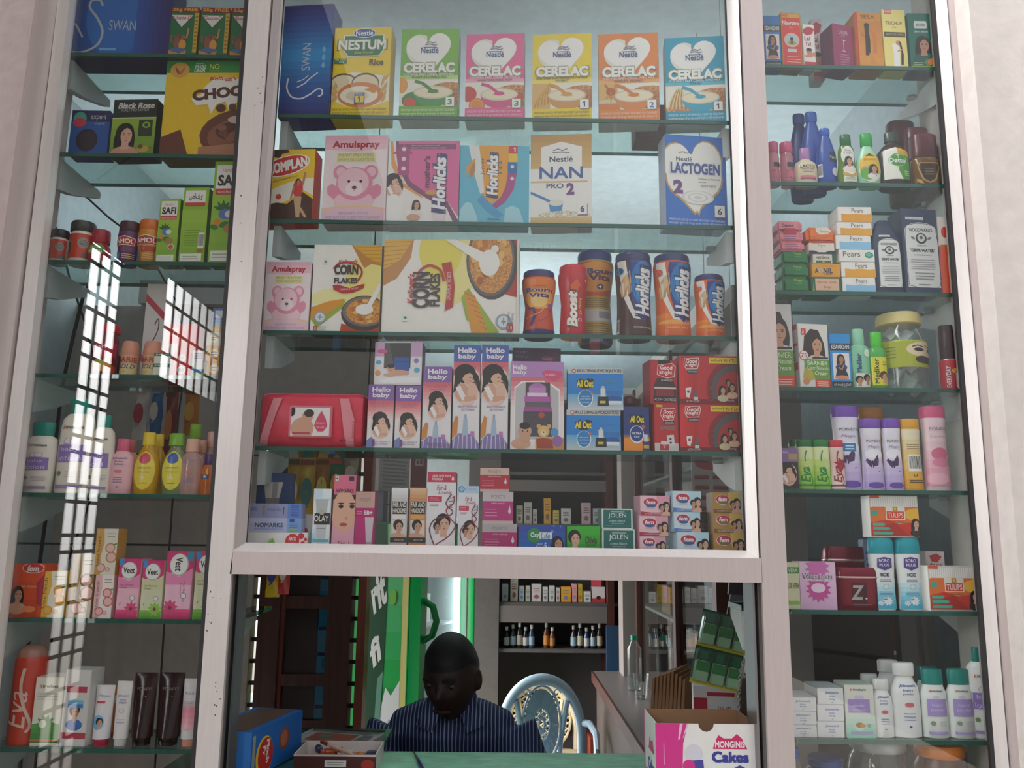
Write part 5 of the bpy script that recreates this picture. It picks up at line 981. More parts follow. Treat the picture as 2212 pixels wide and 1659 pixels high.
def lacto(a):
    a.heart(.47, .48, 1.02, .84, 'c9a15a', tl=6); a.E(.47, .47, .475, .27, 'c9a15a'); a.P([(.08, .6), (.88, .6), (.47, .87)], 'c9a15a'); a.heart(.47, .47, .97, .79, 'f5f2ee', tl=6); a.E(.47, .46, .45, .255, 'f5f2ee'); a.P([(.1, .59), (.86, .59), (.47, .84)], 'f5f2ee')
    a.L([(.22, .195), (.3, .185), (.36, .2), (.4, .19)], .012, '8f939a'); a.T('Nestlé', .31, .265, .26, .045, '4a5770', b=.02)
    a.T('LACTOGEN', .49, .365, .8, .11, '4a5a9c', b=.05, o=('e6e4ea', 1), part='brand_lettering'); a.T('2', .2, .57, .16, .15, '7a4a8c', b=.06)
    a.T('Follow-up Formula', .72, .475, .36, .028, '77777c'); a.T('-powder', .6, .51, .14, .026, '77777c'); a.T('अनुवर्ती अनुकल्प', .7, .55, .26, .035, '77777c')
    a.cur = 'picture'
    for r, c in ((.24, 'dddcd9'), (.21, 'f5f2ee'), (.15, 'dddcd9'), (.12, 'f5f2ee'), (.06, 'dcdad6')): a.E(.52, .68, r*1.1, r*.32, c)
    a.cur = None; a.R(.8, .76, .97, .895, '6b4f86'); a.R(.79, .755, .955, .88, 'f4f3f0'); a.T('6', .872, .82, .075, .07, '53505c', b=.03)
    a.T('IMPORTANT NOTICE: MOTHER\'S MILK IS BEST FOR YOUR BABY.', .5, .925, .92, .024, 'dfe8f6'); a.T(HINDI, .5, .963, .92, .032, 'dfe8f6')
bx('milk_powder_carton', 'bright blue formula carton with a gold-rimmed white heart', 'carton', (1438, 293, 1575, 486), 'C2', '3274cf', lacto, yaw=6, d=.055, side='c3cbe0')
# ---- third shelf
bx('milk_powder_carton', 'small pale pink infant milk carton with a pink bear, next to the corn flakes', 'carton', (566, 565, 666, 711), 'C3', 'f3e3e7', bear, yaw=-2, d=.05, group='pink infant milk cartons')
def flakes(big):
    def f(a):
        X = (lambda x, y: (x, y))
        a.cur = 'picture'
        if big:
            a.E(.5, .2, .2, .5, 'f3e79a'); a.E(.42, .12, .16, .3, 'efdd5a')
            a.P([(0, 0), (.22, 0), (.2, .2), (.1, .42), (0, .5)], 'c98a4a'); a.P([(0, 0), (.21, 0), (.12, .22), (0, .32)], 'e3b040')
            for k in range(6): a.L([(0, .03+.05*k), (.2-.02*k, .02+.045*k)], .008, 'c98f2c')
            a.P([(.86, 0), (1, 0), (1, .62), (.9, .58), (.86, .4)], 'b8402f'); a.E(.8, .22, .19, .42, '4d4444'); a.E(.79, .21, .175, .4, '6a6465'); a.E(.79, .21, .16, .365, 'd4924a', kind='grain'); rnd = random.Random(2)
            for k in range(30): t, q = rnd.uniform(0, 6.28), rnd.uniform(.5, .95); a.E(.79+.14*q*math.cos(t), .21+.32*q*math.sin(t), .022, .045, ('e2a552', 'c97b38', 'edc079', 'b3622e')[k % 4], n=9)
            a.P([(.45, 0), (.53, 0), (.74, .14), (.8, .22), (.7, .24)], 'f3f1ec'); a.E(.78, .25, .075, .14, 'f4f2ee'); a.C(.82, .1, .04, 'f0ece4')
            a.P([(.58, .62), (.63, .52), (.72, .7), (.86, .98), (.76, 1), (.62, .85)], '9fb53c'); a.P([(.6, .55), (.68, .6), (.78, 1), (.66, 1)], 'e29a33')
            for k in range(7): a.L([(.605+.022*k, .57+.06*k), (.68+.015*k, .62+.055*k)], .008, 'c57a26')
            a.C(.89, .87, .08, '9aaabb'); a.C(.89, .87, .06, 'dfe3e8'); a.R(.873, .86, .907, .88, '8496ab'); a.R(.885, .83, .895, .91, '8496ab')
            a.cur = None
            a.L([(.25, .42), (.27, .34), (.34, .28), (.42, .33), (.45, .45)], .025, 'c1353a'); a.P([(.43, .26), (.5, .24), (.53, .5), (.52, .72), (.46, .76), (.48, .5)], 'c1353a')
            a.T("Kellogg's", .215, .53, .065, .32, 'c5323c', 90, .02, .2); a.T('CORN', .285, .54, .115, .37, '4b3f3f', 90, .05, part='brand_lettering'); a.T('FLAKES', .385, .54, .075, .35, '4b3f3f', 90, .04, part='brand_lettering'); a.T('ORIGINAL & THE BEST', .487, .5, .025, .3, 'f0dfd8', 90)
            a.R(.155, .8, .195, .87, 'dfe8df'); a.R(.16, .805, .19, .865, 'f2f2ee'); a.C(.175, .835, .016, '3f8a55'); a.T('8', .935, .93, .05, .1, 'b93a3d', 90, .01); a.T('ESSENTIAL', .925, .83, .016, .12, '77706c', 90); a.T('VITAMINS', .955, .84, .016, .11, '77706c', 90)
            a.R(.983, 0, 1, 1, 'e6dfd8')
        else:
            a.E(.78, .42, .3, .3, 'f2e591'); a.E(.3, .62, .3, .12, 'f2e9a8'); a.P([(.55, 0), (1, 0), (1, .24), (.85, .22), (.75, .27)], 'c98a4a'); a.P([(.56, 0), (1, 0), (1, .22), (.8, .15)], 'e3b040')
            for k in range(5): a.L([(.62+.04*k, .03+.04*k), (1, .02+.045*k)], .007, 'c98f2c')
            a.P([(0, .85), (.5, .62), (.47, .72), (.1, .95)], '9fb53c'); a.P([(0, .72), (.25, .65), (.47, .62), (.46, .68), (.25, .78), (0, .85)], 'e29a33'); a.P([(.45, .9), (.62, .92), (1, .9), (1, 1), (.44, 1)], 'c04a33'); a.E(.78, .78, .34, .2, '4d4444'); a.E(.79, .76, .33, .17, '7a7475'); a.E(.8, .76, .29, .145, 'd4924a', kind='grain'); rnd = random.Random(5)
            for k in range(26): t, q = rnd.uniform(0, 6.28), rnd.uniform(.45, .95); a.E(.8+.26*q*math.cos(t), .76+.13*q*math.sin(t), .04, .018, ('e2a552', 'c97b38', 'edc079', 'b3622e')[k % 4], n=9)
            a.P([(.97, .45), (1, .44), (1, .52), (.86, .74), (.78, .74)], 'f4f2ee'); a.E(.78, .74, .13, .06, 'f4f2ee')
            a.C(.14, .83, .065, '9aaabb'); a.C(.14, .83, .05, 'dfe3e8'); a.R(.1, .823, .18, .837, '8496ab'); a.R(.133, .8, .147, .86, '8496ab')
            a.cur = None
            a.L([(.3, .28), (.38, .22), (.55, .21), (.68, .25), (.72, .33), (.66, .42)], .02, 'c1353a'); a.P([(.3, .47), (.38, .46), (.55, .5), (.7, .46), (.77, .45), (.75, .5), (.6, .55), (.45, .56), (.32, .52)], 'c1353a')
            a.T("Kellogg's", .51, .2, .28, .05, 'c5323c', 0, .02, .2); a.T('CORN', .49, .29, .34, .1, '4b3f3f', 0, .05, part='brand_lettering'); a.T('FLAKES', .49, .415, .34, .065, '4b3f3f', 0, .04, part='brand_lettering'); a.T('ORIGINAL & THE BEST', .55, .51, .26, .02, 'f0dfd8', tl=4)
            a.R(.155, .17, .205, .225, 'dfe8df'); a.C(.18, .2, .012, '4a8a5c'); a.T('8', .08, .955, .06, .06, 'b93a3d'); a.T('ESSENTIAL', .18, .94, .12, .016, '77706c'); a.T('VITAMINS', .18, .97, .1, .016, '77706c')
    return f
bx('cereal_carton', 'smaller upright white corn flakes carton with lettering across', 'carton', (668, 528, 819, 714), 'C3', 'f3efe9', flakes(0), yaw=-1, d=.06, side='8a5a3c', group='corn flakes cartons')
bx('cereal_carton', 'big white corn flakes carton lying on its side, lettering upended', 'carton', (821, 517, 1121, 719), 'C3', 'f3efe9', flakes(1), yaw=-2, d=.07, side='7c2f2c', group='corn flakes cartons')
JB = [(0, .8), (.03, .88), (.12, .9), (.3, .84), (.45, .8), (.6, .88), (.75, .98), (.84, 1), (.88, .97)]
LID = [(.86, .84), (.87, .9), (.95, .92), (.985, .88), (1, .78)]
def bourn(a):
    a.E(.5, .25, .5, .3, 'e87b1e'); a.E(.5, .42, .36, .2, 'f2a83a'); a.E(.5, .45, .2, .13, 'f6cf7a')
    a.T('Cadbury', .5, .17, .26, .03, '5a2a58', sh=.2); a.T('Bourn', .5, .24, .62, .09, '4a1f5e', b=.04, o=('f2d9c8', .7), part='brand_lettering'); a.T('Vita', .5, .345, .46, .085, '4a1f5e', b=.04, o=('f2d9c8', .7), part='brand_lettering')
    a.cur = 'picture'; a.L([(.22, .6), (.35, .6), (.4, .75), (.3, .95)], .05, '3a2a7c'); a.L([(.15, .8), (.5, .7), (.6, .62)], .012, 'f0c080'); a.C(.78, .55, .05, 'a05a9c')
    for k in range(5): a.C(.5+.07*k, .85-.05*k*k*.25, .012, '4a2a80')
    a.cur = None
def goods_jar(lab, r, lid, body, fn, foot=None, M=None, Y=.045, JBP=JB, l=(.1, .86, 165), ds=.9):
    parts = [('jar_body', body, JBP), ('lid', lid, LID)]
    if foot: parts.append(('base_band', foot, [(0, .82), (.03, .92), (.1, .93), (.105, .9)]))
    return bt('drink_powder_jar', lab, 'jar', r, 'C3', parts, fn, l, ds=ds, Y=Y, group='malt drink jars on the third wide shelf')
goods_jar('short orange chocolate drink jar with a dark blue lid', (1127, 578, 1203, 720), '2b2c6e', 'd2481c', bourn, '35236e', l=(.12, .86, 165))
def boost(a):
    a.P([(.42, .2), (.58, .1), (.7, .22), (.62, .22), (.58, .45), (.48, .45)], 'e8652a'); a.T('Boost', .46, .6, .28, .6, 'f6f1ea', 90, .06, .2, 0, ('7a3a30', 1), 'brand_lettering'); a.T('3x More', .68, .55, .09, .28, 'f0c43a', 90, .02); a.C(.66, .78, .03, 'e3bdb8'); a.C(.66, .78, .018, 'b03038'); a.heart(.82, .12, .07, .04, 'f0c8c8')
goods_jar('bright red drink jar with slanted white lettering', (1207, 567, 1273, 722), 'd61f2b', 'cc1d2b', boost, l=(.05, .86, 165))
def bournbig(a):
    a.R(0, 0, 1, .45, 'd8551c'); a.E(.5, .2, .5, .2, 'ef9a2c'); a.T('Bourn', .62, .13, .6, .075, '4a1f5e', b=.04, part='brand_lettering'); a.T('Vita', .58, .21, .44, .075, '4a1f5e', b=.04, part='brand_lettering')
    a.C(.58, .33, .035, '3a2a6a'); a.R(.565, .31, .595, .35, 'f0e8e8'); a.R(.54, .325, .62, .335, 'f0e8e8'); a.R(0, .45, 1, 1, 'caa33c'); a.R(.1, .62, .9, .78, 'cfc9c6'); a.R(.55, .65, .85, .74, '9a9596'); a.lines(.1, .9, .8, .98, 6, '8a6d2c'); a.lines(.1, .9, .47, .6, 5, '8a6d2c')
goods_jar('large orange and gold chocolate drink jar standing behind the red jar', (1248, 535, 1331, 718), '2f3480', 'c9a23a', bournbig, '2f3480', Y=.115, l=(.06, .86, 165))
def horljar(ch):
    def f(a):
        b0 = '4a2520' if ch else 'e8641a'
        a.R(0, 0, 1, 1, b0)
        if not ch: a.G(0, .7, 1, 1, 'ee8a2a', 'e2621a', 5); a.E(.5, .82, .4, .03, 'f2a54a')
        a.P([(.12, 0), (.32, 0), (.36, .25), (.34, .45), (.45, .65), (.6, .8), (.45, .78), (.25, .5), (.2, .3)], 'e9e4de'); a.leaf(.2, .5, .38, 75, 'd9ae72', .3); a.leaf(.25, .5, .3, 62, 'c29254', .25)
        a.P([(.4, 0), (.9, 0), (.97, .2), (.94, .5), (.8, .72), (.66, .83), (.48, .68), (.4, .45), (.36, .2)], '2a3f8c'); a.E(.66, .3, .25, .3, '2b78c0'); a.E(.66, .35, .16, .2, '3f95d2')
        if not ch: a.P([(.97, .05), (1, .1), (1, .6), (.85, .75), (.7, .84), (.93, .55)], '9a4a9a'); a.R(.93, .1, 1, .25, 'd9a24a'); a.R(.93, .25, 1, .42, '2f9a9a')
        a.T('Horlicks', .66, .42, .3, .62, 'f4f2f2', 90, .05, .18, 0, ('2a3062', 1), 'brand_lettering'); a.C(.18, .14, .05, '3f88b8' if ch else 'd8552c'); a.C(.18, .14, .04, '33414c' if ch else 'e2724a')
        if ch: a.T('CHOCOLATE DELIGHT', .7, .9, .5, .022, 'd6c6b8', b=.02); a.code(.02, .78, .14, .97)
        else: a.T('CLASSIC MALT', .55, .895, .42, .022, 'f2d2a8', b=.02)
    return f
HB = [(0, .84), (.02, .9), (.1, .9), (.3, .86), (.5, .86), (.7, .93), (.85, .97), (.9, .94)]
goods_jar('brown malt drink jar with a dark blue lid and wheat ears', (1333, 538, 1418, 725), '33376f', '4a2520', horljar(1), JBP=HB, l=(.03, .88, 168))
goods_jar('tall orange malt drink jar with a blue oval and blue lid', (1419, 542, 1505, 726), '33376f', 'e4661c', horljar(0), JBP=HB, l=(.03, .88, 168))
goods_jar('small orange malt drink jar at the end of its row, blue oval and lid', (1508, 588, 1577, 727), '33376f', 'e4661c', horljar(0), JBP=HB, l=(.03, .88, 168))
# ---- fourth shelf
def wipes():
    xc, w, z, h = px2w(548, 790, 846, None, 'C4', .045, None); d = .075
    r = empty('wipes_pack', (xc, .045+d/2, z)); tag(r, 'red pillow pack of baby wipes with a framed baby sticker', 'wipes pack')
    mb = MB(); N, K = 22, 20; vs = []
    for i in range(N+1):
        t = i/N; e = min(1, min(t, 1-t)/.1); wid = (.12+.88*math.sqrt(1-(1-e)**2)); hh = .80+.2*math.sqrt(1-(1-e)**2)
        for k in range(K):
            c, s_ = math.cos(6.2832*k/K), math.sin(6.2832*k/K); wob = 1+.02*math.sin(9*t+k)
            vs.append((-w/2+t*w, d/2*wid*math.copysign(abs(c)**.6, c)*(wob), h*.5+h*.5*hh*math.copysign(abs(s_)**.5, s_)+(1-hh)*-.0*h))
    fs = [(i*K+k, (i+1)*K+k, (i+1)*K+(k+1) % K, i*K+(k+1) % K) for i in range(N) for k in range(K)]+[tuple(range(K)), tuple(range(N*K, N*K+K))[::-1]]
    zmin = min(v[2] for v in vs); vs = [(a, b, c-zmin) for a, b, c in vs]
    mb.add(vs, fs, mat('dc3a52', .3, 0, 'foil'), True); mb.build('film_wrapper', r)
    a = Art(w, h)
    for x in (.1, .7): a.P([(x+.05, .12), (x+.13, .12), (x+.13+(.06 if x > .5 else -.06), .5), (x+.1+(.09 if x > .5 else -.09), .97), (x+.03+(.09 if x > .5 else -.09), .97)], 'e6909c')
    a.T('80 N', .79, .87, .06, .04, '5a3a86', b=.02); a.T("Johnson's", .88, .68, .03, .3, 'a82c44', 90)
    lay(a, lambda u, v, t: Vector((-w/2+u*w, -d/2*1.02*max(.02, 1-abs(2*v-1)**4)**.3-.0025-t, v*h)), r, ([], [i/16 for i in range(1, 16)]))
    mb = MB(); mb.box(-.048, .048, -d/2-.008, -d/2-.002, h*.17, h*.74, mat('e07a92', .25)); l = mb.build('sticker_lid', r, bevel=.002)
    a = Art(.086, h*.5); a.R(0, 0, 1, 1, 'ece4e4'); a.cur = 'picture'; a.E(.3, .75, .3, .4, 'd59f86'); a.C(.42, .33, .2, 'd59f86'); a.E(.46, .2, .13, .14, '3a2620'); a.E(.02, .12, .08, .2, '2a1a1c'); a.P([(.78, .1), (.9, .4), (.95, .65), (.85, .85), (.7, .85), (.6, .65), (.66, .4)], 'd8476a'); a.cur = None
    a.R(.05, .88, .5, .95, 'b83a58'); a.T("Johnson's", .77, .55, .24, .1, 'f0c8d2', sh=.2); a.T('baby wipes', .77, .7, .2, .07, 'f0c8d2')
    lay(a, lambda u, v, t: Vector((-.043+u*.086, -d/2-.0085-t, h*.2+v*h*.5)), l)
wipes()
def hello(k):
    pc = {0: '8b62ae', 1: '8b62ae', 2: '4f66b8'}[k]
    def f(a):
        b = {0: .26, 1: .2, 2: .17}[k]
        a.R(0, 0, 1, b, pc); a.G(0, b, 1, b+.28, 'e06a76', 'f3d3d2', 7)
        a.P([(0, b)]+[(i/16, b-.012*(i % 2)) for i in range(17)]+[(1, b+.02), (0, b+.02)], 'e06a76')
        a.T('Hello', .5, b*.3, .7, b*.3, 'f4f0f6', b=.03, part='brand_lettering'); a.T('baby', .5, b*.68, .66, b*.34, 'f4f0f6', b=.03, part='brand_lettering')
        a.T('माँ का दूध शिशु के लिए', .5, b+.05, .7, .022, '8a4f86'); a.T('सर्वोत्तम आहार है', .5, b+.085, .55, .022, '8a4f86')
        if k == 2: a.cur = 'picture'; a.E(.52, .4, .47, .19, 'ecc3b6'); a.cur = None; a.mother(.5, .36, .11)
        else: a.mother(.53, .62 if k == 0 else .46, .12 if k == 0 else .1)
        if k: 
            a.cur = 'picture'; a.P([(0, .78), (.13, .68), (.22, .7), (.18, .86), (0, .9)], 'd88a3c'); a.P([(0, .92), (.25, .85), (.75, .86), (1, .95), (1, 1), (0, 1)], '8a7ab4')
            for i in range(6): a.L([(.1+.15*i, .87), (.05+.17*i, 1)], .008, 'd9d2e6')
            a.P([(.42, .72), (.55, .72), (.58, .87), (.38, .87)], 'a9bfd6'); a.R(.45, .67, .52, .72, '8fa6c4'); a.R(.68, .83, .82, .88, 'c67ac0'); a.cur = None
        else:
            a.cur = 'picture'; a.P([(0, .88), (.2, .82), (.3, .9), (.26, 1), (0, 1)], '7a86b8'); a.R(.22, .86, .32, .97, '7a4a8c'); a.cur = None
        a.T('BREAST FEEDING IS', .55, .9 if k == 0 else (.94 if k == 1 else .595), .7, .02, '8a4f86'); a.T('BEST FOR BABY', .58, .935 if k == 0 else (.97 if k == 1 else .625), .5, .02, '8a4f86')
    return f
gh = 'feeding bottle cartons with a mother and baby'
h1 = bx('feeding_bottle_carton', 'first of two short lilac feeding bottle cartons, beside the wipes pack', 'carton', (790, 830, 848, 966), 'C4', 'ece6ea', hello(0), d=.05, yaw=-2, side='6b5a70', group=gh)
bx('feeding_bottle_carton', 'second of two short lilac feeding bottle cartons, beside the medium one', 'carton', (850, 832, 907, 967), 'C4', 'ece6ea', hello(0), d=.05, yaw=-2, side='6b5a70', group=gh)
bx('feeding_bottle_carton', 'medium lilac feeding bottle carton between short pair and tall pair', 'carton', (909, 791, 973, 969), 'C4', 'ece6ea', hello(1), d=.05, yaw=-2, side='6b5a70', group=gh)
bx('feeding_bottle_carton', 'tall blue-topped feeding bottle carton next to the medium lilac one', 'carton', (975, 745, 1035, 969), 'C4', 'ece6ea', hello(2), d=.05, side='6b5a70', group=gh)
bx('feeding_bottle_carton', 'tall blue-topped feeding bottle carton next to the window carton', 'carton', (1037, 745, 1097, 970), 'C4', 'ece6ea', hello(2), d=.05, side='6b5a70', group=gh)
def sipper(a):
    a.P([(0, 0), (.2, 0), (.2, .34), (0, .34)], 'd0a8cc'); a.P([(.76, 0), (1, 0), (1, .34), (.76, .34)], 'd0a8cc'); a.R(.2, .02, .76, .62, '3b3638'); a.P([(.2, .02), (.3, .02), (.4, .5), (.2, .6)], '5a5456'); a.R(.42, .36, .74, .68, '2f5aa8'); a.R(.42, .45, .74, .47, '24488c'); a.E(.16, .22, .11, .05, 'd6528c')
    a.E(.09, .48, .06, .05, '4aa8d8'); a.E(.88, .44, .05, .06, '8a86c8'); a.E(.9, .66, .06, .06, '5fb0d8'); a.E(.08, .73, .06, .07, 'e09a5a'); a.P([(.1, .9), (.3, .84), (.95, .82), (.98, .94), (.2, .97)], 'f2f0f2'); a.baby(.35, .62, .1)
bx('feeding_bottle_carton', 'small window carton with a crawling baby, stacked on two lilac cartons', 'carton', (806, 738, 911, 828), None, 'e8e4e8', sipper, d=.05, yaw=-3, on=h1['_top'], side='4a4648')
def classic(a):
    a.R(0, 0, 1, .18, 'bd8ac8'); a.G(0, .18, 1, .5, 'e0707e', 'f3d8da', 6); a.R(0, .5, 1, 1, 'f0e6e8'); a.T('Hello', .17, .07, .26, .055, 'f4f0f6', b=.03); a.T('baby', .17, .13, .26, .06, 'f4f0f6', b=.03)
    a.P([(.58, .13), (.66, .1), (.95, .11), (.98, .16), (.9, .2), (.8, .23), (.66, .19)], 'e0507e'); a.T('CLASSIC', .75, .15, .2, .025, 'f8e8ee')
    a.P([(.07, .9), (.07, .3), (.2, .23), (.62, .22), (.7, .28), (.73, .24), (.92, .32), (.92, .9)], 'f4eff0'); a.P([(.09, .88), (.09, .31), (.22, .245), (.6, .235), (.69, .3), (.74, .27), (.9, .34), (.9, .88)], 'c4c0c4')
    a.cur = 'bottle_in_window'; a.R(.28, .24, .74, .8, '4a4248'); a.E(.5, .3, .16, .05, 'b87ab8'); a.R(.34, .3, .66, .36, 'cc8acc'); a.R(.31, .36, .69, .4, 'ead9e8'); a.R(.26, .4, .76, .46, 'b85aac'); a.R(.27, .46, .75, .54, '6a6066'); a.R(.25, .52, .77, .57, 'a84a98'); a.R(.24, .57, .78, .85, '4c4650'); a.C(.58, .61, .035, 'b8503c'); a.cur = None
    a.cur = 'picture'; a.E(.2, .93, .18, .06, 'd9a58a'); a.C(.27, .79, .075, 'd2a084'); a.E(.27, .73, .1, .04, '2a1b17'); a.E(.27, .87, .1, .06, 'd2a084')
    for d in (-.04, .05): a.E(.27+d, .79, .014, .008, '2a1a16')
    a.R(.47, .86, 1, 1, 'd8983a'); a.C(.62, .79, .065, 'e0b878'); a.C(.53, .735, .025, 'd8a868'); a.C(.72, .735, .025, 'd8a868'); a.E(.62, .81, .05, .03, 'efd9a8'); a.C(.62, .8, .009, '3a2620'); a.P([(.48, .88), (.6, .86), (.78, .88), (.8, .98), (.5, .98)], 'a8452f'); a.C(.82, .8, .045, '4a96d0'); a.E(.88, .9, .1, .06, '9a6aa8'); a.cur = None
bx('feeding_bottle_carton', 'wide pink carton with a window showing a purple feeding bottle', 'carton', (1101, 780, 1219, 972), 'C4', 'f0e6e8', classic, d=.055, side='c9a2bc')
bx('feeding_bottle_carton', 'dark plum carton top peeping out behind the window carton', 'carton', (1104, 751, 1212, 972), 'C4', '5a3a58', lambda a: (a.T('Hello', .2, .04, .26, .03, 'a58fae'), a.T('baby', .2, .085, .26, .035, 'a58fae'), a.P([(.55, .1), (.7, .075), (.9, .09), (.8, .14)], '9a3a5c'), a.T('CLASSIC', .72, .105, .2, .02, 'c9a9b8')), d=.05, Y=.115)
def allout(a):
    a.R(0, 0, 1, .13, 'c9c9cb'); a.T('KILLS DENGUE MOSQUITOES', .57, .065, .8, .085, '3b3a3c', b=.03); a.C(.11, .065, .05, 'a83a34'); a.C(.11, .065, .033, 'e8dedc')
    a.G(0, .62, 1, 1, '6fb2e0', 'cdd2d6', 6); a.P([(.16, .3), (.25, .24), (.3, .3), (.36, .24), (.47, .26), (.44, .45), (.31, .52), (.19, .45)], '2f2b2a'); a.T('All Out', .31, .37, .3, .17, 'efd93a', b=.04, o=('8a7a20', .6), part='brand_lettering')
    a.E(.32, .72, .135, .21, 'eef2f4'); a.E(.32, .71, .12, .195, '2b84c8'); a.T('Adjustable', .32, .68, .17, .04, 'e8f2f8'); a.T('Liquid Electric', .32, .74, .2, .04, 'e8f2f8'); a.T('with PowerSlider', .32, .82, .14, .03, 'e8f2f8'); a.C(.44, .58, .035, 'd9605c')
    a.cur = 'picture'; a.E(.84, .52, .15, .16, '2f86d2'); a.R(.7, .54, .98, .76, '2a78c4'); a.E(.84, .76, .14, .1, '1f5aa8'); a.R(.71, .78, .97, .87, 'dfe6ea'); a.P([(.54, .68), (.73, .68), (.74, .9), (.53, .9)], '1c2634'); a.R(.59, .48, .68, .68, 'dfe3e6'); a.R(.61, .43, .66, .5, 'cdd3d8'); a.R(.58, .78, .68, .84, 'd8c23a'); a.cur = None
    a.T('PowerSlider', .76, .33, .2, .04, '7aa04a')
ga = 'blue mosquito repellent cartons'
ao = bx('repellent_carton', 'lower of two wide blue mosquito repellent cartons', 'carton', (1223, 885, 1342, 973), 'C4', '1f86d8', allout, d=.06, group=ga)
bx('repellent_carton', 'upper of two wide blue mosquito repellent cartons', 'carton', (1226, 795, 1347, 884), None, '1f86d8', allout, d=.06, yaw=-2, on=ao['_top'], group=ga)
def refill(a):
    a.G(.0, .6, 1, .75, '3a4a80', 'f0962c', 4); a.R(0, .72, 1, 1, 'f0922a'); a.P([(.22, .2), (.38, .17), (.5, .2), (.64, .17), (.8, .2), (.74, .36), (.5, .42), (.28, .36)], '151720'); a.T('All Out', .52, .28, .54, .15, 'efd93a', b=.04, part='brand_lettering'); a.E(.5, .62, .28, .2, 'e8ecf2'); a.E(.5, .61, .25, .175, '25408c'); a.T('ULTRA', .5, .6, .36, .045, 'f2f4f8', b=.02); a.T('Refill', .5, .67, .2, .04, 'f2f4f8'); a.C(.76, .45, .045, 'c85650')
    a.cur = 'picture'; a.R(.72, .76, 1, 1, '2a3a74'); a.R(.78, .62, .92, .78, 'd8dbe0'); a.R(.76, .85, .97, .93, 'd8a83a'); a.cur = None
bx('repellent_carton', 'narrow navy and orange repellent refill carton', 'carton', (1347, 878, 1405, 974), 'C4', '22397a', refill, d=.055, yaw=6, side='2a4270')
def gk(kind):
    def f(a):
        if kind == 'wide':
            a.G(0, .1, .3, 1, 'd8262c', 'b81c22', 4, True); a.E(.98, .68, .52, .6, '8c1a1e'); a.E(.98, .7, .44, .52, '5c5557'); a.E(.98, .74, .35, .43, 'b3262a'); a.R(0, .9, 1, 1, '7c1418')
            a.P([(.09, .06), (.34, .04), (.36, .12), (.32, .28), (.12, .29), (.08, .2)], 'e2d3d0'); a.P([(.1, .07), (.33, .055), (.345, .12), (.31, .265), (.13, .275), (.09, .2)], 'c21f28'); a.T('Good', .22, .115, .2, .09, 'f4eeee', sh=.1, b=.02); a.T('knight', .21, .2, .2, .09, 'f4eeee', sh=.1, b=.02); a.R(.14, .3, .32, .37, '1c1a1c'); a.T('ADVANCED', .23, .335, .16, .035, 'e8e4e4')
            a.R(.52, .04, 1, .16, 'e8cf2e'); a.T('Special Offer pack', .63, .1, .17, .06, '8a3020', b=.01); a.T('₹ 99/- ₹ 72/-', .86, .1, .27, .08, 'a83020', b=.02)
            a.cur = 'picture'; a.P([(.1, .68), (.2, .66), (.19, .76), (.16, .88), (.11, .86)], 'e4e2e2'); a.C(.15, .75, .03, 'b04040'); a.P([(.24, .78), (.27, .68), (.3, .78), (.32, .92), (.22, .92)], '6a5c5c'); a.R(.24, .86, .31, .92, 'd8d2d0')
            for y in (.6, .75, .9): a.C(.53, y, .045, 'a02a30'); a.C(.53, y, .035, '7a1a20')
            a.face(.74, .72, .075, '1c1213', 'd9a684', 'd8c8a0'); a.face(.9, .66, .075, '1c1213', 'd2987a', 'e4b89a'); a.face(.84, .56, .055, '140e0f', 'b98664', long=0); a.cur = None
            a.T('ACTIV+ SYSTEM', .22, .95, .22, .045, 'e6d6d4'); a.T('protecting', .85, .93, .15, .05, 'eadada')
        elif kind == 'cart':
            a.R(.3, 0, .75, .1, '1c1819'); a.P([(.28, .12), (.82, .06), (.95, .14), (.9, .38), (.6, .42), (.24, .34)], 'd9c9c8'); a.P([(.3, .13), (.8, .075), (.92, .15), (.87, .365), (.6, .4), (.27, .33)], 'c8252e'); a.T('Good', .6, .17, .46, .1, 'f4eeee', sh=.1, b=.02); a.T('knight', .58, .29, .48, .12, 'f4eeee', sh=.1, b=.02)
            a.cur = 'picture'; a.P([(.25, .42), (.8, .42), (.95, .6), (.95, .86), (.12, .86), (.12, .6)], '46262a'); a.R(.14, .62, .94, .66, 'd8cccc'); a.R(.2, .66, .86, .82, '8c2228'); a.cur = None
            a.R(.35, .42, .85, .5, '1c1819'); a.T('ADVANCED', .6, .46, .42, .05, 'e8e4e4'); a.R(.1, .84, .98, .96, '2a1416'); a.T('ACTIV+ CARTRIDGE', .54, .9, .8, .06, 'ddcaca')
        else:
            a.R(.1, .02, .35, .07, 'd8b43a'); a.P([(.3, .1), (.88, .08), (.9, .16), (.8, .34), (.38, .36), (.24, .22)], 'd9c9c8'); a.P([(.32, .115), (.86, .095), (.88, .16), (.78, .325), (.4, .345), (.27, .22)], 'c8252e'); a.T('Good', .6, .165, .42, .08, 'f4eeee', sh=.1, b=.02); a.T('knight', .58, .265, .44, .1, 'f4eeee', sh=.1, b=.02); a.R(.4, .36, .84, .43, '1c1819'); a.T('ADVANCED', .62, .395, .38, .045, 'e8e4e4'); a.T('XPRESS', .55, .5, .66, .075, '8c7a7c', sh=.15, b=.03); a.R(0, .82, 1, 1, 'cdc9c9')
            a.cur = 'picture'; a.P([(.5, .66), (.8, .64), (.84, .86), (.55, .88)], 'd9d6d8'); a.C(.66, .73, .025, '4a3a3c'); a.C(.67, .81, .025, '4a3a3c'); a.R(.22, .84, .6, .97, 'b8303a'); a.R(.26, .78, .55, .85, 'dcd6d8'); a.cur = None; a.T('7', .4, .905, .1, .06, 'f0e4e4')
    return f
gg = 'red mosquito repellent cartons'
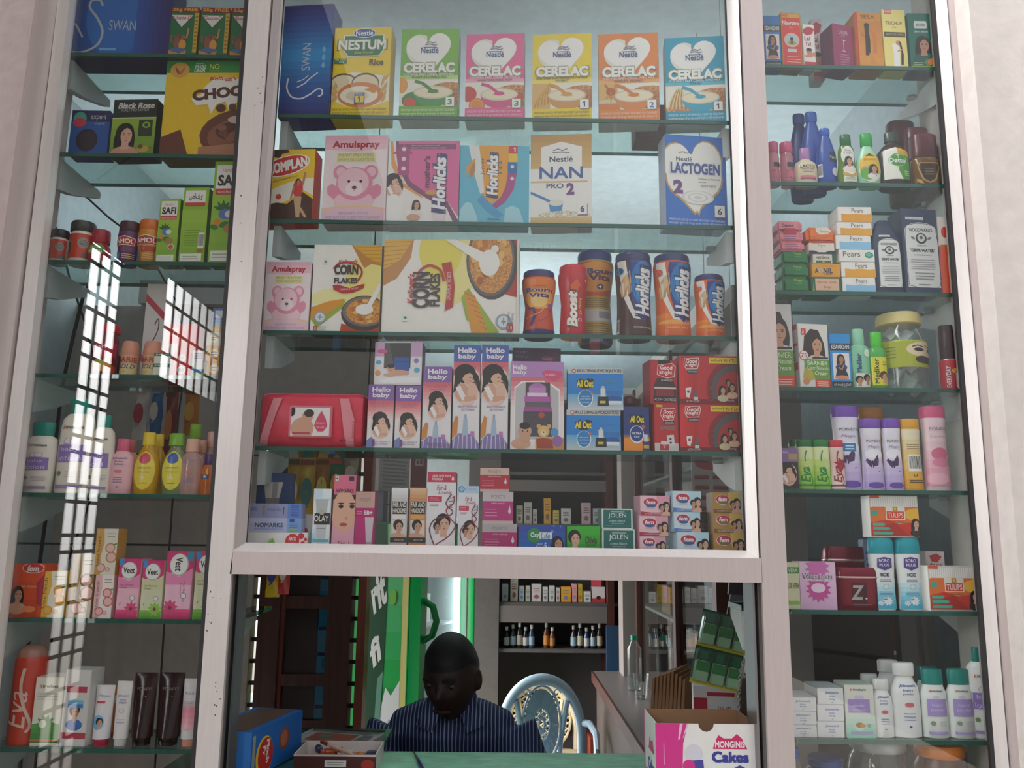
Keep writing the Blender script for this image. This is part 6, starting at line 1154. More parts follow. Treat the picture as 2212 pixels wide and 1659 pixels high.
c1 = bx('repellent_carton', 'lower narrow red repellent carton with a white device on a grey floor', 'carton', (1413, 872, 1468, 975), 'C4', 'c0232c', gk('x'), d=.055, yaw=9, side='a81c26', group=gg)
bx('repellent_carton', 'upper narrow red repellent carton picturing a dark cartridge', 'carton', (1404, 777, 1466, 870), None, 'b81f28', gk('cart'), d=.055, yaw=9, side='a81c26', on=c1['_top'], group=gg)
c2 = bx('repellent_carton', 'lower wide red repellent carton with a family in a ring', 'carton', (1470, 872, 1604, 976), 'C4', 'c2222a', gk('wide'), d=.06, group=gg, wadd=-.004)
bx('repellent_carton', 'upper wide red repellent carton with a family in a ring', 'carton', (1468, 768, 1599, 870), None, 'c2222a', gk('wide'), d=.06, on=c2['_top'], group=gg, wadd=-.004)
bt('glass_jar', 'dark red jar lid showing behind the navy refill carton', 'jar', (1343, 850, 1383, 974), 'C4', [('jar_body', '5a1a1e', [(0, .8), (.05, .95), (.7, .95), (.78, .7), (.82, .7)]), ('lid', '6e1d22', [(.8, .75), (.84, .95), (.93, .9), (.98, .6), (1, .3)])], Y=.11)
# ---- lowest shelf
def nomk(a):
    a.G(0, 0, .78, 1, 'b9bcd8', 'aab4da', 3, True); a.R(.76, 0, 1, 1, '7ba4dc'); a.face(.06, .45, .3, 'b98a78', 'd8a890', long=0); a.T('NOMARKS', .46, .5, .46, .3, '3f3d66', b=.02, part='brand_lettering'); a.R(.8, .05, .88, .28, '3a4a9c'); a.lines(.8, .95, .35, .7, 3, '4f74bc'); a.R(.8, .74, .9, .9, '9ab83a'); a.R(.22, .76, .7, .79, '6f86c4')
def nomk2(a):
    a.R(0, 0, 1, 1, '8f94bc'); a.R(.77, 0, 1, 1, '5f86d0'); a.T('NOMARKS', .14, .38, .22, .3, '6a6c98', b=.02); a.R(.35, .1, .39, .85, 'a8805a'); a.T("India's No.1", .56, .38, .26, .25, '5a5c8c'); a.T('1', .7, .5, .04, .5, '4a4c80', b=.04); a.lines(.82, .96, .1, .9, 7, '3f5cae')
def anti(a):
    for k in range(5): a.leaf(.46, .85, .3, 30+26*k, '6aa84a', .5); a.leaf(.5, .9, .6, 150-12*k, '8fc060', .3)
    a.C(.77, .5, .42, 'd8343c'); a.T('ANTI', .77, .38, .11, .22, 'f6efef', b=.03); a.T('MARKS', .77, .66, .11, .15, 'f6efef')
    for x, y, r in ((.9, .2, .18), (.93, .65, .14), (.97, .4, .1)): a.C(x, y, r, 'd8343c')
    a.T('SOVI', .3, .92, .2, .2, '3a3436', b=.02)
n0 = bx('cream_carton', 'white cream carton with a green sprig and red dots, lowest of its stack', 'carton', (520, 1149, 664, 1184), 'C5', 'ece8e6', anti, d=.035)
n1 = bx('cream_carton', 'pale blue cream carton with a face, middle of its stack', 'carton', (520, 1118, 651, 1149), None, 'aab4da', nomk, d=.035, on=n0['_top'])
n2 = bx('cream_carton', 'darker blue cream carton on top of the pale blue one', 'carton', (520, 1087, 652, 1118), None, '8f94bc', nomk2, d=.035, on=n1['_top'], yaw=-1)
bx('tube_card', 'dark blue card picturing a silver tube, behind the blue cream cartons', 'carton', (545, 1021, 624, 1180), 'C5', '22406e', lambda a: (a.P([(.2, .12), (.75, .12), (.62, .42), (.62, .6), (.3, .6), (.3, .42)], 'b9b3ae'), a.P([(.45, .12), (.62, .12), (.55, .5), (.45, .5)], '8a8683'), a.R(.28, .33, .66, .42, '77706c')), d=.03, Y=.1)
bx('cream_carton', 'white carton edge with red dots behind the silver tube carton', 'carton', (640, 1110, 676, 1185), 'C5', 'e3dedc', lambda a: (a.C(.2, .3, .08, 'cf3540'), a.C(.45, .48, .09, 'cf3540'), a.C(.5, .75, .05, 'cf3540')), d=.03, Y=.09)
def olay(a):
    a.R(0, 0, 1, .2, 'cfe3ee'); a.P([(.5, 0), (1, 0), (1, .15), (.5, .16)], 'e9f0f3'); a.P([(.12, .17), (.86, .17), (.75, .45), (.22, .45)], 'b9bcc2'); a.R(.1, .4, .98, .59, '2a2728'); a.C(.5, .385, .045, 'b9b2a6'); a.T('OLAY', .5, .49, .8, .095, 'ece8e4', b=.01, part='brand_lettering'); a.P([(.22, .59), (.8, .59), (.76, .9), (.26, .9)], 'c9ccd2'); a.lines(.25, .75, .63, .67, 1, '7a7a80'); a.G(0, .66, .2, .88, 'cfe6f2', '9fd4ea', 3); a.R(.05, .83, .95, .875, '5fb6cc'); a.R(.05, .9, .95, .94, 'e0b25a')
bx('cream_carton', 'slim white cream carton with a black band and silver tube picture', 'carton', (671, 1055, 711, 1186), 'C5', 'e9eaec', olay, d=.035)
def nomp(a):
    a.R(0, .26, 1, 1, 'e3a0b4'); a.cur = 'picture'; a.R(0, .265, 1, .33, '3a2622'); a.E(.5, .5, .52, .3, 'dfae96'); a.P([(0, .4), (.1, .3), (.9, .3), (1, .42), (1, .6), (.6, .75), (.2, .7)], 'dfae96')
    for x in (.36, .86): a.E(x, .425, .11, .025, '2a1a18'); a.E(x, .385, .14, .012, '2a1a18')
    a.E(.5, .665, .17, .025, 'b84a5a'); a.E(.62, .58, .06, .02, 'c28f7c'); a.P([(0, .7), (.3, .73), (.6, .79), (1, .66), (1, 1), (0, 1)], 'e3a4b8'); a.cur = None
    a.R(.06, .02, .2, .08, 'd9e4d4'); a.C(.13, .05, .012, '3a6a4a'); a.R(.68, .02, .9, .08, '3a2a5a'); a.T('NOMARKS', .5, .215, .8, .05, '5a2a52', b=.02, part='brand_lettering'); a.T('No.1', .55, .91, .5, .06, '7a2a4a')
bx('cream_carton', 'tall pink cream carton with a large woman\'s face', 'carton', (714, 1025, 764, 1186), 'C5', 'e2708f', nomp, d=.04, side='8a4a52', yaw=-2)
def bb(a):
    a.R(0, 0, 1, .28, 'c9a298'); a.R(0, .28, 1, .44, 'b8246e'); a.P([(.52, .44), (.98, .44), (.9, .86), (.62, .86)], 'cfc4cc'); a.R(.62, .86, .92, 1, '9a98a4'); a.T("POND'S", .5, .14, .56, .055, '8a706c', part='brand_lettering'); a.T('BB+', .68, .36, .44, .075, 'f0e2ea', b=.03); a.T('white', .24, .34, .3, .03, 'e8c4d6'); a.T('beauty', .24, .38, .32, .03, 'e8c4d6'); a.lines(.06, .45, .92, .96, 1, 'c9a040')
bx('cream_carton', 'magenta cream carton with a dusty pink top and white tube picture', 'carton', (763, 1061, 806, 1187), 'C5', 'bf2f78', bb, d=.04)
def fh(gold):
    c = 'cf8f5c' if gold else 'c9c7c8'
    def f(a):
        a.G(0, 0, 1, .22, 'e0b890' if gold else 'e6e6e8', c, 4); a.R(.06, .22, .94, .42, '201d1e'); a.T('FAIR AND', .5, .27, .8, .075, 'd8d2cc', b=.03, part='brand_lettering'); a.T('HANDSOME', .5, .365, .8, .075, 'd8d2cc', b=.03, part='brand_lettering'); a.R(.1, .43, .9, .5, 'e0a050' if gold else 'e9dcd8')
        a.R(.08, .52, .92, .8, 'd8cfca'); a.face(.5, .62, .085, '17110f', 'c9967a', 'd0a88e', 0); a.cur = 'picture'; a.E(.3, .77, .3, .05, 'cfa084'); a.R(0, .79, 1, .87, '2a2422'); a.cur = None; a.T('DEEP ACTION', .55, .83, .55, .03, 'cfc6c0'); a.R(0, .9, 1, 1, 'd9925a' if gold else 'd8b9ac')
    return f
bx('cream_carton', 'silver men\'s cream carton with a man\'s portrait', 'carton', (841, 1053, 878, 1188), 'C5', 'c9c7c8', fh(0), d=.04, ro=.25)
bx('cream_carton', 'copper men\'s cream carton with a man\'s portrait', 'carton', (881, 1053, 919, 1189), 'C5', 'cf8f5c', fh(1), d=.04, ro=.25)
def fl(big):
    def f(a):
        if big: a.R(0, 0, 1, .13, 'c9254c'); a.T('OUR BEST EVER', .5, .05, .64, .03, 'f6e4ea', b=.02); a.T('FORMULA', .36, .09, .38, .03, 'f6e4ea', b=.02); a.P([(.83, .09), (.88, .04), (.93, .09), (.88, .115)], 'f2dfe4')
        else: a.R(0, 0, 1, .11, 'b9cfe8'); a.C(.14, .05, .05, '4a86c0'); a.C(.14, .05, .035, '9cc6e2'); a.T('BLURRING', .6, .05, .6, .035, '8aa8cc')
        y = .2; a.T('Fair &', .5, y, .34, .065, 'a83a58', sh=.3, part='brand_lettering'); a.T('Lovely', .62, y+.065, .46, .065, 'a83a58', sh=.3, part='brand_lettering'); a.R(.04, .31, .52, .38, 'cf2a50'); a.T('advanced', .24, .33, .28, .02, 'f2dce2'); a.T('multi vitamin', .26, .355, .34, .018, 'f2dce2'); a.lines(.08, .45, .4, .44, 2, 'd08aa0')
        a.face(.6, .66, .1, '171012', 'dcab92', 'f0e6e8', 0); a.face(.38, .7, .05, '171012', 'c98f76', None, 0)
        h1_ = [(.85, .28), (.7, .36), (.68, .42), (.9, .5), (.75, .56), (.3, .6), (.12, .72), (.22, .86), (.4, 1)]; h2_ = [(.93, .3), (.92, .4), (.68, .48), (.8, .58), (1, .68), (.75, .82), (.35, .92), (.15, 1)]
        a.L(h1_, .014, '7a3448'); a.L(h2_, .014, '9a3048')
        for k in range(4): a.L([(.72+.03*k, .34+.035*k), (.92-.01*k, .32+.045*k)], .006, '5a4a50')
        if big: a.E(.62, .99, .14, .04, 'c03458')
    return f
bx('cream_carton', 'tall white cream carton with a crimson top and twisted ribbons', 'carton', (918, 1019, 983, 1190), 'C5', 'e6e2e8', fl(1), d=.045, side='8a8488')
bx('cream_carton', 'shorter white cream carton with a pale blue top and twisted ribbons', 'carton', (987, 1049, 1033, 1191), 'C5', 'e2e0e8', fl(0), d=.045, side='8a8488')
def pond(top, band):
    def f(a): a.R(0, 0, 1, .32, top); a.R(0, .3, 1, 1, band); a.R(0, .9, 1, 1, 'cbb4b0'); a.T("POND'S", .5, .16, .44, .12, '8a7a7a', part='brand_lettering'); a.T('white beauty', .5, .37, .44, .08, 'e8c6d4'); a.P([(.83, .62), (.88, .42), (.93, .62), (.88, .7)], 'e8d0da'); a.lines(.06, .5, .5, .8, 3, 'd890b0', .25)
    return f
p1 = bx('cream_box', 'magenta and silver cream box, lowest of a stack of three', 'carton', (1040, 1131, 1117, 1192), 'C5', 'b3296e', pond('b5aaae', 'b3296e'), d=.06)
p2 = bx('cream_box', 'magenta and silver cream box with a drop, middle of three', 'carton', (1041, 1061, 1109, 1131), None, 'b8307a', pond('c9bcc0', 'b8307a'), d=.06, on=p1['_top'])
bx('cream_box', 'crimson cream box with a beige top, uppermost of three', 'carton', (1036, 1010, 1100, 1060), None, 'b9243c', pond('d6b5a8', 'b9243c'), d=.05, yaw=-3, on=p2['_top'], side='8a5a4a')
def oxy(a):
    a.G(0, 0, 1, 1, '2a4aa8', '1f6ac0', 4); rnd = random.Random(1)
    for k in range(14): a.C(rnd.random(), rnd.random(), .03+.03*rnd.random(), '6a9ad8')
    a.C(.34, .38, .27, '2a8a4c'); a.T('Oxy', .35, .38, .18, .24, 'f0f6f0', b=.02, part='brand_lettering'); a.R(.45, .26, .72, .5, 'dfe8f0'); a.T('Life', .58, .38, .2, .22, '3a6a9c', sh=.2, part='brand_lettering'); a.T('Natural', .46, .68, .12, .08, 'e6eef8'); a.T('Radiance 5', .47, .8, .18, .1, 'e6eef8'); a.T('5', .58, .74, .05, .2, 'f2f4fa', b=.04); a.face(.85, .68, .22, '17110f', 'c9967a')
bx('bleach_carton', 'dark blue bleach carton with a green ball and a face', 'carton', (1119, 1134, 1221, 1194), 'C5', '2550ac', oxy, d=.055)
def oliv(a): a.G(0, 0, 1, 1, '37b52a', '2f9a26', 3); a.face(.24, .48, .26, '1a1210', 'dcb096', 'd8a88e', 0); a.T('Olivia', .72, .52, .34, .26, '3f3a1c', sh=.1, b=.02, part='brand_lettering'); a.T('BLEACH', .73, .72, .26, .08, '4a3a1c')
bx('bleach_carton', 'bright green bleach carton with a woman\'s face', 'carton', (1224, 1136, 1298, 1195), 'C5', '33a82a', oliv, d=.055)
def jolen(a): a.R(.05, .06, .95, .94, '176a66'); a.T('JOLEN', .5, .36, .58, .26, 'e6efec', part='brand_lettering'); a.L([(.3, .16), (.74, .16)], .02, 'e6efec'); a.T('creme bleach', .5, .6, .5, .12, 'cfe0dc', sh=.25); a.T('LIGHTENS EXCESS DARK HAIR', .5, .73, .4, .05, 'cfe0dc'); a.R(.1, .84, .9, .86, '9cc0ba')
j1 = bx('bleach_carton', 'lower of two teal bleach cartons with white borders', 'carton', (1300, 1142, 1373, 1196), 'C5', 'dfe6e2', jolen, d=.05, group='teal bleach cartons')
bx('bleach_carton', 'upper of two teal bleach cartons with white borders', 'carton', (1299, 1098, 1368, 1141), None, 'dfe6e2', jolen, d=.05, yaw=4, on=j1['_top'], side='2a6a66', group='teal bleach cartons')
def fem(base, band, bg2):
    def f(a):
        a.P([(.55, 0), (1, 0), (1, .75), (.6, .7)], bg2); a.flower(.82, .22, .16, bg2 if bg2 != 'e8d8b0' else 'f0dc9a', 6); a.P([(0, .8), (.4, .85), (.7, .84), (1, .76), (1, 1), (0, 1)], band)
        a.E(.35, .36, .26, .24, 'e8e2e4'); a.E(.35, .34, .24, .21, 'c22a4e'); a.E(.36, .5, .18, .08, '3f5a9a' if base != 'b58a3c' else '8a6a2a'); a.T('fem', .35, .33, .3, .2, 'f6eef0', sh=.15, b=.03, part='brand_lettering'); a.T('NO ADDED AMMONIA', .42, .91, .55, .065, 'e8dfe4'); a.lines(.2, .5, .58, .68, 2, 'b9a9b0', .3)
        a.face(.88, .55, .2, '1c1213', 'dcaf98', 'dcaf98'); a.face(.72, .6, .15, '1c1213', 'c9967e', None, 0)
    return f
for nm, cols, rows in (('pink', ('f0c6d2', 'b3284c', 'e6a2b6'), ((1381, 1157, 1442, 1199), (1380, 1113, 1447, 1155), (1382, 1070, 1451, 1111))), ('light blue', ('cfe0ec', '4a7fc8', 'b9dcec'), ((1462, 1149, 1536, 1200), (1455, 1105, 1517, 1147), (1452, 1060, 1519, 1103))), ('gold', ('b58a3c', '8a5a2c', 'dcb95a'), ((1541, 1150, 1612, 1201), (1541, 1107, 1607, 1149), (1540, 1063, 1603, 1105)))):
    top = None
    for r, pos in zip(rows, ('lowest', 'middle', 'topmost')):
        o = bx('bleach_carton', '%s bleach carton with two faces, %s of the %s stack of three' % (nm, pos, nm), 'carton', r, 'C5' if top is None else None, cols[0], fem(*cols), d=.05, yaw=8 if nm != 'gold' else 4, on=top, side=cols[2] if nm != 'gold' else '9a6a3a', group='stacked %s bleach cartons' % nm, wadd=-.002)
        top = o['_top']
bx('brown_carton', 'small dark brown carton between the light blue and gold stacks', 'carton', (1512, 1105, 1545, 1200), 'C5', '4a2e28', lambda a: a.T('EYE', .5, .35, .8, .14, '8a6a60'), d=.04, Y=.1)
# ================================================================== goods in the narrow window that mirrors the grille
def swanbig(a):
    a.G(0, 0, .65, 1, '1c4c92', '1d5aa6', 5, True); a.E(.45, .5, .3, .5, '2266b4'); a.G(.65, 0, 1, 1, '1f4c9c', '2a2468', 6, True)
    a.T('SWAN', .52, .6, .27, .13, 'a8b0bc', part='brand_lettering'); swan_mark(a, .19, .62, .32, 'a9aeb6'); a.lines(.3, .5, .87, .95, 1, '6fa8d8')
bx('sanitary_pad_pack', 'wide lying blue carton with a silver swan outline, top of the grille window', 'carton', (145, -45, 364, 111), 'L1', '1d4c96', swanbig, d=.08, ro=.25, side='2a2468')
def gluc(a):
    a.R(0, 0, 1, .11, '7c1a24'); a.T('25g FREE', .5, .055, .9, .08, 'e8a03a', b=.03); a.R(.86, .11, 1, .9, 'c9a52c'); a.lines(.88, .98, .15, .85, 9, '9c6a24'); a.P([(.05, .16), (.8, .16), (.42, .4)], 'e0ded8'); a.T('Glucon-D', .42, .21, .62, .075, 'b83a4c', sh=.2, b=.02, part='brand_lettering')
    a.cur = 'picture'; a.C(.34, .58, .05, '7a4a34'); a.L([(.12, .72), (.08, .56), (.28, .64)], .035, '8a5a40'); a.E(.32, .72, .14, .11, '8a5440'); a.L([(.44, .64), (.64, .6), (.68, .42)], .03, 'c98a54'); a.E(.5, .75, .13, .1, 'd9943c'); a.C(.52, .6, .04, '9a5c3c'); a.E(.36, .86, .3, .045, '4a6a9c'); a.P([(.02, .86), (.4, .92), (.66, .86), (.62, .94), (.3, .98), (.04, .94)], 'c98a3a'); a.cur = None; a.G(0, .95, 1, 1, '1a7a4a', '2f9a5c', 2)
for k, (x0, x1) in enumerate(((361, 424), (427, 491), (494, 556))):
    bx('glucose_carton', 'green glucose drink carton with a dark red band, %s from the blue swan carton' % ('first', 'second', 'third')[k], 'carton', (x0, 15+k, x1, 111), 'L1', '12693c', gluc, d=.04, group='green glucose drink cartons', side='8a6a20')
def expert(a):
    a.R(0, 0, 1, .25, '1c2150'); a.R(0, .25, 1, 1, '1d4f96'); a.E(.22, .2, .17, .17, '3f9a86'); a.E(.22, .27, .17, .1, 'c0344a'); a.T('expert', .7, .16, .4, .13, 'b9c0cc', part='brand_lettering'); a.T('original', .74, .29, .26, .07, '9fb0c8'); a.E(.45, .66, .28, .25, '241c2a'); a.E(.45, .66, .05, .045, '1f4a86'); a.E(.45, .66, .2, .18, '2c2230')
bx('hair_dye_carton', 'small blue hair dye carton with a dark round dial', 'carton', (146, 238, 231, 329), 'L2', '1a3c80', expert, d=.04)
def rose(a):
    a.R(0, 0, 1, .32, '1c2a20'); a.T('Black Rose', .52, .11, .82, .1, 'c9c9c4', sh=.2, b=.04, part='brand_lettering'); a.T('KALI MEHANDI', .5, .19, .62, .045, 'b0b0aa', sh=.1); a.R(0, .32, 1, .34, 'cdd0a8'); a.G(0, .34, 1, 1, '8fae3a', '6f9430', 4); a.face(.34, .63, .16, '120e10', 'd9a890', 'c9987e'); a.R(.62, .37, .93, .66, '2a3a24'); a.E(.79, .46, .09, .055, '8fae3a'); a.E(.79, .46, .05, .03, '2a3a24'); a.cur = 'picture'; a.E(.76, .88, .14, .06, 'b9a04a'); a.E(.7, .84, .06, .04, '7a4a2a'); a.leaf(.88, .88, .07, 30, 'c8402f'); a.cur = None
bx('hair_dye_carton', 'dark green henna carton with a woman\'s long black hair', 'carton', (233, 214, 333, 331), 'L2', '26331f', rose, d=.045, yaw=-4, side='161a14')
def chocos(a):
    a.R(0, 0, 1, .13, '2a8a3c'); a.E(.14, .1, .1, .08, 'd9a24a'); a.leaf(.14, .15, .1, 60, 'b8742c'); a.leaf(.14, .15, .1, 120, '9a5a24'); a.T('Made with', .34, .03, .08, .015, 'dfe8da'); a.T('WHOLE', .35, .065, .12, .04, 'e8eee0', b=.02); a.T('GRAIN', .345, .105, .11, .04, 'e8eee0', b=.02); a.T('NO', .5, .065, .1, .055, 'cfd83a', b=.02); a.lines(.45, .56, .1, .12, 1, 'b8d08a')
    a.P([(.42, .27), (.5, .2), (.62, .18), (.8, .2), (1, .14), (1, .45), (.75, .44), (.68, .52), (.64, .43), (.55, .46), (.5, .56), (.46, .46), (.34, .47), (.28, .4), (.38, .36)], 'f1ece6')
    a.T("Kellogg's", .6, .195, .28, .05, 'c5324c', sh=.2, b=.02); a.T('CHOCOS', .66, .33, .74, .115, '5a2f26', tl=7, b=.06, part='brand_lettering')
    a.cur = 'picture'; a.E(.9, .78, .5, .28, '6a3826'); a.P([(0, .8), (.2, .72), (.3, 1), (0, 1)], '6a3826'); a.E(.88, .8, .4, .2, '8a5440'); a.E(.9, .74, .34, .12, '5a2c1e'); rnd = random.Random(8)
    for k in range(16): a.E(.62+.4*rnd.random(), .66+.16*rnd.random(), .05, .03, ('7a4430', '5a2c1e', '8f5a42')[k % 3], n=10)
    a.E(.86, .62, .18, .05, 'cdb9a6'); a.P([(.4, .9), (1, .84), (1, 1), (.4, 1)], 'b0765a'); a.E(.6, .5, .05, .04, '5a2c1e'); a.E(.72, .49, .04, .035, '6a3826'); a.cur = None
    a.R(.78, .42, .85, .49, 'e8eee0'); a.C(.815, .455, .018, '3a7a4a')
bx('cereal_carton', 'large yellow chocolate cereal carton with a green top', 'carton', (341, 130, 556, 333), 'L2', 'e8bf24', chocos, d=.06, yaw=-2, side='8a6a1c')
# jars
def bt3(lab, r, cap, body, art, key='L3', cat='jar', name='health_jar', prof=None, lid=None, l=(.08, .72, 150), **k):
    return bt(name, lab, cat, r, key, [('jar_body', body, prof or [(0, .86), (.03, .94), (.7, .94), (.76, .85), (.8, .82)]), ('lid', cap, lid or [(.76, .93), (.78, .98), (.96, .98), (1, .9)])], art, l, **k)
def redl(a): a.R(0, .06, 1, .94, 'c8452c'); a.R(0, .35, .3, .75, '2a2424'); a.E(.72, .4, .18, .2, '9a8f8a'); a.lines(.6, .88, .28, .5, 4, '6a605c'); a.T('A', .16, .55, .14, .3, 'd8cfca', sh=.2); a.R(.7, .75, .95, .92, '6a5a56')
bt3('small white jar with a red label and black cap, beside a bigger one', (93, 492, 133, 561), '2a2a2c', 'e4dcd4', redl, group='red labelled jars with black caps')
bt3('larger white jar with a red label and black cap', (133, 473, 186, 562), '3c3a3a', 'e4dcd4', redl, group='red labelled jars with black caps')
bt3('short red jar with a green oval label', (178, 491, 225, 562), 'a82038', 'ab2232', lambda a: (a.E(.5, .5, .36, .26, '5a8a3c'), a.T('Chyawan', .5, .42, .4, .12, 'd8d0b0'), a.T('AWALEHA', .5, .6, .5, .14, 'e8e4c8', b=.02)), prof=[(0, .86), (.03, .96), (.35, 1), (.5, .92), (.6, .72), (.68, .7)], lid=[(.62, .78), (.64, .82), (.96, .82), (1, .76)])
mol = lambda b2: (lambda a: (a.P([(.1, .2), (.5, .12), (.9, .2), (.88, .45), (.1, .45)], 'e8d8b8'), a.P([(.13, .22), (.5, .15), (.87, .22), (.85, .43), (.13, .43)], 'b8302c'), a.T('AMOL', .5, .31, .66, .15, 'f0e6d8', b=.03), a.R(.35, .5, .9, .66, b2), a.E(.2, .8, .14, .18, '5a86b0'), a.lines(.4, .95, .72, .92, 3, 'd8b070')))
JJ = [(0, .82), (.02, .88), (.2, .86), (.5, .96), (.7, .98), (.78, .9)]
bt3('purple drink jar with a maroon cap', (240, 474, 287, 563), '4a1f2c', '5a2f66', mol('7a3f6a'), prof=JJ, lid=[(.74, .9), (.76, .94), (.97, .92), (1, .86)], l=(.05, .72, 150))
bt3('orange drink jar with an orange cap', (282, 470, 336, 565), 'd8701c', 'd08a24', mol('b8452c'), prof=JJ, lid=[(.76, .9), (.78, .94), (.97, .92), (1, .86)], l=(.05, .72, 150))
def safi(k):
    def f(a):
        a.G(0, .3, 1, .95, '9cc23c', '84b02c', 4); a.R(.08, .04, .88, .33 if k != 1 else .22, 'ece8e4'); a.R(.08, .27 if k != 1 else .2, .88, .33 if k != 1 else .25, 'c8403c')
        if k == 1: a.T('صافی', .5, .125, .52, .1, '2f2c2e', b=.02, part='brand_lettering'); a.lines(.15, .8, .55, .78, 7, '6a8a2c', .2); a.code(.72, .6, .95, .8); a.R(.7, .81, .95, .85, 'b85a3c')
        else:
            a.T('Hamdard', .48, .09, .46, .04, 'c0403c'); a.T('SAFI', .48, .19, .7, .11, '2f2c2e', b=.04, part='brand_lettering'); a.T('Natural Blood Purifier', .48, .302, .7, .025, 'f0dcd8')
            for q in range(5): a.leaf(.35, .48, .1, 20+35*q, '2f6a34', .35)
            a.cur = 'picture'; a.E(.42, .52, .2, .05, '5a78b8'); a.E(.55, .52, .14, .035, 'd8dce6'); a.C(.2, .6, .035, 'd9862c'); a.leaf(.25, .64, .12, 20, '3a7a34', .5); a.leaf(.25, .66, .1, 160, '3a7a34', .5); a.E(.6, .66, .2, .05, 'a8803a'); a.C(.72, .75, .045, 'e0e4d8'); a.C(.72, .75, .035, 'c8543c'); a.cur = None
        a.R(.06, .87, .9, .97, 'e4e4d8'); a.lines(.12, .8, .89, .95, 2, '9aa088', .3)
    return f
for k, (r, lab) in enumerate((((333, 428, 380, 566), 'smallest lime green syrup carton with black lettering on white'), ((383, 404, 441, 567), 'middle lime green syrup carton with cursive script'), ((446, 347, 522, 568), 'tallest lime green syrup carton, partly hidden by the white upright'))):
    bx('syrup_carton', lab, 'carton', r, 'L3', '8fbc30', safi(k), d=.045, yaw=-4, side='5a7c24', group='lime green syrup cartons')
# fourth shelf
def ketch(a): a.R(0, .05, 1, .5, 'b8304a'); a.R(0, .5, 1, .62, '8a1c2c'); a.T('Jam', .5, .2, .5, .16, 'f0d8dc', b=.02); a.E(.25, .82, .22, .14, 'd8803a'); a.E(.6, .8, .25, .16, 'd99a4a'); a.E(.85, .88, .18, .12, 'c8482c'); a.E(.45, .68, .16, .1, 'a8b04a')
bt('jam_jar', 'jam jar with a red lid and fruit label', 'jar', (185, 698, 238, 808), 'L4', [('jar_body', '7c2a34', [(0, .84), (.03, .93), (.7, .93), (.8, .8), (.86, .8)]), ('lid', 'c22a30', [(.85, .92), (.87, .98), (.97, .98), (1, .92)])], ketch, (.06, .68, 160))
bt('dark_jar', 'small dark glass jar with its lid, behind the jam jar', 'jar', (224, 765, 252, 808), 'L4', [('jar_body', '2c2030', [(0, .85), (.05, .95), (.7, .95), (.78, .8)]), ('lid', '3a2a30', [(.78, .9), (.96, .9), (1, .8)])], Y=.09)
for k, (x0, x1) in enumerate(((248, 288), (296, 338))):
    bt('biscuit_pack', 'peach round biscuit pack, %s' % ('nearer the jam jar' if k == 0 else 'nearer the small white boxes'), 'biscuit pack', (x0, 734, x1, 808), 'L4', [('pack_body', 'd9a884', [(0, .86), (.03, .9), (.55, .92), (.6, .95)]), ('gathered_top', 'd8937c', [(.6, .95), (.66, 1), (.95, .82), (1, .7)])], lambda a: (a.R(0, .45, 1, 1, 'd8c08a'), a.T('MARIE', .5, .25, .9, .24, 'b0483c', b=.03), a.T('GOLD', .5, .58, .75, .2, '4a3a6a', b=.02, sh=.2), a.leaf(.4, .85, .1, 20, '5a4a2a')), (.03, .6, 160), group='peach biscuit packs')
b0 = bx('ointment_box', 'lower of two small white ointment boxes with a green band', 'carton', (328, 785, 366, 808), 'L4', 'd6d8cc', lambda a: (a.R(0, 0, 1, .28, '2a5a44'), a.T('BOROLINE', .5, .14, .8, .14, 'dfe6dc')), d=.04, top='2a5a44', group='small white ointment boxes')
bx('ointment_box', 'upper of two small white ointment boxes with a green band', 'carton', (331, 762, 368, 785), None, 'd6d8cc', lambda a: (a.R(0, 0, 1, .28, '2a5a44'), a.T('BOROLINE', .5, .14, .8, .14, 'dfe6dc')), d=.04, on=b0['_top'], group='small white ointment boxes')
rb = lambda a: (a.C(.5, .5, .32, 'e8e0dc'), a.C(.5, .5, .24, 'b8b0ac'), a.T('BB', .5, .5, .3, .24, '4a3a3a'))
b1 = bx('balm_box', 'lower of two red balm boxes with a white disc', 'carton', (371, 785, 410, 811), 'L4', 'c8222c', rb, d=.045, group='red balm boxes')
b1 = bx('balm_box', 'upper of two red balm boxes with a white disc', 'carton', (374, 760, 411, 785), None, 'c8222c', rb, d=.045, on=b1['_top'], group='red balm boxes')
bx('red_carton', 'large vermilion carton standing behind the red balm boxes', 'carton', (349, 699, 420, 808), 'L4', 'd83a2c', lambda a: (a.R(.1, .35, .4, .8, 'e8d0c8'), a.T('75', .3, .15, .2, .15, 'f0e0d8')), d=.05, Y=.11)
b2 = bx('small_carton', 'white and blue small carton under the lilac one, by the upright', 'carton', (412, 780, 440, 812), 'L4', 'd8dcd0', lambda a: (a.R(0, .5, 1, .75, '3a78b8'), a.R(0, .75, 1, 1, '9ab04a')), d=.04)
bx('small_carton', 'lilac white small carton on top of the white and blue one', 'carton', (414, 756, 441, 780), None, 'd9cdd0', lambda a: a.lines(.1, .9, .2, .8, 3, '8a6a9a'), d=.04, on=b2['_top'])
prev = None
for k, (y0, y1, c) in enumerate(((779, 813, 'd8902c'), (746, 779, 'dc9a34'), (716, 746, 'd8ccb8'))):
    prev = bx('small_carton', ('lowest orange', 'middle orange', 'topmost cream')[k]+' carton of the stack against the upright', 'carton', (444, y0, 478, y1), 'L4' if k == 0 else None, c, lambda a: (a.E(.5, .5, .3, .3, 'efe2c4'), a.lines(.3, .7, .35, .65, 2, '8a5a2c')), d=.045, on=prev and prev['_top'])
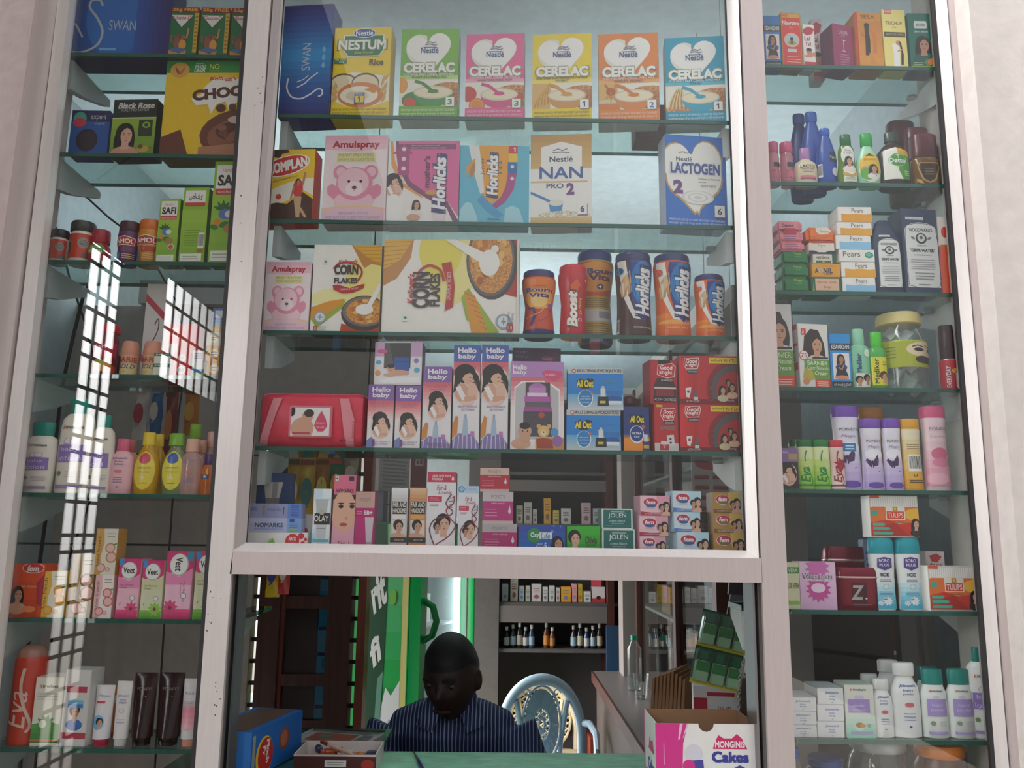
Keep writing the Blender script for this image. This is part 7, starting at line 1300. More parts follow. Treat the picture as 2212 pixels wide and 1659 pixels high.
bx('white_carton', 'tall white carton with red bands behind the biscuit packs', 'carton', (300, 612, 345, 808), 'L4', 'd9d2d2', lambda a: (a.P([(0, .1), (1, .3), (1, .38), (0, .18)], 'c03a4c'), a.P([(0, .72), (1, .86), (1, .92), (0, .79)], 'c03a4c'), a.L([(.55, .42), (.7, .36), (.75, .45), (.6, .55), (.45, .6)], .012, '6a4a4a')), d=.04, Y=.125)
bx('snack_packet', 'blue and yellow snack packet on top of the cream carton', 'packet', (456, 665, 484, 716), None, '2f5aa8', lambda a: (a.R(.2, .1, .8, .4, 'd8dce4'), a.G(0, .5, 1, 1, '5a8ac0', 'd8a83a', 4)), d=.02, on=prev['_top'], ro=.2)
# fifth shelf: baby care bottles
def plast(h, tr=.55): return glassmat('clear_plastic_'+h, tuple(lin(h)), tr, h, .05)
HIM = [(0, .9), (.02, .98), (.45, 1), (.68, .96), (.78, .86), (.83, .6), (.84, .5)]
FLIP = [(.83, .52), (.84, .56), (.93, .58), (.99, .62), (1, .58)]
def himal(txt='baby|lotion'):
    t = txt.split('|')
    def f(a):
        a.T('H', .22, .1, .06, .06, 'd8452c', b=.03); a.T('imalaya', .52, .105, .48, .06, '4a4a44', b=.02, part='brand_lettering'); a.cur = 'picture'
        for x in (.4, .55): a.E(x, .3, .12, .05, 'b9a2d0'); a.E(x, .3, .1, .04, 'e6dfd8')
        a.cur = None; a.R(.1, .35, .85, .6, '8f76ba')
        for i, q in enumerate(t): a.T(q, .45, .42+.12*i, .58 if len(q) > 4 else .46, .08, 'd6cbe6')
        a.C(.2, .76, .035, '6a8a5a'); a.lines(.38, .85, .72, .82, 4, 'b9b0b8', .3); a.R(.1, .92, .85, .97, '9a86c0')
    return f
gb = 'white baby lotion bottles with teal caps'
bt('lotion_bottle', 'short white baby lotion bottle with a teal cap, by the frame', 'bottle', (36, 910, 104, 1062), 'L5', [('bottle_body', 'e9e0d6', [(0, .82), (.02, .88), (.3, .96), (.6, 1), (.76, .94), (.8, .7), (.82, .6)]), ('cap', '1d8a7c', [(.8, .66), (.82, .7), (.98, .74), (1, .7)])], himal(), (.04, .74, 130), ds=.55, group=gb)
bt('lotion_bottle', 'tall white baby lotion bottle with a teal flip cap', 'bottle', (105, 858, 184, 1063), 'L5', [('bottle_body', 'e6dccf', HIM), ('cap', '1d8a7c', FLIP)], himal(), (.03, .76, 130), ds=.55, group=gb)
bt('lotion_bottle', 'white baby bottle with a teal cap behind the mirrored grille', 'bottle', (178, 894, 232, 1063), 'L5', [('bottle_body', 'e6dccf', HIM), ('cap', '1d8a7c', [(.83, .5), (.84, .56), (.98, .56), (1, .5)])], himal('baby|oil'), (.03, .76, 130), ds=.55, group=gb)
JB2 = [(0, .82), (.02, .9), (.2, .96), (.5, 1), (.68, .92), (.74, .6), (.77, .55)]
def john(t, c='3a4a9a'):
    def f(a):
        a.T("Johnson's", .5, .12, .64, .07, c, sh=.1, b=.02, part='brand_lettering')
        for i, q in enumerate(t.split('|')): a.T(q, .5, .21+.07*i, .36, .055, c)
        a.E(.5, .48, .15, .045, 'd0707a'); a.lines(.3, .7, .62, .8, 3, c, .2); a.C(.5, .9, .02, c)
    return f
gj = 'small baby care bottles on the fifth shelf'
bt('lotion_bottle', 'pink baby lotion bottle with a pink cap', 'bottle', (224, 946, 277, 1064), 'L5', [('bottle_body', 'eab4bc', JB2), ('cap', 'd8607e', [(.76, .48), (.77, .52), (.99, .5), (1, .46)])], john('baby|lotion'), (.06, .72, 120), ds=.6, group=gj)
bt('lotion_bottle', 'coral pink bottle standing behind the pink one', 'bottle', (246, 948, 290, 1064), 'L5', [('bottle_body', 'e6a29a', JB2), ('cap', 'd86a6a', [(.76, .48), (.77, .52), (.99, .5), (1, .46)])], ds=.6, Y=.11, group=gj)
TEAR = [(0, .78), (.02, .86), (.25, .98), (.45, 1), (.6, .86), (.72, .56), (.78, .42), (.8, .42)]
def tear(c, txt, c2): return lambda a: (a.E(.5, .5, .44, .48, c, part=None) if 0 else a.E(.5, .5, .44, .48, c), a.E(.5, .2, .24, .14, c2), a.T("Johnson's", .5, .44, .5, .06, '4a5a8a', sh=.1, b=.02), a.T(txt, .5, .54, .42, .05, '4a5a8a'), a.C(.5, .68, .04, 'e8d8b0'), a.lines(.32, .68, .8, .84, 1, '8a7a3a'))
bt('shampoo_bottle', 'yellow teardrop shampoo bottle in front of its twin', 'bottle', (277, 932, 333, 1068), 'L5', [('bottle_body', plast('e0a80c', .75), TEAR), ('cap', 'e2c22c', [(.79, .42), (.8, .5), (.985, .48), (1, .44)])], tear('e8cf4a', 'baby shampoo', 'd0485c'), (.06, .7, 120), ds=.6, group=gj)
bt('shampoo_bottle', 'yellow teardrop shampoo bottle behind its twin', 'bottle', (306, 936, 350, 1068), 'L5', [('bottle_body', plast('e0a80c', .75), TEAR), ('cap', 'dcbc2a', [(.79, .42), (.8, .5), (.985, .48), (1, .44)])], ds=.6, Y=.105, group=gj)
bt('hair_oil_bottle', 'clear bottle with a yellow oval label and lime green cap', 'bottle', (338, 934, 394, 1068), 'L5', [('bottle_body', plast('c9d89a', .3), TEAR), ('cap', '7aae2c', [(.79, .5), (.8, .6), (.985, .58), (1, .5)])], tear('e6d64a', 'baby hair oil', '3a5aa8'), (.06, .72, 120), ds=.6, group=gj)
bt('hair_oil_bottle', 'clear bottle with a lime green cap, standing further back', 'bottle', (386, 914, 428, 1068), 'L5', [('bottle_body', plast('c9d89a', .3), TEAR), ('cap', '86b82e', [(.79, .5), (.8, .6), (.985, .58), (1, .5)])], ds=.6, Y=.125, group=gj)
OV = [(0, .82), (.02, .9), (.3, 1), (.55, 1), (.68, .84), (.75, .5), (.78, .44)]
bt('baby_oil_bottle', 'clear pink baby oil bottle with a peach cap', 'bottle', (376, 946, 429, 1069), 'L5', [('bottle_body', plast('f0c8c0', .45), OV), ('cap', 'e6ae98', [(.76, .48), (.77, .56), (.99, .54), (1, .5)])], john('baby oil', '8a7aa0'), (.08, .68, 120), ds=.6, group=gj)
bt('baby_oil_bottle', 'peach capped bottle just behind the clear pink one', 'bottle', (402, 949, 444, 1069), 'L5', [('bottle_body', plast('eec0b4', .45), OV), ('cap', 'dc9f8a', [(.76, .48), (.77, .56), (.99, .54), (1, .5)])], ds=.6, Y=.1, group=gj)
bt('baby_oil_bottle', 'tall peach capped bottle behind the orange hair tonic', 'bottle', (428, 931, 466, 1069), 'L5', [('bottle_body', plast('e8c8c0', .45), OV), ('cap', 'e6b4a4', [(.76, .56), (.77, .64), (.99, .62), (1, .56)])], ds=.6, Y=.115, group=gj)
bt('tonic_bottle', 'small orange bottle with a purple cap, half hidden by the upright', 'bottle', (425, 980, 466, 1070), 'L5', [('bottle_body', plast('e0802c', .7), [(0, .88), (.03, .96), (.62, .96), (.7, .7), (.75, .6)]), ('cap', '4a2472', [(.73, .6), (.75, .66), (.97, .64), (1, .58)])], lambda a: (a.R(.1, .2, .55, .4, '3a4a80'), a.C(.32, .3, .06, 'c8ccd8'), a.lines(.1, .8, .55, .85, 3, 'b84a2c')), (.08, .6, 120), ds=.6, group=gj)
# sixth shelf
def femo(a): a.G(0, 0, 1, 1, 'e2562c', 'd04a24', 3); a.E(.62, .08, .36, .1, 'e8dcd4'); a.E(.62, .08, .34, .085, 'cf3a3c'); a.T('fem', .62, .085, .36, .11, 'f2e6e2', sh=.15, b=.03, part='brand_lettering'); a.T('hair remover', .55, .42, .5, .05, 'f0c8a8'); a.face(.22, .58, .12, '2c1a16', 'd0987c', 'd8a080'); a.P([(.8, .35), (1, .2), (1, .8), (.85, .75)], 'a82c4c'); a.E(.62, .85, .22, .06, 'e88a5a')
bx('cream_carton', 'orange-red hair removal carton with a red oval, beside yellow lemon one', 'carton', (17, 1217, 88, 1333), 'L6', 'd8502a', femo, d=.05, yaw=-4)
def anne(c, fruit, c2):
    def f(a):
        a.P([(.35, 0), (1, 0), (1, 1), (.35, 1), (.3, .6), (.42, .3)], c2); a.T('Anne french', .17, .5, .14, .7, '5a4a3a', 90, part='brand_lettering'); a.lines(.5, .92, .08, .2, 2, '9a8a7a', .25); a.cur = 'picture'
        for x, y, r in ((.7, .42, .11), (.78, .62, .12), (.35, .85, .1), (.66, .88, .05)): a.C(x, y, r, fruit); a.C(x, y, r*.75, 'e8b04a' if fruit == 'e0962c' else 'e8b8b0')
        a.leaf(.8, .36, .12, 20, '4a7a3a'); a.cur = None
    return f
bx('cream_carton', 'yellow hair removal carton with orange slices', 'carton', (81, 1233, 137, 1335), 'L6', 'e2b43a', anne('', 'e0962c', 'ece4d0'), d=.045)
bx('cream_carton', 'tan hair removal carton behind the mirrored grille', 'carton', (145, 1195, 194, 1336), 'L6', 'b08a5a', anne('', 'a06a3c', 'e0d4c4'), d=.045)
af = bx('cream_carton', 'pale pink hair removal carton with rose petals, under the gold one', 'carton', (197, 1241, 239, 1337), 'L6', 'e6b4b4', anne('', 'd86a72', 'ece2de'), d=.045)
bx('cream_carton', 'gold hair removal carton on top of the pale pink one', 'carton', (199, 1141, 248, 1240), None, 'cf9c4c', anne('', 'b88a5a', 'e0d6ca'), d=.045, on=af['_top'])
def veet(g, rot=0):
    def f(a):
        a.R(0, 0, 1, .32, 'd02a72'); a.R(0, 0, .22, .12, '3a86c8') if not rot else a.R(.78, 0, 1, .14, '2f8ab0'); a.P([(0, .3), (.5, .38), (1, .25), (1, .5), (0, .5)], 'e68ab4' if not g else 'd0d0a4')
        a.E(.48, .2, .36, .15 if not rot else .17, 'b9b4b0'); a.E(.47, .195, .33, .135 if not rot else .155, 'e9e6e2'); a.T('Veet', .47, .195, .52 if not rot else .26, .1 if not rot else .2, '3a3436', -90 if rot else 0, .03, part='brand_lettering')
        if rot: a.T('Hair Removal', .72, .6, .07, .3, 'a8487a', -90); a.T('Cream', .6, .55, .07, .15, 'a8487a', -90)
        else: a.T('Hair Removal', .42, .44, .6, .035, '8a5a6a'); a.T('Cream', .3, .485, .3, .035, '8a5a6a')
        a.C(.72, .66, .045, '8a7a90'); a.C(.72, .66, .036, 'e6e2e6'); a.G(0, .86, 1, 1, 'e84a84' if not g else '7ab83c', 'c82a6a' if not g else '5a9a2c', 3); a.flower(.7 if not rot else .25, .84, .13, 'd84a7c' if not g else '8ac04a', 9, '8a2c4c'); a.leaf(.15, .78, .06, 60, 'b8788a')
    return f
gv = 'hair removal cream cartons with a white disc'
for r, b, g, rot, lab in (((246, 1206, 296, 1337), 'efb8c8', 0, 0, 'pink hair removal carton with a white disc, beside the pale green one'), ((298, 1210, 347, 1338), 'd4d4b4', 1, 0, 'pale green hair removal carton with a white disc, between pink ones'), ((349, 1190, 409, 1340), 'f0bcd2', 0, 1, 'wider pink hair removal carton with a disc and upended lettering'), ((413, 1190, 464, 1341), 'd4d8b4', 1, 0, 'pale green hair removal carton, half hidden by the white upright')):
    bx('cream_carton', lab, 'carton', r, 'L6', b, veet(g, rot), d=.05, yaw=-3, group=gv, top='d04a84')
# seventh shelf
def evac(a): a.T('Eva', .42, .6, .5, .46, 'd8b8aa', 90, 0, .3, part='brand_lettering'); a.L([(.55, .08), (.5, .3), (.6, .55), (.78, .78), (.7, .88)], .03, 'd8b8aa')
bt('spray_can', 'red deodorant can with a domed clear cap, by the frame', 'spray can', (-4, 1395, 66, 1612), 'L7', [('can_body', 'c23a24', [(0, .94), (.01, 1), (.84, 1), (.87, .94), (.88, .9)]), ('cap', plast('d8a090', .5), [(.87, .9), (.93, .88), (.98, .66), (1, .3)])], evac, (.03, .84, 150))
bx('soap_carton', 'white and grassy green herbal carton beside the red can', 'carton', (62, 1462, 124, 1612), 'L7', 'd8d2c4', lambda a: (a.G(0, .68, 1, .95, '5a9a4a', '2f7a34', 4), a.flower(.5, .7, .16, '4a8a3c', 11), a.C(.4, .68, .06, 'cfd8c0'), a.R(0, .9, 1, .93, 'c8702c'), a.T('H', .2, .13, .07, .06, 'd8452c', b=.03), a.T('imalaya', .56, .135, .56, .055, '4a4a44', b=.02), a.lines(.1, .9, .22, .34, 3, 'a8a298', .25)), d=.06, top='c8c4b8')
bx('cream_carton', 'white carton with blue and crimson marks behind the mirrored grille', 'carton', (124, 1446, 184, 1616), 'L7', 'cfcac8', lambda a: (a.R(.1, .22, .9, .3, 'b0344c'), a.face(.5, .55, .08, '1c1413', 'b98468', '3a6ab0', 0), a.G(.2, .4, .8, .5, '6ab0d8', '3a7ab8', 2), a.R(0, .82, 1, .9, 'b0344c')), d=.05, yaw=-6)
TUBE = [(0, .74, .74), (.1, .78, .76), (.11, .9, .86), (.5, .95, .5), (.9, 1, .12), (.97, 1, .05), (1, 1, .05)]
def tube(lab, r, body, cap, art, Y=.045, l=(.14, .9, 110), gl=.3):
    p = TUBE
    return bt('cream_tube', lab, 'tube', r, 'L7', [('tube_body', body, p[1:]), ('cap', cap, [(0, .7, .66), (.01, .74, .7), (.1, .76, .74)])], art, l, Y=Y, group='standing cream tubes', gloss=gl)
tube('white cream tube with crimson cap and a boy\'s face', (187, 1482, 228, 1619), 'd8d2d4', 'b82048', lambda a: (a.T('Himani', .5, .1, .6, .05, '7a86a8', sh=.2), a.R(.1, .22, .6, .27, 'c8344c'), a.E(.35, .68, .35, .16, '6ab0d8'), a.face(.45, .68, .08, '241614', 'c98f70', None, 0)))
tube('orange cream tube half hidden behind the white ones', (213, 1484, 240, 1619), 'd8824a', 'c0482c', lambda a: (a.R(0, .1, 1, .3, 'd8c8bc'), a.face(.5, .5, .09, '241614', 'b98468', None, 0)), Y=.12)
tube('plain white baby cream tube with blue lettering', (234, 1473, 268, 1616), 'dcd6d6', 'd8d2d2', lambda a: (a.T("Johnson's", .5, .17, .8, .05, '4a5a9a', sh=.1, b=.02), a.T('baby', .5, .25, .45, .045, '4a5a9a'), a.T('cream', .5, .31, .5, .04, '4a5a9a'), a.C(.5, .47, .05, 'c8a0a8'), a.C(.5, .47, .04, 'd8d4d6'), a.lines(.25, .8, .62, .74, 2, '8a90b0', .2)))
for x0, x1, q in ((268, 319, 'next to the white baby cream tube'), (323, 378, 'next to the pink tube')):
    tube('black-brown face wash tube with faint grey lettering, '+q, (x0, 1456, x1, 1618), '2a1517', '1c1012', lambda a: (a.T("POND'S", .5, .16, .7, .055, '8a7876', part='brand_lettering'), a.C(.6, .3, .012, '8a7876')), gl=.15)
tube('pink and white face wash tube beside the white upright', (380, 1468, 418, 1622), 'd8d4d6', 'e89a8a', lambda a: (a.T('POND\'S', .5, .16, .8, .05, '77707a', part='brand_lettering'), a.R(0, .3, 1, .42, 'cdb6bc'), a.lines(.1, .7, .33, .4, 2, '9a8a90', .3), a.G(0, .42, 1, .86, 'e48a9c', 'f0b4bc', 4)))
# ================================================================== goods in the narrow window by the plaster wall
def kesa(a): a.R(0, .18, 1, .31, '16161c'); a.T('KESAVARDHINI', .5, .245, .86, .08, 'e6e6ea', b=.02, part='brand_lettering'); a.R(.1, .36, .9, .84, 'e6dcdc'); a.face(.5, .47, .07, '1a1012', 'b07a5c', '2a4a8c'); a.cur = 'picture'; a.P([(.3, .6), (.6, .56), (.8, .76), (.82, .82), (.18, .82), (.2, .78)], '20222e'); a.E(.5, .8, .34, .035, 'd08a70'); a.L([(.35, .62), (.52, .66), (.62, .58)], .03, 'b07a5c'); a.cur = None; a.R(0, .88, 1, 1, '16161c'); a.T('கேசவர்த்தினி', .5, .94, .82, .07, 'e6e6ea')
bx('hair_oil_carton', 'blue and black hair oil carton with a seated woman, on the top shelf', 'carton', (1652, 33, 1690, 136), 'R1', '2472b8', kesa, d=.035, group='blue hair oil cartons with a seated woman')
bx('hair_oil_carton', 'blue and black hair oil carton with a seated woman, on the fourth shelf', 'carton', (1797, 720, 1843, 834), 'R4', '2090d8', kesa, d=.04, group='blue hair oil cartons with a seated woman')
def navr(a): a.R(.05, .02, .95, .98, 'd8342c'); a.R(.05, .02, .95, .09, 'd8a02c'); a.T('FREE!', .2, .055, .3, .045, 'c8341c', b=.03); a.T('Navratna', .5, .19, .84, .075, 'f0e6e2', b=.01, part='brand_lettering'); a.T('OIL', .5, .27, .2, .03, 'e8a89c'); a.C(.5, .5, .13, 'e8b0a0'); a.C(.5, .5, .11, 'a8c8c8'); a.E(.5, .55, .22, .04, 'a8a83a'); a.C(.5, .48, .03, '3a2420'); a.P([(.44, .5), (.56, .5), (.58, .58), (.42, .58)], '9a3c34'); a.R(.27, .66, .72, .72, 'b8d0d8'); a.lines(.2, .9, .78, .92, 3, 'f0b8a8', .25)
bx('hair_oil_carton', 'red hair oil carton with gold borders', 'carton', (1690, 27, 1736, 138), 'R1', 'b88a34', navr, d=.035, yaw=4)
def dab(a): a.P([(0, .12), (.5, .05), (1, .1), (.8, .22), (.3, .26), (0, .2)], 'b83040'); a.T('Lal', .35, .33, .5, .1, '9a2c3c', b=.03); a.T('Tail', .4, .45, .5, .08, '9a2c3c', b=.02); a.baby(.45, .62, .07, 'c98a6a'); a.G(0, .86, 1, 1, 'b8303c', 'd86a6a', 2)
bx('baby_oil_carton', 'white and crimson baby massage oil carton with a baby', 'carton', (1737, 52, 1764, 138), 'R1', 'e6dcda', dab, d=.035, yaw=4)
bx('baby_oil_carton', 'same white and crimson oil carton, set behind near the plum box', 'carton', (1756, 40, 1780, 138), 'R1', 'd0c4c4', dab, d=.035, Y=.1)
def livon(a): a.T('LIVON', .5, .18, .4, .09, 'd8b8c8', part='brand_lettering'); a.T('SERUM', .5, .26, .2, .03, 'b890a4'); a.R(.49, .36, .52, .6, 'e0c8d2'); a.R(.42, .35, .6, .365, 'e0c8d2'); a.R(.43, .595, .59, .61, 'e0c8d2'); a.lines(.28, .78, .66, .94, 5, 'b06a8c', .5)
bx('serum_carton', 'plum purple hair serum box turned so its side shows', 'carton', (1799, 53, 1851, 138), 'R1', '96305e', livon, d=.05, yaw=14, side='5a1c3c')
def sesa(a): a.R(0, 0, .1, 1, 'c03a2c'); a.T('SESA', .5, .075, .56, .07, '7a4a1c', b=.01, part='brand_lettering'); a.G(.1, .15, 1, 1, 'c8802c', 'd89034', 4); a.cur = 'picture'; a.L([(.68, .35), (.72, .5), (.7, .72)], .06, 'c9742c'); a.C(.44, .23, .045, '1a1014'); a.P([(.35, .22), (.5, .22), (.54, .5), (.52, .76), (.34, .76), (.36, .45)], '1f1416'); a.L([(.3, .36), (.2, .4), (.34, .43)], .025, 'a86a44'); a.P([(.46, .72), (.6, .72), (.72, .92), (.5, .9)], 'c98a3a'); a.cur = None
bx('hair_oil_carton', 'amber hair oil carton with long hair seen from behind', 'carton', (1851, 27, 1911, 139), 'R1', 'd0882c', sesa, d=.05, yaw=3, side='b8741f')
def tric(a): a.R(.1, 0, .42, .08, 'd86a6c'); a.T('RS 48 FREE', .26, .04, .26, .04, 'f0d8d4'); a.T('TRICHUP', .48, .23, .72, .06, '7a6a3c', b=.02, part='brand_lettering'); a.T('OIL', .5, .3, .2, .03, '9a8a5a'); a.R(.03, .38, .95, .46, '4a3f2c'); a.T('HEALTHY LONG & STRONG', .5, .42, .76, .035, 'c9b98a'); a.cur = 'picture'; a.P([(.35, .58), (.6, .55), (.66, .72), (.62, .98), (.36, .98), (.4, .74)], 'eeecec'); a.C(.62, .56, .04, 'c98f74'); a.P([(.64, .52), (.74, .56), (.82, .75), (.78, .92), (.68, .92), (.72, .7)], '1f1718'); a.L([(.56, .7), (.82, .66)], .02, 'd0987c'); a.cur = None
bx('hair_oil_carton', 'cream yellow hair oil carton with a woman in white', 'carton', (1912, 20, 1964, 140), 'R1', 'ead983', tric, d=.045, yaw=2)
def amla(a): a.P([(.25, .14), (.72, .14), (.75, .2), (.72, .27), (.25, .27), (.22, .2)], 'dfe6e2'); a.T('डाबर आंवला', .49, .205, .4, .07, '2a3a34', b=.02); a.T('हेयर ऑयल', .5, .33, .54, .045, 'cfe0d8', b=.02); a.face(.55, .56, .12, '150f10', 'c08a6c', '1f5a4c'); a.leaf(.5, .88, .2, 10, '4a8a34', .6); a.leaf(.72, .92, .14, 70, 'd8782c', .7); a.R(0, .93, 1, .98, '8fae3a'); a.lines(.1, .5, .86, .92, 2, 'b8d0c0', .3)
bx('hair_oil_carton', 'deep teal hair oil carton with a dark-haired woman, beside the frame', 'carton', (1968, 28, 2024, 142), 'R1', '0f6a5c', amla, d=.05, side='0a4a42')
# second shelf
PB = [(0, .86), (.02, .92), (.66, .92), (.74, .8), (.78, .78)]
rw = lambda a: (a.R(.4, .25, 1, .42, '2a2430'), a.T('rose', .55, .6, .5, .16, 'c8506c', sh=.2), a.flower(.7, .7, .2, 'd8708a', 7), a.lines(.1, .6, .85, .95, 1, 'c08a98'))
for k, (x0, x1) in enumerate(((1663, 1690), (1691, 1722))): bt('rose_water_bottle', 'clear pink bottle with a rose cap, %s' % ('against the white upright' if k == 0 else 'next to the blue bottles'), 'bottle', (x0, 303, x1, 389), 'R2', [('bottle_body', plast('e8a4b4', .55), PB), ('cap', 'd85a86', [(.76, .84), (.78, .9), (.98, .88), (1, .82)])], rw, (.06, .66, 140), group='clear pink bottles with rose caps')
BB = [(0, .82), (.02, .92), (.15, .98), (.4, 1), (.6, .9), (.78, .6), (.87, .42), (.89, .36)]
FC = [(.88, .44), (.9, .5), (.98, .5), (1, .44)]
bt('hair_oil_bottle', 'tall dark blue bottle at the very back of the second shelf', 'bottle', (1712, 240, 1764, 391), 'R2', [('bottle_body', '1e3f8c', BB), ('cap', '22479a', FC)], None, ds=.6, Y=.135, group='blue oil bottles')
bt('hair_oil_bottle', 'tallest bright blue bottle behind the cream lotion', 'bottle', (1739, 236, 1792, 391), 'R2', [('bottle_body', '2352b4', BB), ('cap', '2a60c4', FC)], None, ds=.6, Y=.095, group='blue oil bottles')
bt('hair_oil_bottle', 'shorter blue oil bottle with a small white label', 'bottle', (1771, 272, 1815, 391), 'R2', [('bottle_body', '1f4aa4', BB), ('cap', '2a60c4', FC)], lambda a: (a.R(.55, .14, 1, .42, '14283c'), a.T('Vasmol', .75, .3, .4, .09, 'c8d8d0'), a.code(.02, .5, .24, .88), a.E(.75, .72, .14, .12, 'c8ccd8')), (.08, .66, 140), ds=.65, Y=.05, group='blue oil bottles')
bt('lotion_bottle', 'small cream lotion bottle with a lilac cap', 'bottle', (1722, 314, 1772, 391), 'R2', [('bottle_body', 'e2d2b4', [(0, .92), (.02, .98), (.45, 1), (.6, .86), (.68, .46), (.72, .4)]), ('cap', 'b884c0', [(.7, .42), (.71, .46), (.99, .42), (1, .38)])], lambda a: (a.T('LACTO', .5, .2, .6, .16, '4a3a34', b=.02, part='brand_lettering'), a.T('CALAMINE', .5, .34, .52, .08, '6a5a50'), a.R(.2, .68, .82, .8, 'e07a88'), a.R(.2, .8, .82, .86, '9a4a86'), a.lines(.3, .75, .44, .52, 1, '9a8a7c')), (.08, .58, 130), ds=.6)
def keo(a): a.E(.5, .25, .42, .25, 'e6e4de'); a.P([(.1, .25), (.9, .25), (.75, .5), (.95, .98), (.2, .98), (.25, .5)], 'e6e4de'); a.T('Keo', .5, .12, .34, .07, '3a5a3a'); a.T('Karpin', .5, .2, .5, .08, '3a5a3a', part='brand_lettering'); a.face(.52, .42, .1, '251615', 'c9967c', 'e0d8d0'); a.P([(.2, .7), (.6, .8), (.95, .66), (.95, .76), (.6, .87), (.2, .8)], 'c9a24a'); a.lines(.3, .8, .86, .94, 2, '9ab08a', .3)
bt('hair_oil_bottle', 'olive green oil bottle with a dark green cap and white label', 'bottle', (1815, 286, 1859, 392), 'R2', [('bottle_body', plast('7a9a34', .75), [(0, .86), (.02, .94), (.2, 1), (.45, .82), (.6, .82), (.72, .76), (.78, .6)]), ('cap', '1f6a34', [(.77, .5), (.78, .56), (.98, .54), (1, .48)])], keo, (.06, .76, 120), ds=.6)
def dhathri(a): a.E(.5, .55, .46, .44, 'e6e2d0'); a.E(.5, .5, .42, .4, 'e0b82c'); a.E(.4, .72, .3, .2, '6aae4a'); a.P([(.3, .22), (.5, .12), (.7, .22)], '3a2c1c'); a.T('Dhathri', .48, .32, .44, .07, 'c8642c', b=.02, part='brand_lettering'); a.lines(.15, .5, .52, .6, 2, 'd88a8a', .5); a.face(.6, .6, .1, '17100f', 'c9967c', 'e6e2e0')
bt('hair_oil_bottle', 'mint green oil bottle with a bright green cap', 'bottle', (1857, 282, 1911, 393), 'R2', [('bottle_body', '9fd8b8', [(0, .82), (.02, .9), (.3, 1), (.5, .92), (.66, .6), (.74, .42), (.78, .42)]), ('cap', '2aa848', [(.76, .46), (.77, .5), (.98, .48), (1, .42)])], dhathri, (.06, .68, 130), ds=.6)
def dett(a): a.P([(.05, .1), (.5, 0), (.95, .1), (.95, .96), (.05, .96)], 'e6e4dc'); a.P([(.52, 0), (.95, .1), (.95, .3), (.52, .2)], 'd8a82c'); a.P([(.52, .2), (.95, .3), (.95, .96), (.66, .96), (.52, .7)], '4a9a34'); a.C(.52, .4, .2, '8ac05a'); a.C(.52, .4, .18, '3f9434'); a.T('Dettol', .52, .42, .56, .13, 'f0f2ea', b=.02, o=('2a4a8a', .8), part='brand_lettering'); a.R(.515, .2, .53, .36, 'e6ece0'); a.R(.45, .25, .6, .265, 'e6ece0'); a.lines(.7, .92, .7, .86, 3, 'b8d8a0', .4)
bt('antiseptic_bottle', 'dark brown antiseptic bottle with a white and green label', 'bottle', (1906, 278, 1979, 394), 'R2', [('bottle_body', '2c1813', [(0, .9), (.02, .96), (.4, 1), (.62, .94), (.74, .6), (.8, .36), (.84, .34)]), ('cap', '1f3a30', [(.82, .36), (.83, .42), (.98, .42), (1, .36)])], dett, (.1, .7, 110), ds=.6)
AM = [(0, .94), (.02, 1), (.5, 1), (.56, .9), (.58, .8)]
al = lambda a: (a.P([(.2, .1), (.8, .1), (.85, .3), (.7, .8), (.5, .92), (.3, .8), (.15, .3)], 'b8923c'), a.P([(.24, .14), (.76, .14), (.8, .3), (.66, .74), (.5, .86), (.34, .74), (.2, .3)], '2a1c16'), a.lines(.35, .66, .3, .62, 3, '8a6a3c'), a.leaf(.1, .75, .3, -40, 'c9962c', .4))
for k, (r, Y) in enumerate((((1930, 257, 1994, 394), .145), ((1966, 272, 2022, 394), .1), ((1979, 286, 2040, 396), .05))):
    bt('hair_oil_bottle', 'amber oil bottle with a large maroon cap, %s of three in a row' % ('rearmost', 'middle', 'front')[k], 'bottle', r, 'R2', [('bottle_body', plast('8a5c24', .6), AM), ('cap', '5c1f28', [(.57, .9), (.58, .95), (.98, .9), (1, .8)])], al if k == 2 else None, (.04, .5, 140), ds=.6, e=3, Y=Y, group='amber bottles with maroon caps')
# third shelf: soaps
def soap(lab, r, base, art, on, key=None, bev=.004, kind='board', ro=.4, group=None, d=.07, cat='soap', name='soap_pack', **k):
    return bx(name, lab, cat, r, key, base, art, d=d, on=on, bev=bev, ro=ro, kind=kind, group=group, **k)
mg = lambda a: (a.T('Margo', .58, .22, .3, .2, 'b8c83a', tl=-4), a.L([(.05, .3), (.4, .75), (.95, .4)], .03, '1f6a3a'), a.T('Original Neem', .6, .42, .24, .08, '8ac08a'))
top = None
for i, (r, n) in enumerate((((1691, 598, 1750, 625), 'lowest'), ((1690, 570, 1749, 598), 'middle'), ((1689, 541, 1748, 570), 'topmost'))):
    o = soap('green wrapped soap bar, %s of three green ones' % n, r, '157a3c', mg, top, 'R3' if top is None else None, .006, 'foil', .25, 'green wrapped soap bars'); top = o['_top']
pk = lambda k: (lambda a: (a.T('Dettol', .42, .45, .46, .3, '5a2f6a', b=.03) if k == 2 else a.lines(.2, .75, .2, .8, 3, '8a4a8a'), a.R(.28, .7, .72, 1, 'c0283c') if k == 2 else (a.R(.2, 0, .72, .3, 'c0283c') if k == 1 else None), a.P([(.85, .1), (.98, .5), (.85, .9), (.8, .5)], 'd8808e')))
for i, (r, n) in enumerate((((1684, 521, 1740, 542), 'lowest'), ((1681, 499, 1737, 521), 'middle'), ((1678, 476, 1735, 499), 'topmost'))):
    o = soap('pink wrapped soap bar, %s of three pink ones on the green' % n, r, 'e48a96', pk(i), top, None, .005, 'foil', .3, 'pink wrapped soap bars'); top = o['_top']
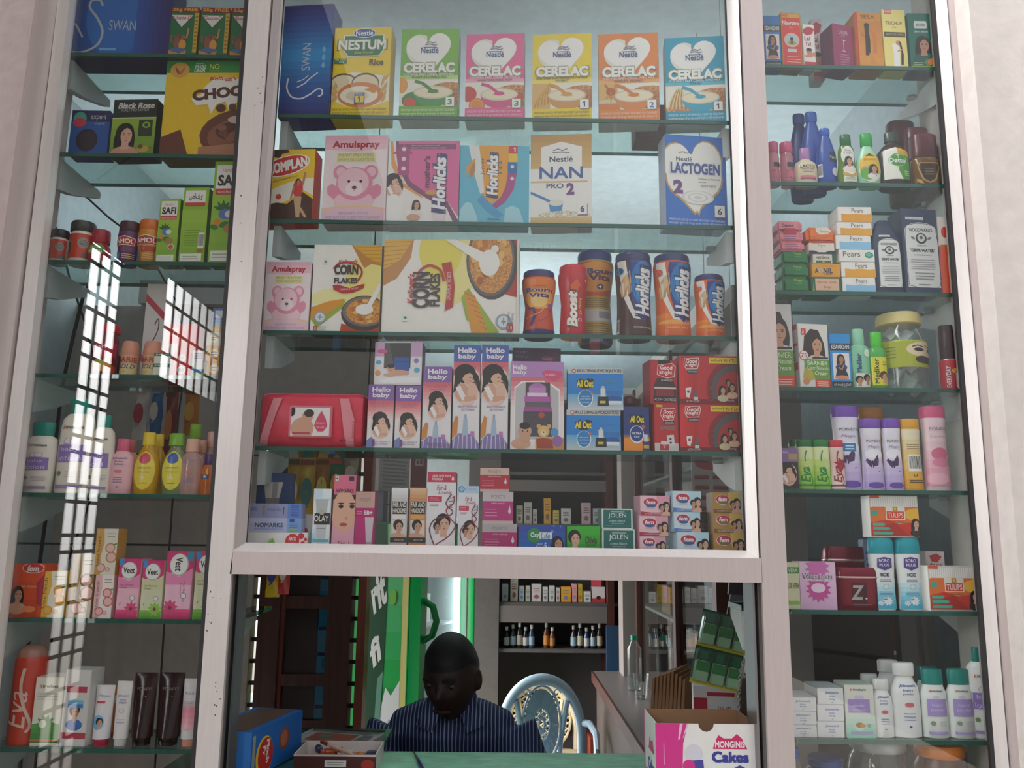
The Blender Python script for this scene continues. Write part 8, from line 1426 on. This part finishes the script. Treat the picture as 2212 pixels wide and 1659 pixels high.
o = soap('green and gold soap box with a cream label, bottom of the mixed stack', (1752, 598, 1819, 625), '1d5c38', lambda a: (a.R(.14, .1, .92, .84, 'e0b89c'), a.T('Mysore Sandal', .53, .34, .66, .24, 'a8402c', sh=.25), a.T('Soap', .53, .64, .26, .22, 'a8402c', sh=.25), a.P([(.05, .9), (.08, .3), (.11, .9)], '8ab04a')), None, 'R3', .001)
o = soap('yellow soap box with bold black letters', (1754, 569, 1817, 598), 'e09f24', lambda a: (a.T('A', .16, .52, .13, .36, '33306a', b=.04, part='brand_lettering'), a.T('NIL', .56, .52, .32, .36, '33306a', b=.04, part='brand_lettering'), a.C(.32, .5, .18, 'b9bcc0'), a.C(.32, .5, .1, 'e09f24'), a.T('Pimple Care Soap', .65, .17, .5, .1, '8a6a2c'), a.T('ऐक्निल', .55, .8, .26, .2, '6a4a2c')), o['_top'], bev=.001)
o = soap('white soap box with green ends and leafy border', (1756, 548, 1806, 569), 'd8d2c8', lambda a: (a.R(.85, 0, 1, 1, '1d5c38'), a.T('MEDIMIX', .44, .4, .62, .28, '4a443c', b=.01), a.R(.12, .68, .8, .95, '3a6a3c'), a.C(.46, .82, .12, 'd8832c'), a.leaf(.44, .3, .2, 90, '5a8a4a')), o['_top'], bev=.001)
o = soap('white soap box with a navy scalloped foot', (1747, 524, 1804, 548), 'e4d8cc', lambda a: (a.T('Dove', .5, .22, .26, .18, '6a5a3c', sh=.15), a.P([(0, .7), (.22, .7), (.36, .85), (.64, .85), (.78, .7), (1, .7), (1, 1), (0, 1)], '242b52'), a.C(.5, .42, .04, '3a3a6a')), o['_top'], bev=.001)
soap('orange wrapped soap bar with a white oval, on the mixed stack', (1743, 489, 1808, 523), 'e8742a', lambda a: (a.P([(.3, .1), (.7, .02), (.85, .25), (.7, .45), (.45, .5), (.32, .35)], 'e8dcd0'), a.T('Santoor', .6, .28, .3, .18, 'a8502c', sh=.25), a.L([(.02, .6), (.4, .75), (.95, .5)], .03, 'c8581c'), a.E(.5, .95, .4, .08, 'c04a3a')), o['_top'], bev=.008, kind='foil', ro=.25, yaw=3)
top = None
PE = (((1820, 598, 1893, 626), '8fc0e6', 'lowest of the soap stack, blue wave'), ((1818, 565, 1893, 598), 'e8a52c', 'second from below, orange wave'), ((1813, 538, 1891, 565), None, 'third from below, green oval soap picture'), ((1806, 507, 1883, 537), '8fc4e6', 'fourth from below, blue wave'), ((1808, 479, 1885, 507), 'e8a52c', 'fifth from below, orange wave'), ((1810, 446, 1885, 479), 'e8a02c', 'topmost, orange wave'))
for r, c, n in PE:
    def pears(a, c=c):
        if c: a.P([(.1, .45), (.35, .5), (.55, .44), (.8, .5), (1, .46), (1, 1), (.1, 1)], c); a.T('Pears', .58, .25, .34, .28, '55504e', part='brand_lettering')
        else: a.T('Pears', .35, .38, .48, .42, '4a5a50', part='brand_lettering'); a.E(.84, .45, .12, .25, '2f9a7a'); a.E(.83, .42, .08, .14, '6ac0a4'); a.T('oil clear', .5, .78, .26, .1, 'b9c8c0')
    o = soap('white soap carton, '+n, r, 'ece8e4', pears, top, 'R3' if top is None else None, .001, d=.06, group='stacked white soap cartons', top='c8c4c2'); top = o['_top']
def wood_(a):
    a.R(.12, .1, .62, .13, 'd8d8da'); a.T('ORAL RESTORATIVE', .37, .115, .44, .015, '44485a')
    a.E(.52, .26, .45, .1, 'dcdcdc'); a.R(.07, .26, .97, .92, 'dcdcdc'); a.L([(.09, .9), (.09, .27), (.25, .19), (.52, .175), (.8, .19), (.95, .27), (.95, .9), (.09, .9)], .006, '3a3f52')
    a.T("WOODWARD'S", .52, .25, .66, .04, '2f3038', b=.02, part='brand_lettering'); a.C(.52, .35, .065, '3a3c44'); a.C(.52, .345, .045, 'd0d0d0'); a.C(.52, .34, .02, '5a5c64'); a.leaf(.35, .36, .06, 150, '77787e', .5); a.leaf(.69, .36, .06, 30, '77787e', .5); a.T('CELEBRATED', .52, .435, .26, .014, '4a4a50', b=.02); a.T("'GRIPE WATER'", .53, .49, .66, .035, '3a3a42', b=.04, part='brand_lettering'); a.T('வுட்வர்ட்ஸ் கிரைப் வாட்டர்', .53, .545, .5, .025, '5a5a60'); a.lines(.15, .92, .59, .72, 5, '9a9a9c', .25); a.lines(.25, .85, .74, .84, 3, '8a8a90', .3); a.R(.35, .885, .68, .892, '6a6a70')
bx('gripe_water_carton', 'tall slate blue tonic carton with an arched white label', 'carton', (1956, 451, 2038, 627), 'R3', '303f5c', wood_, d=.06, yaw=4, side='2a3750')
def bagw():
    o = bt('gripe_water_pack', 'smaller slate blue wrapped tonic bottle with an arched label', 'bottle', (1890, 470, 1962, 627), 'R3', [('paper_wrap_body', mat('2c3a56', .6, 0, 'foil'), [(0, .98), (.01, 1), (.5, 1), (.72, .95), (.84, .7), (.93, .5)]), ('twisted_top', mat('26324c', .6, 0, 'foil'), [(.92, .52), (.97, .46), (1, .3)])], lambda a: (a.code(-.4, 0, -.35, .01), wood_(a)), (.02, .86, 90), ds=.6, e=3.2, gloss=.5)
bagw()
bx('tonic_carton', 'white and orange carton squeezed against the plaster-side frame', 'carton', (2035, 468, 2075, 628), 'R3', 'e2d8d0', lambda a: (a.E(.4, .2, .2, .07, 'd8482c'), a.R(0, .38, .8, 1, 'd8502c'), a.R(.1, .36, .8, .4, 'b8702c'), a.R(.45, .5, .8, .75, 'd8c8c0')), d=.04, Y=.05)
# fourth shelf
def garn(a):
    a.P([(.12, .52), (.2, .2), (.42, .08), (.68, .1), (.85, .3), (.9, .56)], '33221f'); a.face(.6, .33, .13, '33221f', 'cf9c80', 'd8d0cc'); a.R(.1, .08, .26, .18, 'd83a34'); a.T('3', .16, .13, .06, .06, 'f0e4e0', b=.03); a.C(.16, .5, .075, 'd83a40'); a.C(.16, .5, .065, 'ece6e2'); a.T('75', .16, .5, .2, .07, 'c0343c', b=.02); a.R(.44, .52, .96, .545, '2a2422'); a.R(.16, .56, 1, .86, '6a9a38'); a.P([(.16, .7), (.4, .72), (.5, .86), (.2, .9), (.1, .84)], 'b8a83a'); a.T('GARNIER', .58, .615, .7, .065, 'eef0e6', part='brand_lettering'); a.T('Color Naturals', .6, .69, .7, .055, 'e6ecd8'); a.T('Cream', .7, .77, .42, .06, 'eef0e6', sh=.3); a.R(.5, .86, 1, 1, 'd8442c'); a.lines(.54, .96, .89, .98, 3, 'f0c8bc', .4); a.C(.2, .9, .05, 'd88a4a')
bx('hair_colour_carton', 'white hair colour carton with a brown-haired woman, in full view', 'carton', (1727, 699, 1797, 834), 'R4', 'e6e2de', garn, d=.06, yaw=8, side='cfc6c4', group='white hair colour cartons', sideart=lambda a: (a.R(.1, 0, .9, .08, 'c83a3c'), a.R(.1, .3, .9, .34, 'c83a3c'), a.R(.2, .6, .9, .72, 'c83a3c'), a.lines(.3, .8, .4, .58, 4, '9a9090')))
bx('hair_colour_carton', 'taller white hair colour carton half hidden by the upright', 'carton', (1640, 656, 1718, 834), 'R4', 'd8d4d2', garn, d=.05, group='white hair colour cartons')
MD = [(0, .82), (.02, .9), (.4, .98), (.6, 1), (.7, .9), (.73, .6), (.75, .5)]
bt('shampoo_bottle', 'pale mint shampoo bottle with a mint cap', 'bottle', (1843, 708, 1888, 834), 'R4', [('bottle_body', '86c8a4', MD), ('cap', '8fccae', [(.74, .56), (.76, .6), (.99, .56), (1, .5)])], lambda a: (a.T('Mediker', .38, .4, .2, .46, '2f4a8c', 90, .03, part='brand_lettering'), a.E(.78, .14, .17, .1, 'e6eee0'), a.cur, a.R(.2, .66, .95, 1, 'e2dcd0'), a.face(.36, .84, .09, '2a1814', 'c08a6c', None, 0), a.face(.72, .8, .09, '1a1110', 'b07c5e', None, 0)), (.03, .68, 130), ds=.6)
bt('shampoo_bottle', 'grass green shampoo bottle with a lime cap', 'bottle', (1884, 715, 1924, 835), 'R4', [('bottle_body', '4aa84a', MD), ('cap', '4ac82c', [(.74, .56), (.76, .62), (.99, .6), (1, .54)])], lambda a: (a.R(.08, .2, .95, .95, 'e0d22c'), a.T('Mediker', .34, .57, .22, .66, '2f4a1c', 90, .03, part='brand_lettering'), a.face(.72, .72, .11, '4a2a1c', 'd0987c', None, 0), a.lines(.6, .9, .3, .44, 2, '8a9a2c')), (.03, .68, 130), ds=.6)
def bigjar():
    r = bt('sweet_jar', 'big clear jar of wrapped sachets with a cream lid', 'jar', (1922, 668, 2032, 836), 'R4', [('jar_body', glassmat('jar_plastic', (.9, .93, .92), .06, 'dfe6e4', .03), [(0, .9), (.02, .97), (.3, 1), (.6, 1), (.72, .9), (.8, .78), (.86, .76)]), ('lid', 'e6d08c', [(.85, .82), (.86, .86), (.97, .85), (1, .8)])], lambda a: (a.R(0, 0, 1, 1, 'a8ae2c'), a.cur, a.E(.72, .35, .3, .3, 'e2cfae'), a.E(.6, .36, .08, .07, '2c1a18'), a.E(.84, .36, .08, .07, '2c1a18'), a.L([(.5, .26), (.58, .2), (.68, .26)], .04, '2c1a18'), a.L([(.76, .26), (.84, .2), (.95, .26)], .04, '2c1a18'), a.C(.72, .2, .03, '2c1a18'), a.E(.66, .72, .13, .14, '3a3634'), a.E(.82, .74, .13, .14, '2a2624'), a.lines(.04, .3, .2, .7, 4, '7a8020', .3)), (.28, .62, 168), ds=1, gloss=.4)
    R = [c for c in r.children if c.name.startswith('jar_body')][0].dimensions.x/2; H = r['_top']-r.location.z; rnd = random.Random(9); z0 = r.location.z
    for i in range(26):
        z = H*(.06+.72*i/26); t = i*2.4; q = R*(.5 if z < H*.6 else .38); s = .016
        mb = MB(); n = Vector((rnd.gauss(0, 1), rnd.gauss(-1, .6), rnd.gauss(0, .6))).normalized(); u = n.orthogonal().normalized(); v = n.cross(u)
        vs = [u*a*s+v*b*s*.8+n*c*.004 for c in (-1, 1) for a, b in ((-1, -1), (1, -1), (1, 1), (-1, 1))]; vs = [p+Vector((rnd.gauss(0, .0015), rnd.gauss(0, .0015), rnd.gauss(0, .0015))) for p in vs]
        mb.add(vs, [(0, 3, 2, 1), (4, 5, 6, 7), (0, 1, 5, 4), (1, 2, 6, 5), (2, 3, 7, 6), (3, 0, 4, 7)], mat(('c9d6d0', 'd6dcd8', 'aebfba')[i % 3], .3, 0, 'foil'))
        o = mb.build('mint_sachet', loc=(r.location.x+q*math.cos(t), r.location.y+q*math.sin(t), z0+z)); tag(o, 'wrapped white sachet inside the clear cream-lidded jar', 'sachet', 'white sachets in the clear jar')
bigjar()
bt('spray_can', 'small crimson can with a black top, beside the plaster-side frame', 'spray can', (2044, 700, 2080, 836), 'R4', [('can_body', 'b82434', [(0, .94), (.02, 1), (.44, 1), (.46, .95)]), ('rim', mat('b8b8b8', .3, .8), [(.455, .96), (.475, .96)]), ('cap', '3a1a22', [(.47, .8), (.48, .84), (.9, .84), (1, .8)])], lambda a: (a.T('EVERYDAY', .3, .55, .18, .8, 'e6d0d0', 90, .02), a.P([(.4, .3), (1, .08), (1, .18), (.5, .42)], 'd8a03c'), a.code(.6, .4, .95, .95)), (.02, .42, 150))
# fifth shelf: powders
bx('feeding_bottle_carton', 'small plum carton with a mother and baby, on the powder shelf', 'carton', (1690, 967, 1727, 1056), 'R5', '8a6aa0', lambda a: (a.T('Hello', .25, .1, .4, .07, 'd8cce0'), a.R(.45, .14, .95, .28, 'b89a6a'), a.R(0, .34, 1, 1, '33262c'), a.mother(.4, .6, .16)), d=.04)
TLC = [(0, .94), (.01, 1), (.3, .93), (.5, .88), (.7, .9), (.86, .97), (.87, .95)]
TCP = [(.865, .99), (.87, 1), (.99, 1), (1, .96)]
def talc(lab, r, body, cap, art, key='R5', Y=.045, prof=TLC, e=2.4, group=None, ds=.7): return bt('talcum_powder', lab, 'powder bottle', r, key, [('bottle_body', body, prof), ('cap', cap, TCP)], art, (.02, .85, 150), Y=Y, e=e, ds=ds, group=group)
def evat(c, c2): return lambda a: (a.G(0, .3, 1, 1, 'cfe07a' if c == '2a8a3a' else 'e8b8b4', '8ac83c' if c == '2a8a3a' else 'e0e0d8', 5), a.T('Eva', .42, .66, .42, .36, c, 90, .03, .2, part='brand_lettering'), a.L([(.5, .08), (.42, .3), (.6, .6), (.75, .85), (.55, .92)], .02, c), a.flower(.68, .4, .16, c2, 7), a.R(0, .9, 1, .94, c))
gE = 'short oval talcum bottles'
talc('short lime talcum bottle with a dark green cap, nearest the white upright', (1728, 949, 1764, 1056), 'dfe6b0', '146a2c', evat('2a8a3a', 'c8dc8a'), prof=[(0, .96), (.01, 1), (.84, 1), (.86, .98)], group=gE)
talc('short lime talcum bottle with a dark green cap, beside the red-capped one', (1763, 949, 1799, 1056), 'dfe6b0', '147a30', evat('2a8a3a', 'c8dc8a'), prof=[(0, .96), (.01, 1), (.84, 1), (.86, .98)], group=gE)
talc('short red-capped talcum bottle with berries', (1800, 950, 1830, 1056), 'e2c8c0', 'c83040', evat('a8242c', 'a82434'), prof=[(0, .96), (.01, 1), (.84, 1), (.86, .98)], group=gE)
talc('green talcum cap showing behind the short lime bottles', (1712, 948, 1746, 1056), 'b8c89a', '12602a', None, Y=.1, prof=[(0, .96), (.01, 1), (.84, 1), (.86, .98)])
def ponp(tall): 
    def f(a):
        a.G(0, .4, 1, 1, 'ded6ea', 'b79fd8', 5); a.E(.5, .42, .4, .08, 'eeeaf4'); a.T("POND'S", .5, .2 if not tall else .16, .6, .045, '5a5468', part='brand_lettering'); a.T('Magic', .5, .3 if not tall else .26, .5, .05, '9a84b8', sh=.3); a.E(.5, .94, .3, .05, '6a48a8'); a.cur = 'butterfly'; c = '4a2a5c'; y = .55
        a.P([(.4, y), (.18, y-.06), (.12, y-.02), (.3, y+.08), (.38, y+.1)], c); a.P([(.42, y), (.62, y-.12), (.66, y-.04), (.62, y+.06), (.46, y+.08)], c); a.L([(.4, y-.02), (.44, y+.1)], .015, '2a1a34'); a.cur = None
        if tall: a.R(.3, .36, .72, .48, '2a7ab8'); a.lines(.36, .66, .38, .46, 2, 'd0e2f0')
        a.leaf(.6, .72, .04, 40, '6a4a80')
    return f
gP = 'purple talcum powder bottles'
talc('tall lilac talcum bottle with a purple cap and blue sticker', (1812, 875, 1871, 1056), 'e2dcea', '7a4ab4', ponp(1), Y=.055, group=gP)
talc('medium lilac talcum bottle with a butterfly, beside the tall one', (1872, 903, 1917, 1056), 'e2dcea', '7a4ab4', ponp(0), group=gP)
talc('medium lilac talcum bottle with a butterfly, beside the yellow one', (1918, 903, 1959, 1056), 'e2dcea', '7a4ab4', ponp(0), group=gP)
talc('orange-capped talcum bottle standing behind the lilac pair', (1871, 879, 1925, 1056), 'e0a06a', 'd8882c', lambda a: a.R(0, .02, 1, .12, 'c8502c'), Y=.125)
talc('yellow talcum bottle with a printed barcode', (1959, 904, 2001, 1056), 'e8c878', 'e0a02c', lambda a: (a.G(0, 0, 1, 1, 'ece0c0', 'e0a028', 6), a.lines(.2, .85, .24, .34, 3, '8a7a5a', .4), a.code(.25, .42, .85, .7), a.T('U', .5, .77, .16, .04, '4a4034', b=.03), a.lines(.25, .85, .84, .9, 2, '5a4a34', .5)))
talc('tall pink talcum bottle with a rose cap', (2008, 877, 2062, 1056), 'f0d4dc', 'e2608e', lambda a: (a.G(0, .2, 1, .95, 'f0d8de', 'e496b0', 6), a.T("POND'S", .55, .14, .6, .045, '8a7480', part='brand_lettering'), a.T('Dreamflower', .55, .25, .6, .04, 'd890ac', sh=.3), a.E(.55, .5, .3, .09, 'd8708e'), a.E(.6, .62, .34, .07, 'e08aa6'), a.E(.4, .85, .4, .08, 'efb8c8')), Y=.05)
# sixth shelf
bx('cream_carton', 'pale green herbal carton edge against the white upright', 'carton', (1690, 1214, 1731, 1317), 'R6', 'd4d2b0', lambda a: (a.R(0, .1, 1, .24, '4a8a4a'), a.T('VERA', .65, .17, .5, .08, 'dfe8cc'), a.T('ALOE VERA', .6, .5, .7, .12, '4a5a44', b=.02), a.R(.3, .82, .95, .9, '8ab84a')), d=.04)
def wt(a): a.G(0, 0, 1, 1, 'e4c2de', 'dcb0d4', 4); a.flower(.5, .12, .28, 'd070b4', 12); a.flower(.5, .58, .28, 'c84a9a', 14); a.E(.5, .55, .2, .1, 'e8cfe4'); a.T('WhiteTone', .48, .3, .78, .1, 'e8e4ea', o=('5a3a6a', .8), part='brand_lettering'); a.R(.15, .37, .78, .41, 'e6dae6'); a.T('FACE POWDER', .46, .39, .5, .025, '7a5a86')
bx('face_powder_carton', 'pale pink face powder carton with a magenta flower', 'carton', (1730, 1213, 1810, 1318), 'R6', 'e4c0de', wt, d=.05)
ZM = [(0, .98), (.01, 1), (.72, 1), (.73, 1.02), (.75, 1.02), (.76, .98)]
def ztin(lab, r, Y, on=None):
    return bt('powder_tin', lab, 'tin', r, 'R6', [('tin_body', mat('7a0f2a', .25, .35), ZM), ('rolled_seam', mat('d8c0bc', .25, .8), [(.75, 1.01), (.76, 1.03), (.78, 1.03), (.79, 1.01)]), ('lid', mat('7a0f2a', .25, .35), [(.78, 1), (.93, .98), (1, .9)])], lambda a: (a.R(.32, .12, .68, .95, '4a0a1c'), a.T('Z', .45, .45, .34, .5, 'a8a4a4', b=.03, sh=.15, part='brand_lettering'), a.C(.66, .65, .03, 'd8d4d4'), a.lines(.3, .8, .8, .9, 1, '9a5a64', .2)), (.03, .72, 110), ds=.5, e=5, Y=Y, group='crimson powder tins')
ztin('crimson metal tin with a big silver letter, standing in front', (1814, 1226, 1904, 1318), .045); ztin('crimson metal tin standing behind, top showing over its twin', (1793, 1180, 1880, 1318), .12)
BP = [(0, .84), (.01, .9), (.3, .86), (.6, .96), (.74, 1), (.78, .98)]
def boro(a): a.G(0, .45, 1, 1, 'e6eef0', '4ab4d4', 7); a.P([(.28, .08), (.5, .05), (.74, .08), (.76, .24), (.5, .3), (.26, .24)], '53408c'); a.T('BORO', .5, .12, .34, .06, 'e2dcee', b=.02); a.T('PLUS', .5, .2, .32, .055, 'e2dcee', b=.02); a.T('ICE', .5, .38, .3, .06, '3f3a6a', b=.04, part='brand_lettering'); a.lines(.3, .75, .46, .52, 2, '8a8aa8', .4); a.C(.52, .6, .05, '9ab8c4'); a.C(.52, .6, .04, 'd6e4e6'); a.lines(.25, .8, .68, .76, 3, '5a8ac0', .4); a.flower(.55, .86, .09, 'e0e8f0', 9); a.flower(.3, .9, .06, 'd0dce8', 8); a.leaf(.4, .84, .07, 20, '3a7a6a')
tp = 0
for k, (x0, x1) in enumerate(((1889, 1945), (1948, 2002))):
    o = bt('talcum_powder', 'white cooling powder bottle with a turquoise cap, %s' % ('beside the crimson tin' if k == 0 else 'beside the cotton bud pack'), 'powder bottle', (x0, 1161, x1, 1317), 'R6', [('bottle_body', 'e8eaea', BP), ('cap', '1c9cae', [(.775, .99), (.78, 1.02), (.95, .98), (1, .86)])], boro, (.02, .77, 140), ds=.55, e=2.4, group='white cooling powder bottles'); tp = max(tp, o['_top'])
def tul(a):
    a.R(0, 0, 1, .3, 'd6cec8'); a.cur = 'cotton_tip'
    a.cur = None
    for i in range(22): a.R(.03+.0435*i, .03, .06+.0435*i, .3, 'efece8')
    a.P([(.05, .27), (1, .27), (1, .6), (.7, .66), (.3, .62), (0, .68), (0, .3)], 'e0702c'); a.E(.95, .45, .25, .15, 'e8b43a'); a.P([(0, .66), (.3, .58), (.6, .68), (1, .62), (1, .97), (0, .97)], 'cf3320'); a.P([(.1, .97), (.3, .7), (.5, .66), (.8, .97)], 'b02a20'); a.R(.32, .24, .72, .58, 'e8dfd6'); a.R(.34, .38, .7, .56, 'd8452c'); a.T('TULIPS', .52, .47, .32, .12, 'f0e4dc', b=.01, part='brand_lettering'); a.R(.47, .27, .57, .37, 'c86a2c'); a.C(.52, .32, .035, 'd8c83a'); a.R(.03, .36, .16, .48, '3aa890'); a.T('COTTON BUDS', .5, .63, .36, .035, '8a4a24')
    for i, (y, x) in enumerate(((.66, .3), (.76, .4), (.87, .46))): a.P([(.04, y), (x-.04, y), (x, y+.035), (x-.04, y+.07), (.04, y+.07)], '4aae94')
    a.face(.93, .68, .1, '221618', 'd8a890', '2c2a2c'); a.R(0, 0, .2, .06, 'd8502c')
bx('cotton_bud_pack', 'orange cotton bud pack lying across the cooling powder caps', 'pack', (1882, 1070, 1988, 1160), None, 'e2dcd6', tul, d=.045, on=tp+.0005, tilt=0, ro=.2, group='orange cotton bud packs')
bx('cotton_bud_pack', 'orange cotton bud pack standing on the shelf beside the frame', 'pack', (2010, 1222, 2116, 1318), 'R6', 'e2dcd6', tul, d=.045, ro=.2, group='orange cotton bud packs')
bx('toothpaste_carton', 'white carton with a red logo peeping over the cotton bud pack', 'carton', (2007, 1190, 2050, 1318), 'R6', 'e2d2d0', lambda a: (a.P([(.2, .08), (.6, .04), (.85, .1), (.6, .2), (.3, .18)], 'c03a3c'), a.T('dant', .5, .25, .7, .08, 'a83a44', b=.02)), d=.035, Y=.11)
bx('cream_carton', 'pale blue carton standing behind the cooling powder bottles', 'carton', (1874, 1165, 1892, 1318), 'R6', '8fa8d0', lambda a: a.lines(.2, .8, .15, .6, 5, '4a5a9a'), d=.03, Y=.12)
# seventh shelf
jsoap = lambda a: (a.T("Johnson's", .55, .3, .5, .18, '4a7ab8', sh=.1, b=.02, part='brand_lettering'), a.T('baby', .55, .52, .2, .13, '4a7ab8'), a.T('soap', .55, .7, .22, .13, '4a7ab8'), a.R(.53, .86, .58, .9, '8a9ab8'))
gS = 'stacked white baby soap boxes'
for xs, nm in ((((1700, 1766), ((1565, 1594), (1535, 1565), (1505, 1535))), 'shorter stack by the upright'), (((1766, 1826), ((1557, 1595), (1521, 1557), (1485, 1521))), 'taller stack by the mint carton')):
    top = None
    for i, (y0, y1) in enumerate(xs[1]):
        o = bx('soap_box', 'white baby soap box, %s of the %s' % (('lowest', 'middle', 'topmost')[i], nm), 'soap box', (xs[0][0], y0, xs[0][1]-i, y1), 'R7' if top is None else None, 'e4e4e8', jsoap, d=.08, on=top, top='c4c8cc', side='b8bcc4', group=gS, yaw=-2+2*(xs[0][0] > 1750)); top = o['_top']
def himc(a): a.G(0, .55, 1, 1, 'cfdcd2', '8fd0bc', 5); a.T('H', .24, .1, .06, .05, 'd8452c', b=.03); a.T('imalaya', .52, .1, .44, .05, '4a4a44', b=.02); a.E(.42, .24, .1, .04, 'cfc2de'); a.E(.56, .24, .1, .04, 'cfc2de'); a.R(.1, .28, .84, .53, 'a890cc'); a.T('gentle', .45, .4, .4, .07, 'd8cce6', b=.01); a.T('baby soap', .47, .48, .44, .04, 'd8cce6'); a.C(.46, .76, .11, 'b8dccc'); a.E(.46, .76, .14, .05, 'b8743a'); a.E(.56, .77, .1, .035, 'c98a4a'); a.C(.78, .77, .04, '8aa890'); a.R(.14, .88, .9, .93, 'a8a0c8')
bx('soap_carton', 'mint and white herbal soap carton with almonds', 'carton', (1829, 1478, 1894, 1595), 'R7', 'dcdcd4', himc, d=.06, top='b9c8bc')
PW = [(0, .9), (.01, .97), (.3, 1), (.55, .98), (.68, .9), (.76, .66), (.8, .6), (.83, .6)]
PC = [(.82, .66), (.83, .72), (.98, .72), (1, .66)]
def jp(lab, r, Y=.045, art=True): return bt('talcum_powder', lab, 'powder bottle', r, 'R7', [('bottle_body', 'e8e8e8', PW), ('cap', 'e4e4e2', PC)], john('baby|powder', '3f62a8') if art else None, (.08, .78, 120), ds=.62, Y=Y, group='white baby powder bottles')
jp('small white baby powder bottle beside the mint carton', (1892, 1468, 1939, 1594)); jp('big white baby powder bottle with a white cap', (1938, 1433, 2002, 1594)); jp('white powder bottle cap rising behind the big one', (1905, 1427, 1966, 1594), .125, False); jp('small white powder bottle behind the mint carton', (1866, 1457, 1916, 1594), .125, False)
HP = [(0, .92), (.01, .98), (.4, 1), (.66, .96), (.74, .8), (.78, .76)]
HC = [(.775, .76), (.78, .8), (.97, .8), (1, .74)]
hp = lambda a: (a.T('H', .24, .1, .06, .05, 'd8452c', b=.03), a.T('imalaya', .52, .1, .44, .05, '5a6a54', b=.02), a.E(.45, .22, .12, .04, 'd8cce0'), a.R(.12, .26, .88, .6, 'a896d0'), a.T('baby', .5, .38, .4, .07, 'd6cce8'), a.T('powder', .5, .48, .5, .07, 'd6cce8'), a.C(.3, .74, .045, '8a9a84'), a.lines(.5, .85, .7, .8, 3, 'c0c0c4', .3), a.R(.12, .91, .88, .96, 'b0a0d4'))
gH = 'white herbal powder bottles with teal caps'
for k, (x0, x1) in enumerate(((2003, 2060), (2060, 2118))): bt('talcum_powder', 'white herbal powder bottle with a flat teal cap, %s' % ('beside the big baby powder' if k == 0 else 'beside the tall lotion'), 'powder bottle', (x0, 1447, x1, 1595+k), 'R7', [('bottle_body', 'e6e8e6', HP), ('cap', '25877e', HC)], hp, (.03, .76, 120), ds=.62, group=gH)
bt('talcum_powder', 'teal powder cap showing behind the herbal pair', 'powder bottle', (1994, 1440, 2048, 1594), 'R7', [('bottle_body', 'dfe2e0', HP), ('cap', '1f6f6a', HC)], ds=.62, Y=.12, group=gH)
bt('lotion_bottle', 'tall white lotion bottle with a teal cap, cut off by the frame', 'bottle', (2107, 1400, 2172, 1598), 'R7', [('bottle_body', 'e6e8e6', HIM), ('cap', '25877e', [(.83, .4), (.84, .46), (.99, .44), (1, .4)])], himal(), (.03, .76, 130), ds=.6)
# lowest visible goods
def bigj(lab, r, body, lid, Y=.05): return bt('sweet_jar', lab, 'jar', r, 'R8', [('jar_body', body, [(0, .92), (.02, .98), (.6, 1), (.74, .92), (.82, .8), (.86, .78)]), ('lid', lid, [(.84, .84), (.86, .88), (.96, .88), (1, .8)])], Y=Y)
bigj('clear ribbed jar with a silver lid on the lowest shelf', (1868, 1604, 2006, 1800), glassmat('jar_plastic', (.9, .93, .92), .06, 'dfe6e4', .03), mat('b4b8ba', .35, .6), .045); bigj('jar with a wide orange lid on the lowest shelf', (2012, 1618, 2132, 1802), '5a3a2c', 'd8782c', .045)
bt('water_bottle', 'clear bottle with a blue screw cap, lowest shelf by the upright', 'bottle', (1708, 1619, 1750, 1800), 'R8', [('bottle_body', glassmat('jar_plastic', (.9, .93, .92), .06, 'dfe6e4', .03), [(0, .95), (.02, 1), (.7, 1), (.84, .6), (.88, .5)]), ('cap', '2456a8', [(.87, .56), (.88, .62), (.99, .6), (1, .54)])])
bt('sweet_jar', 'jar with a dark blue lid low behind the silver-lidded one', 'jar', (1764, 1644, 1848, 1800), 'R8', [('jar_body', '3a4a6a', [(0, .95), (.02, 1), (.8, 1), (.88, .8)]), ('lid', '1c3f86', [(.86, .86), (.88, .92), (.97, .92), (1, .84)])], Y=.07)
for o in bpy.data.objects:
    if '_top' in o: del o['_top']
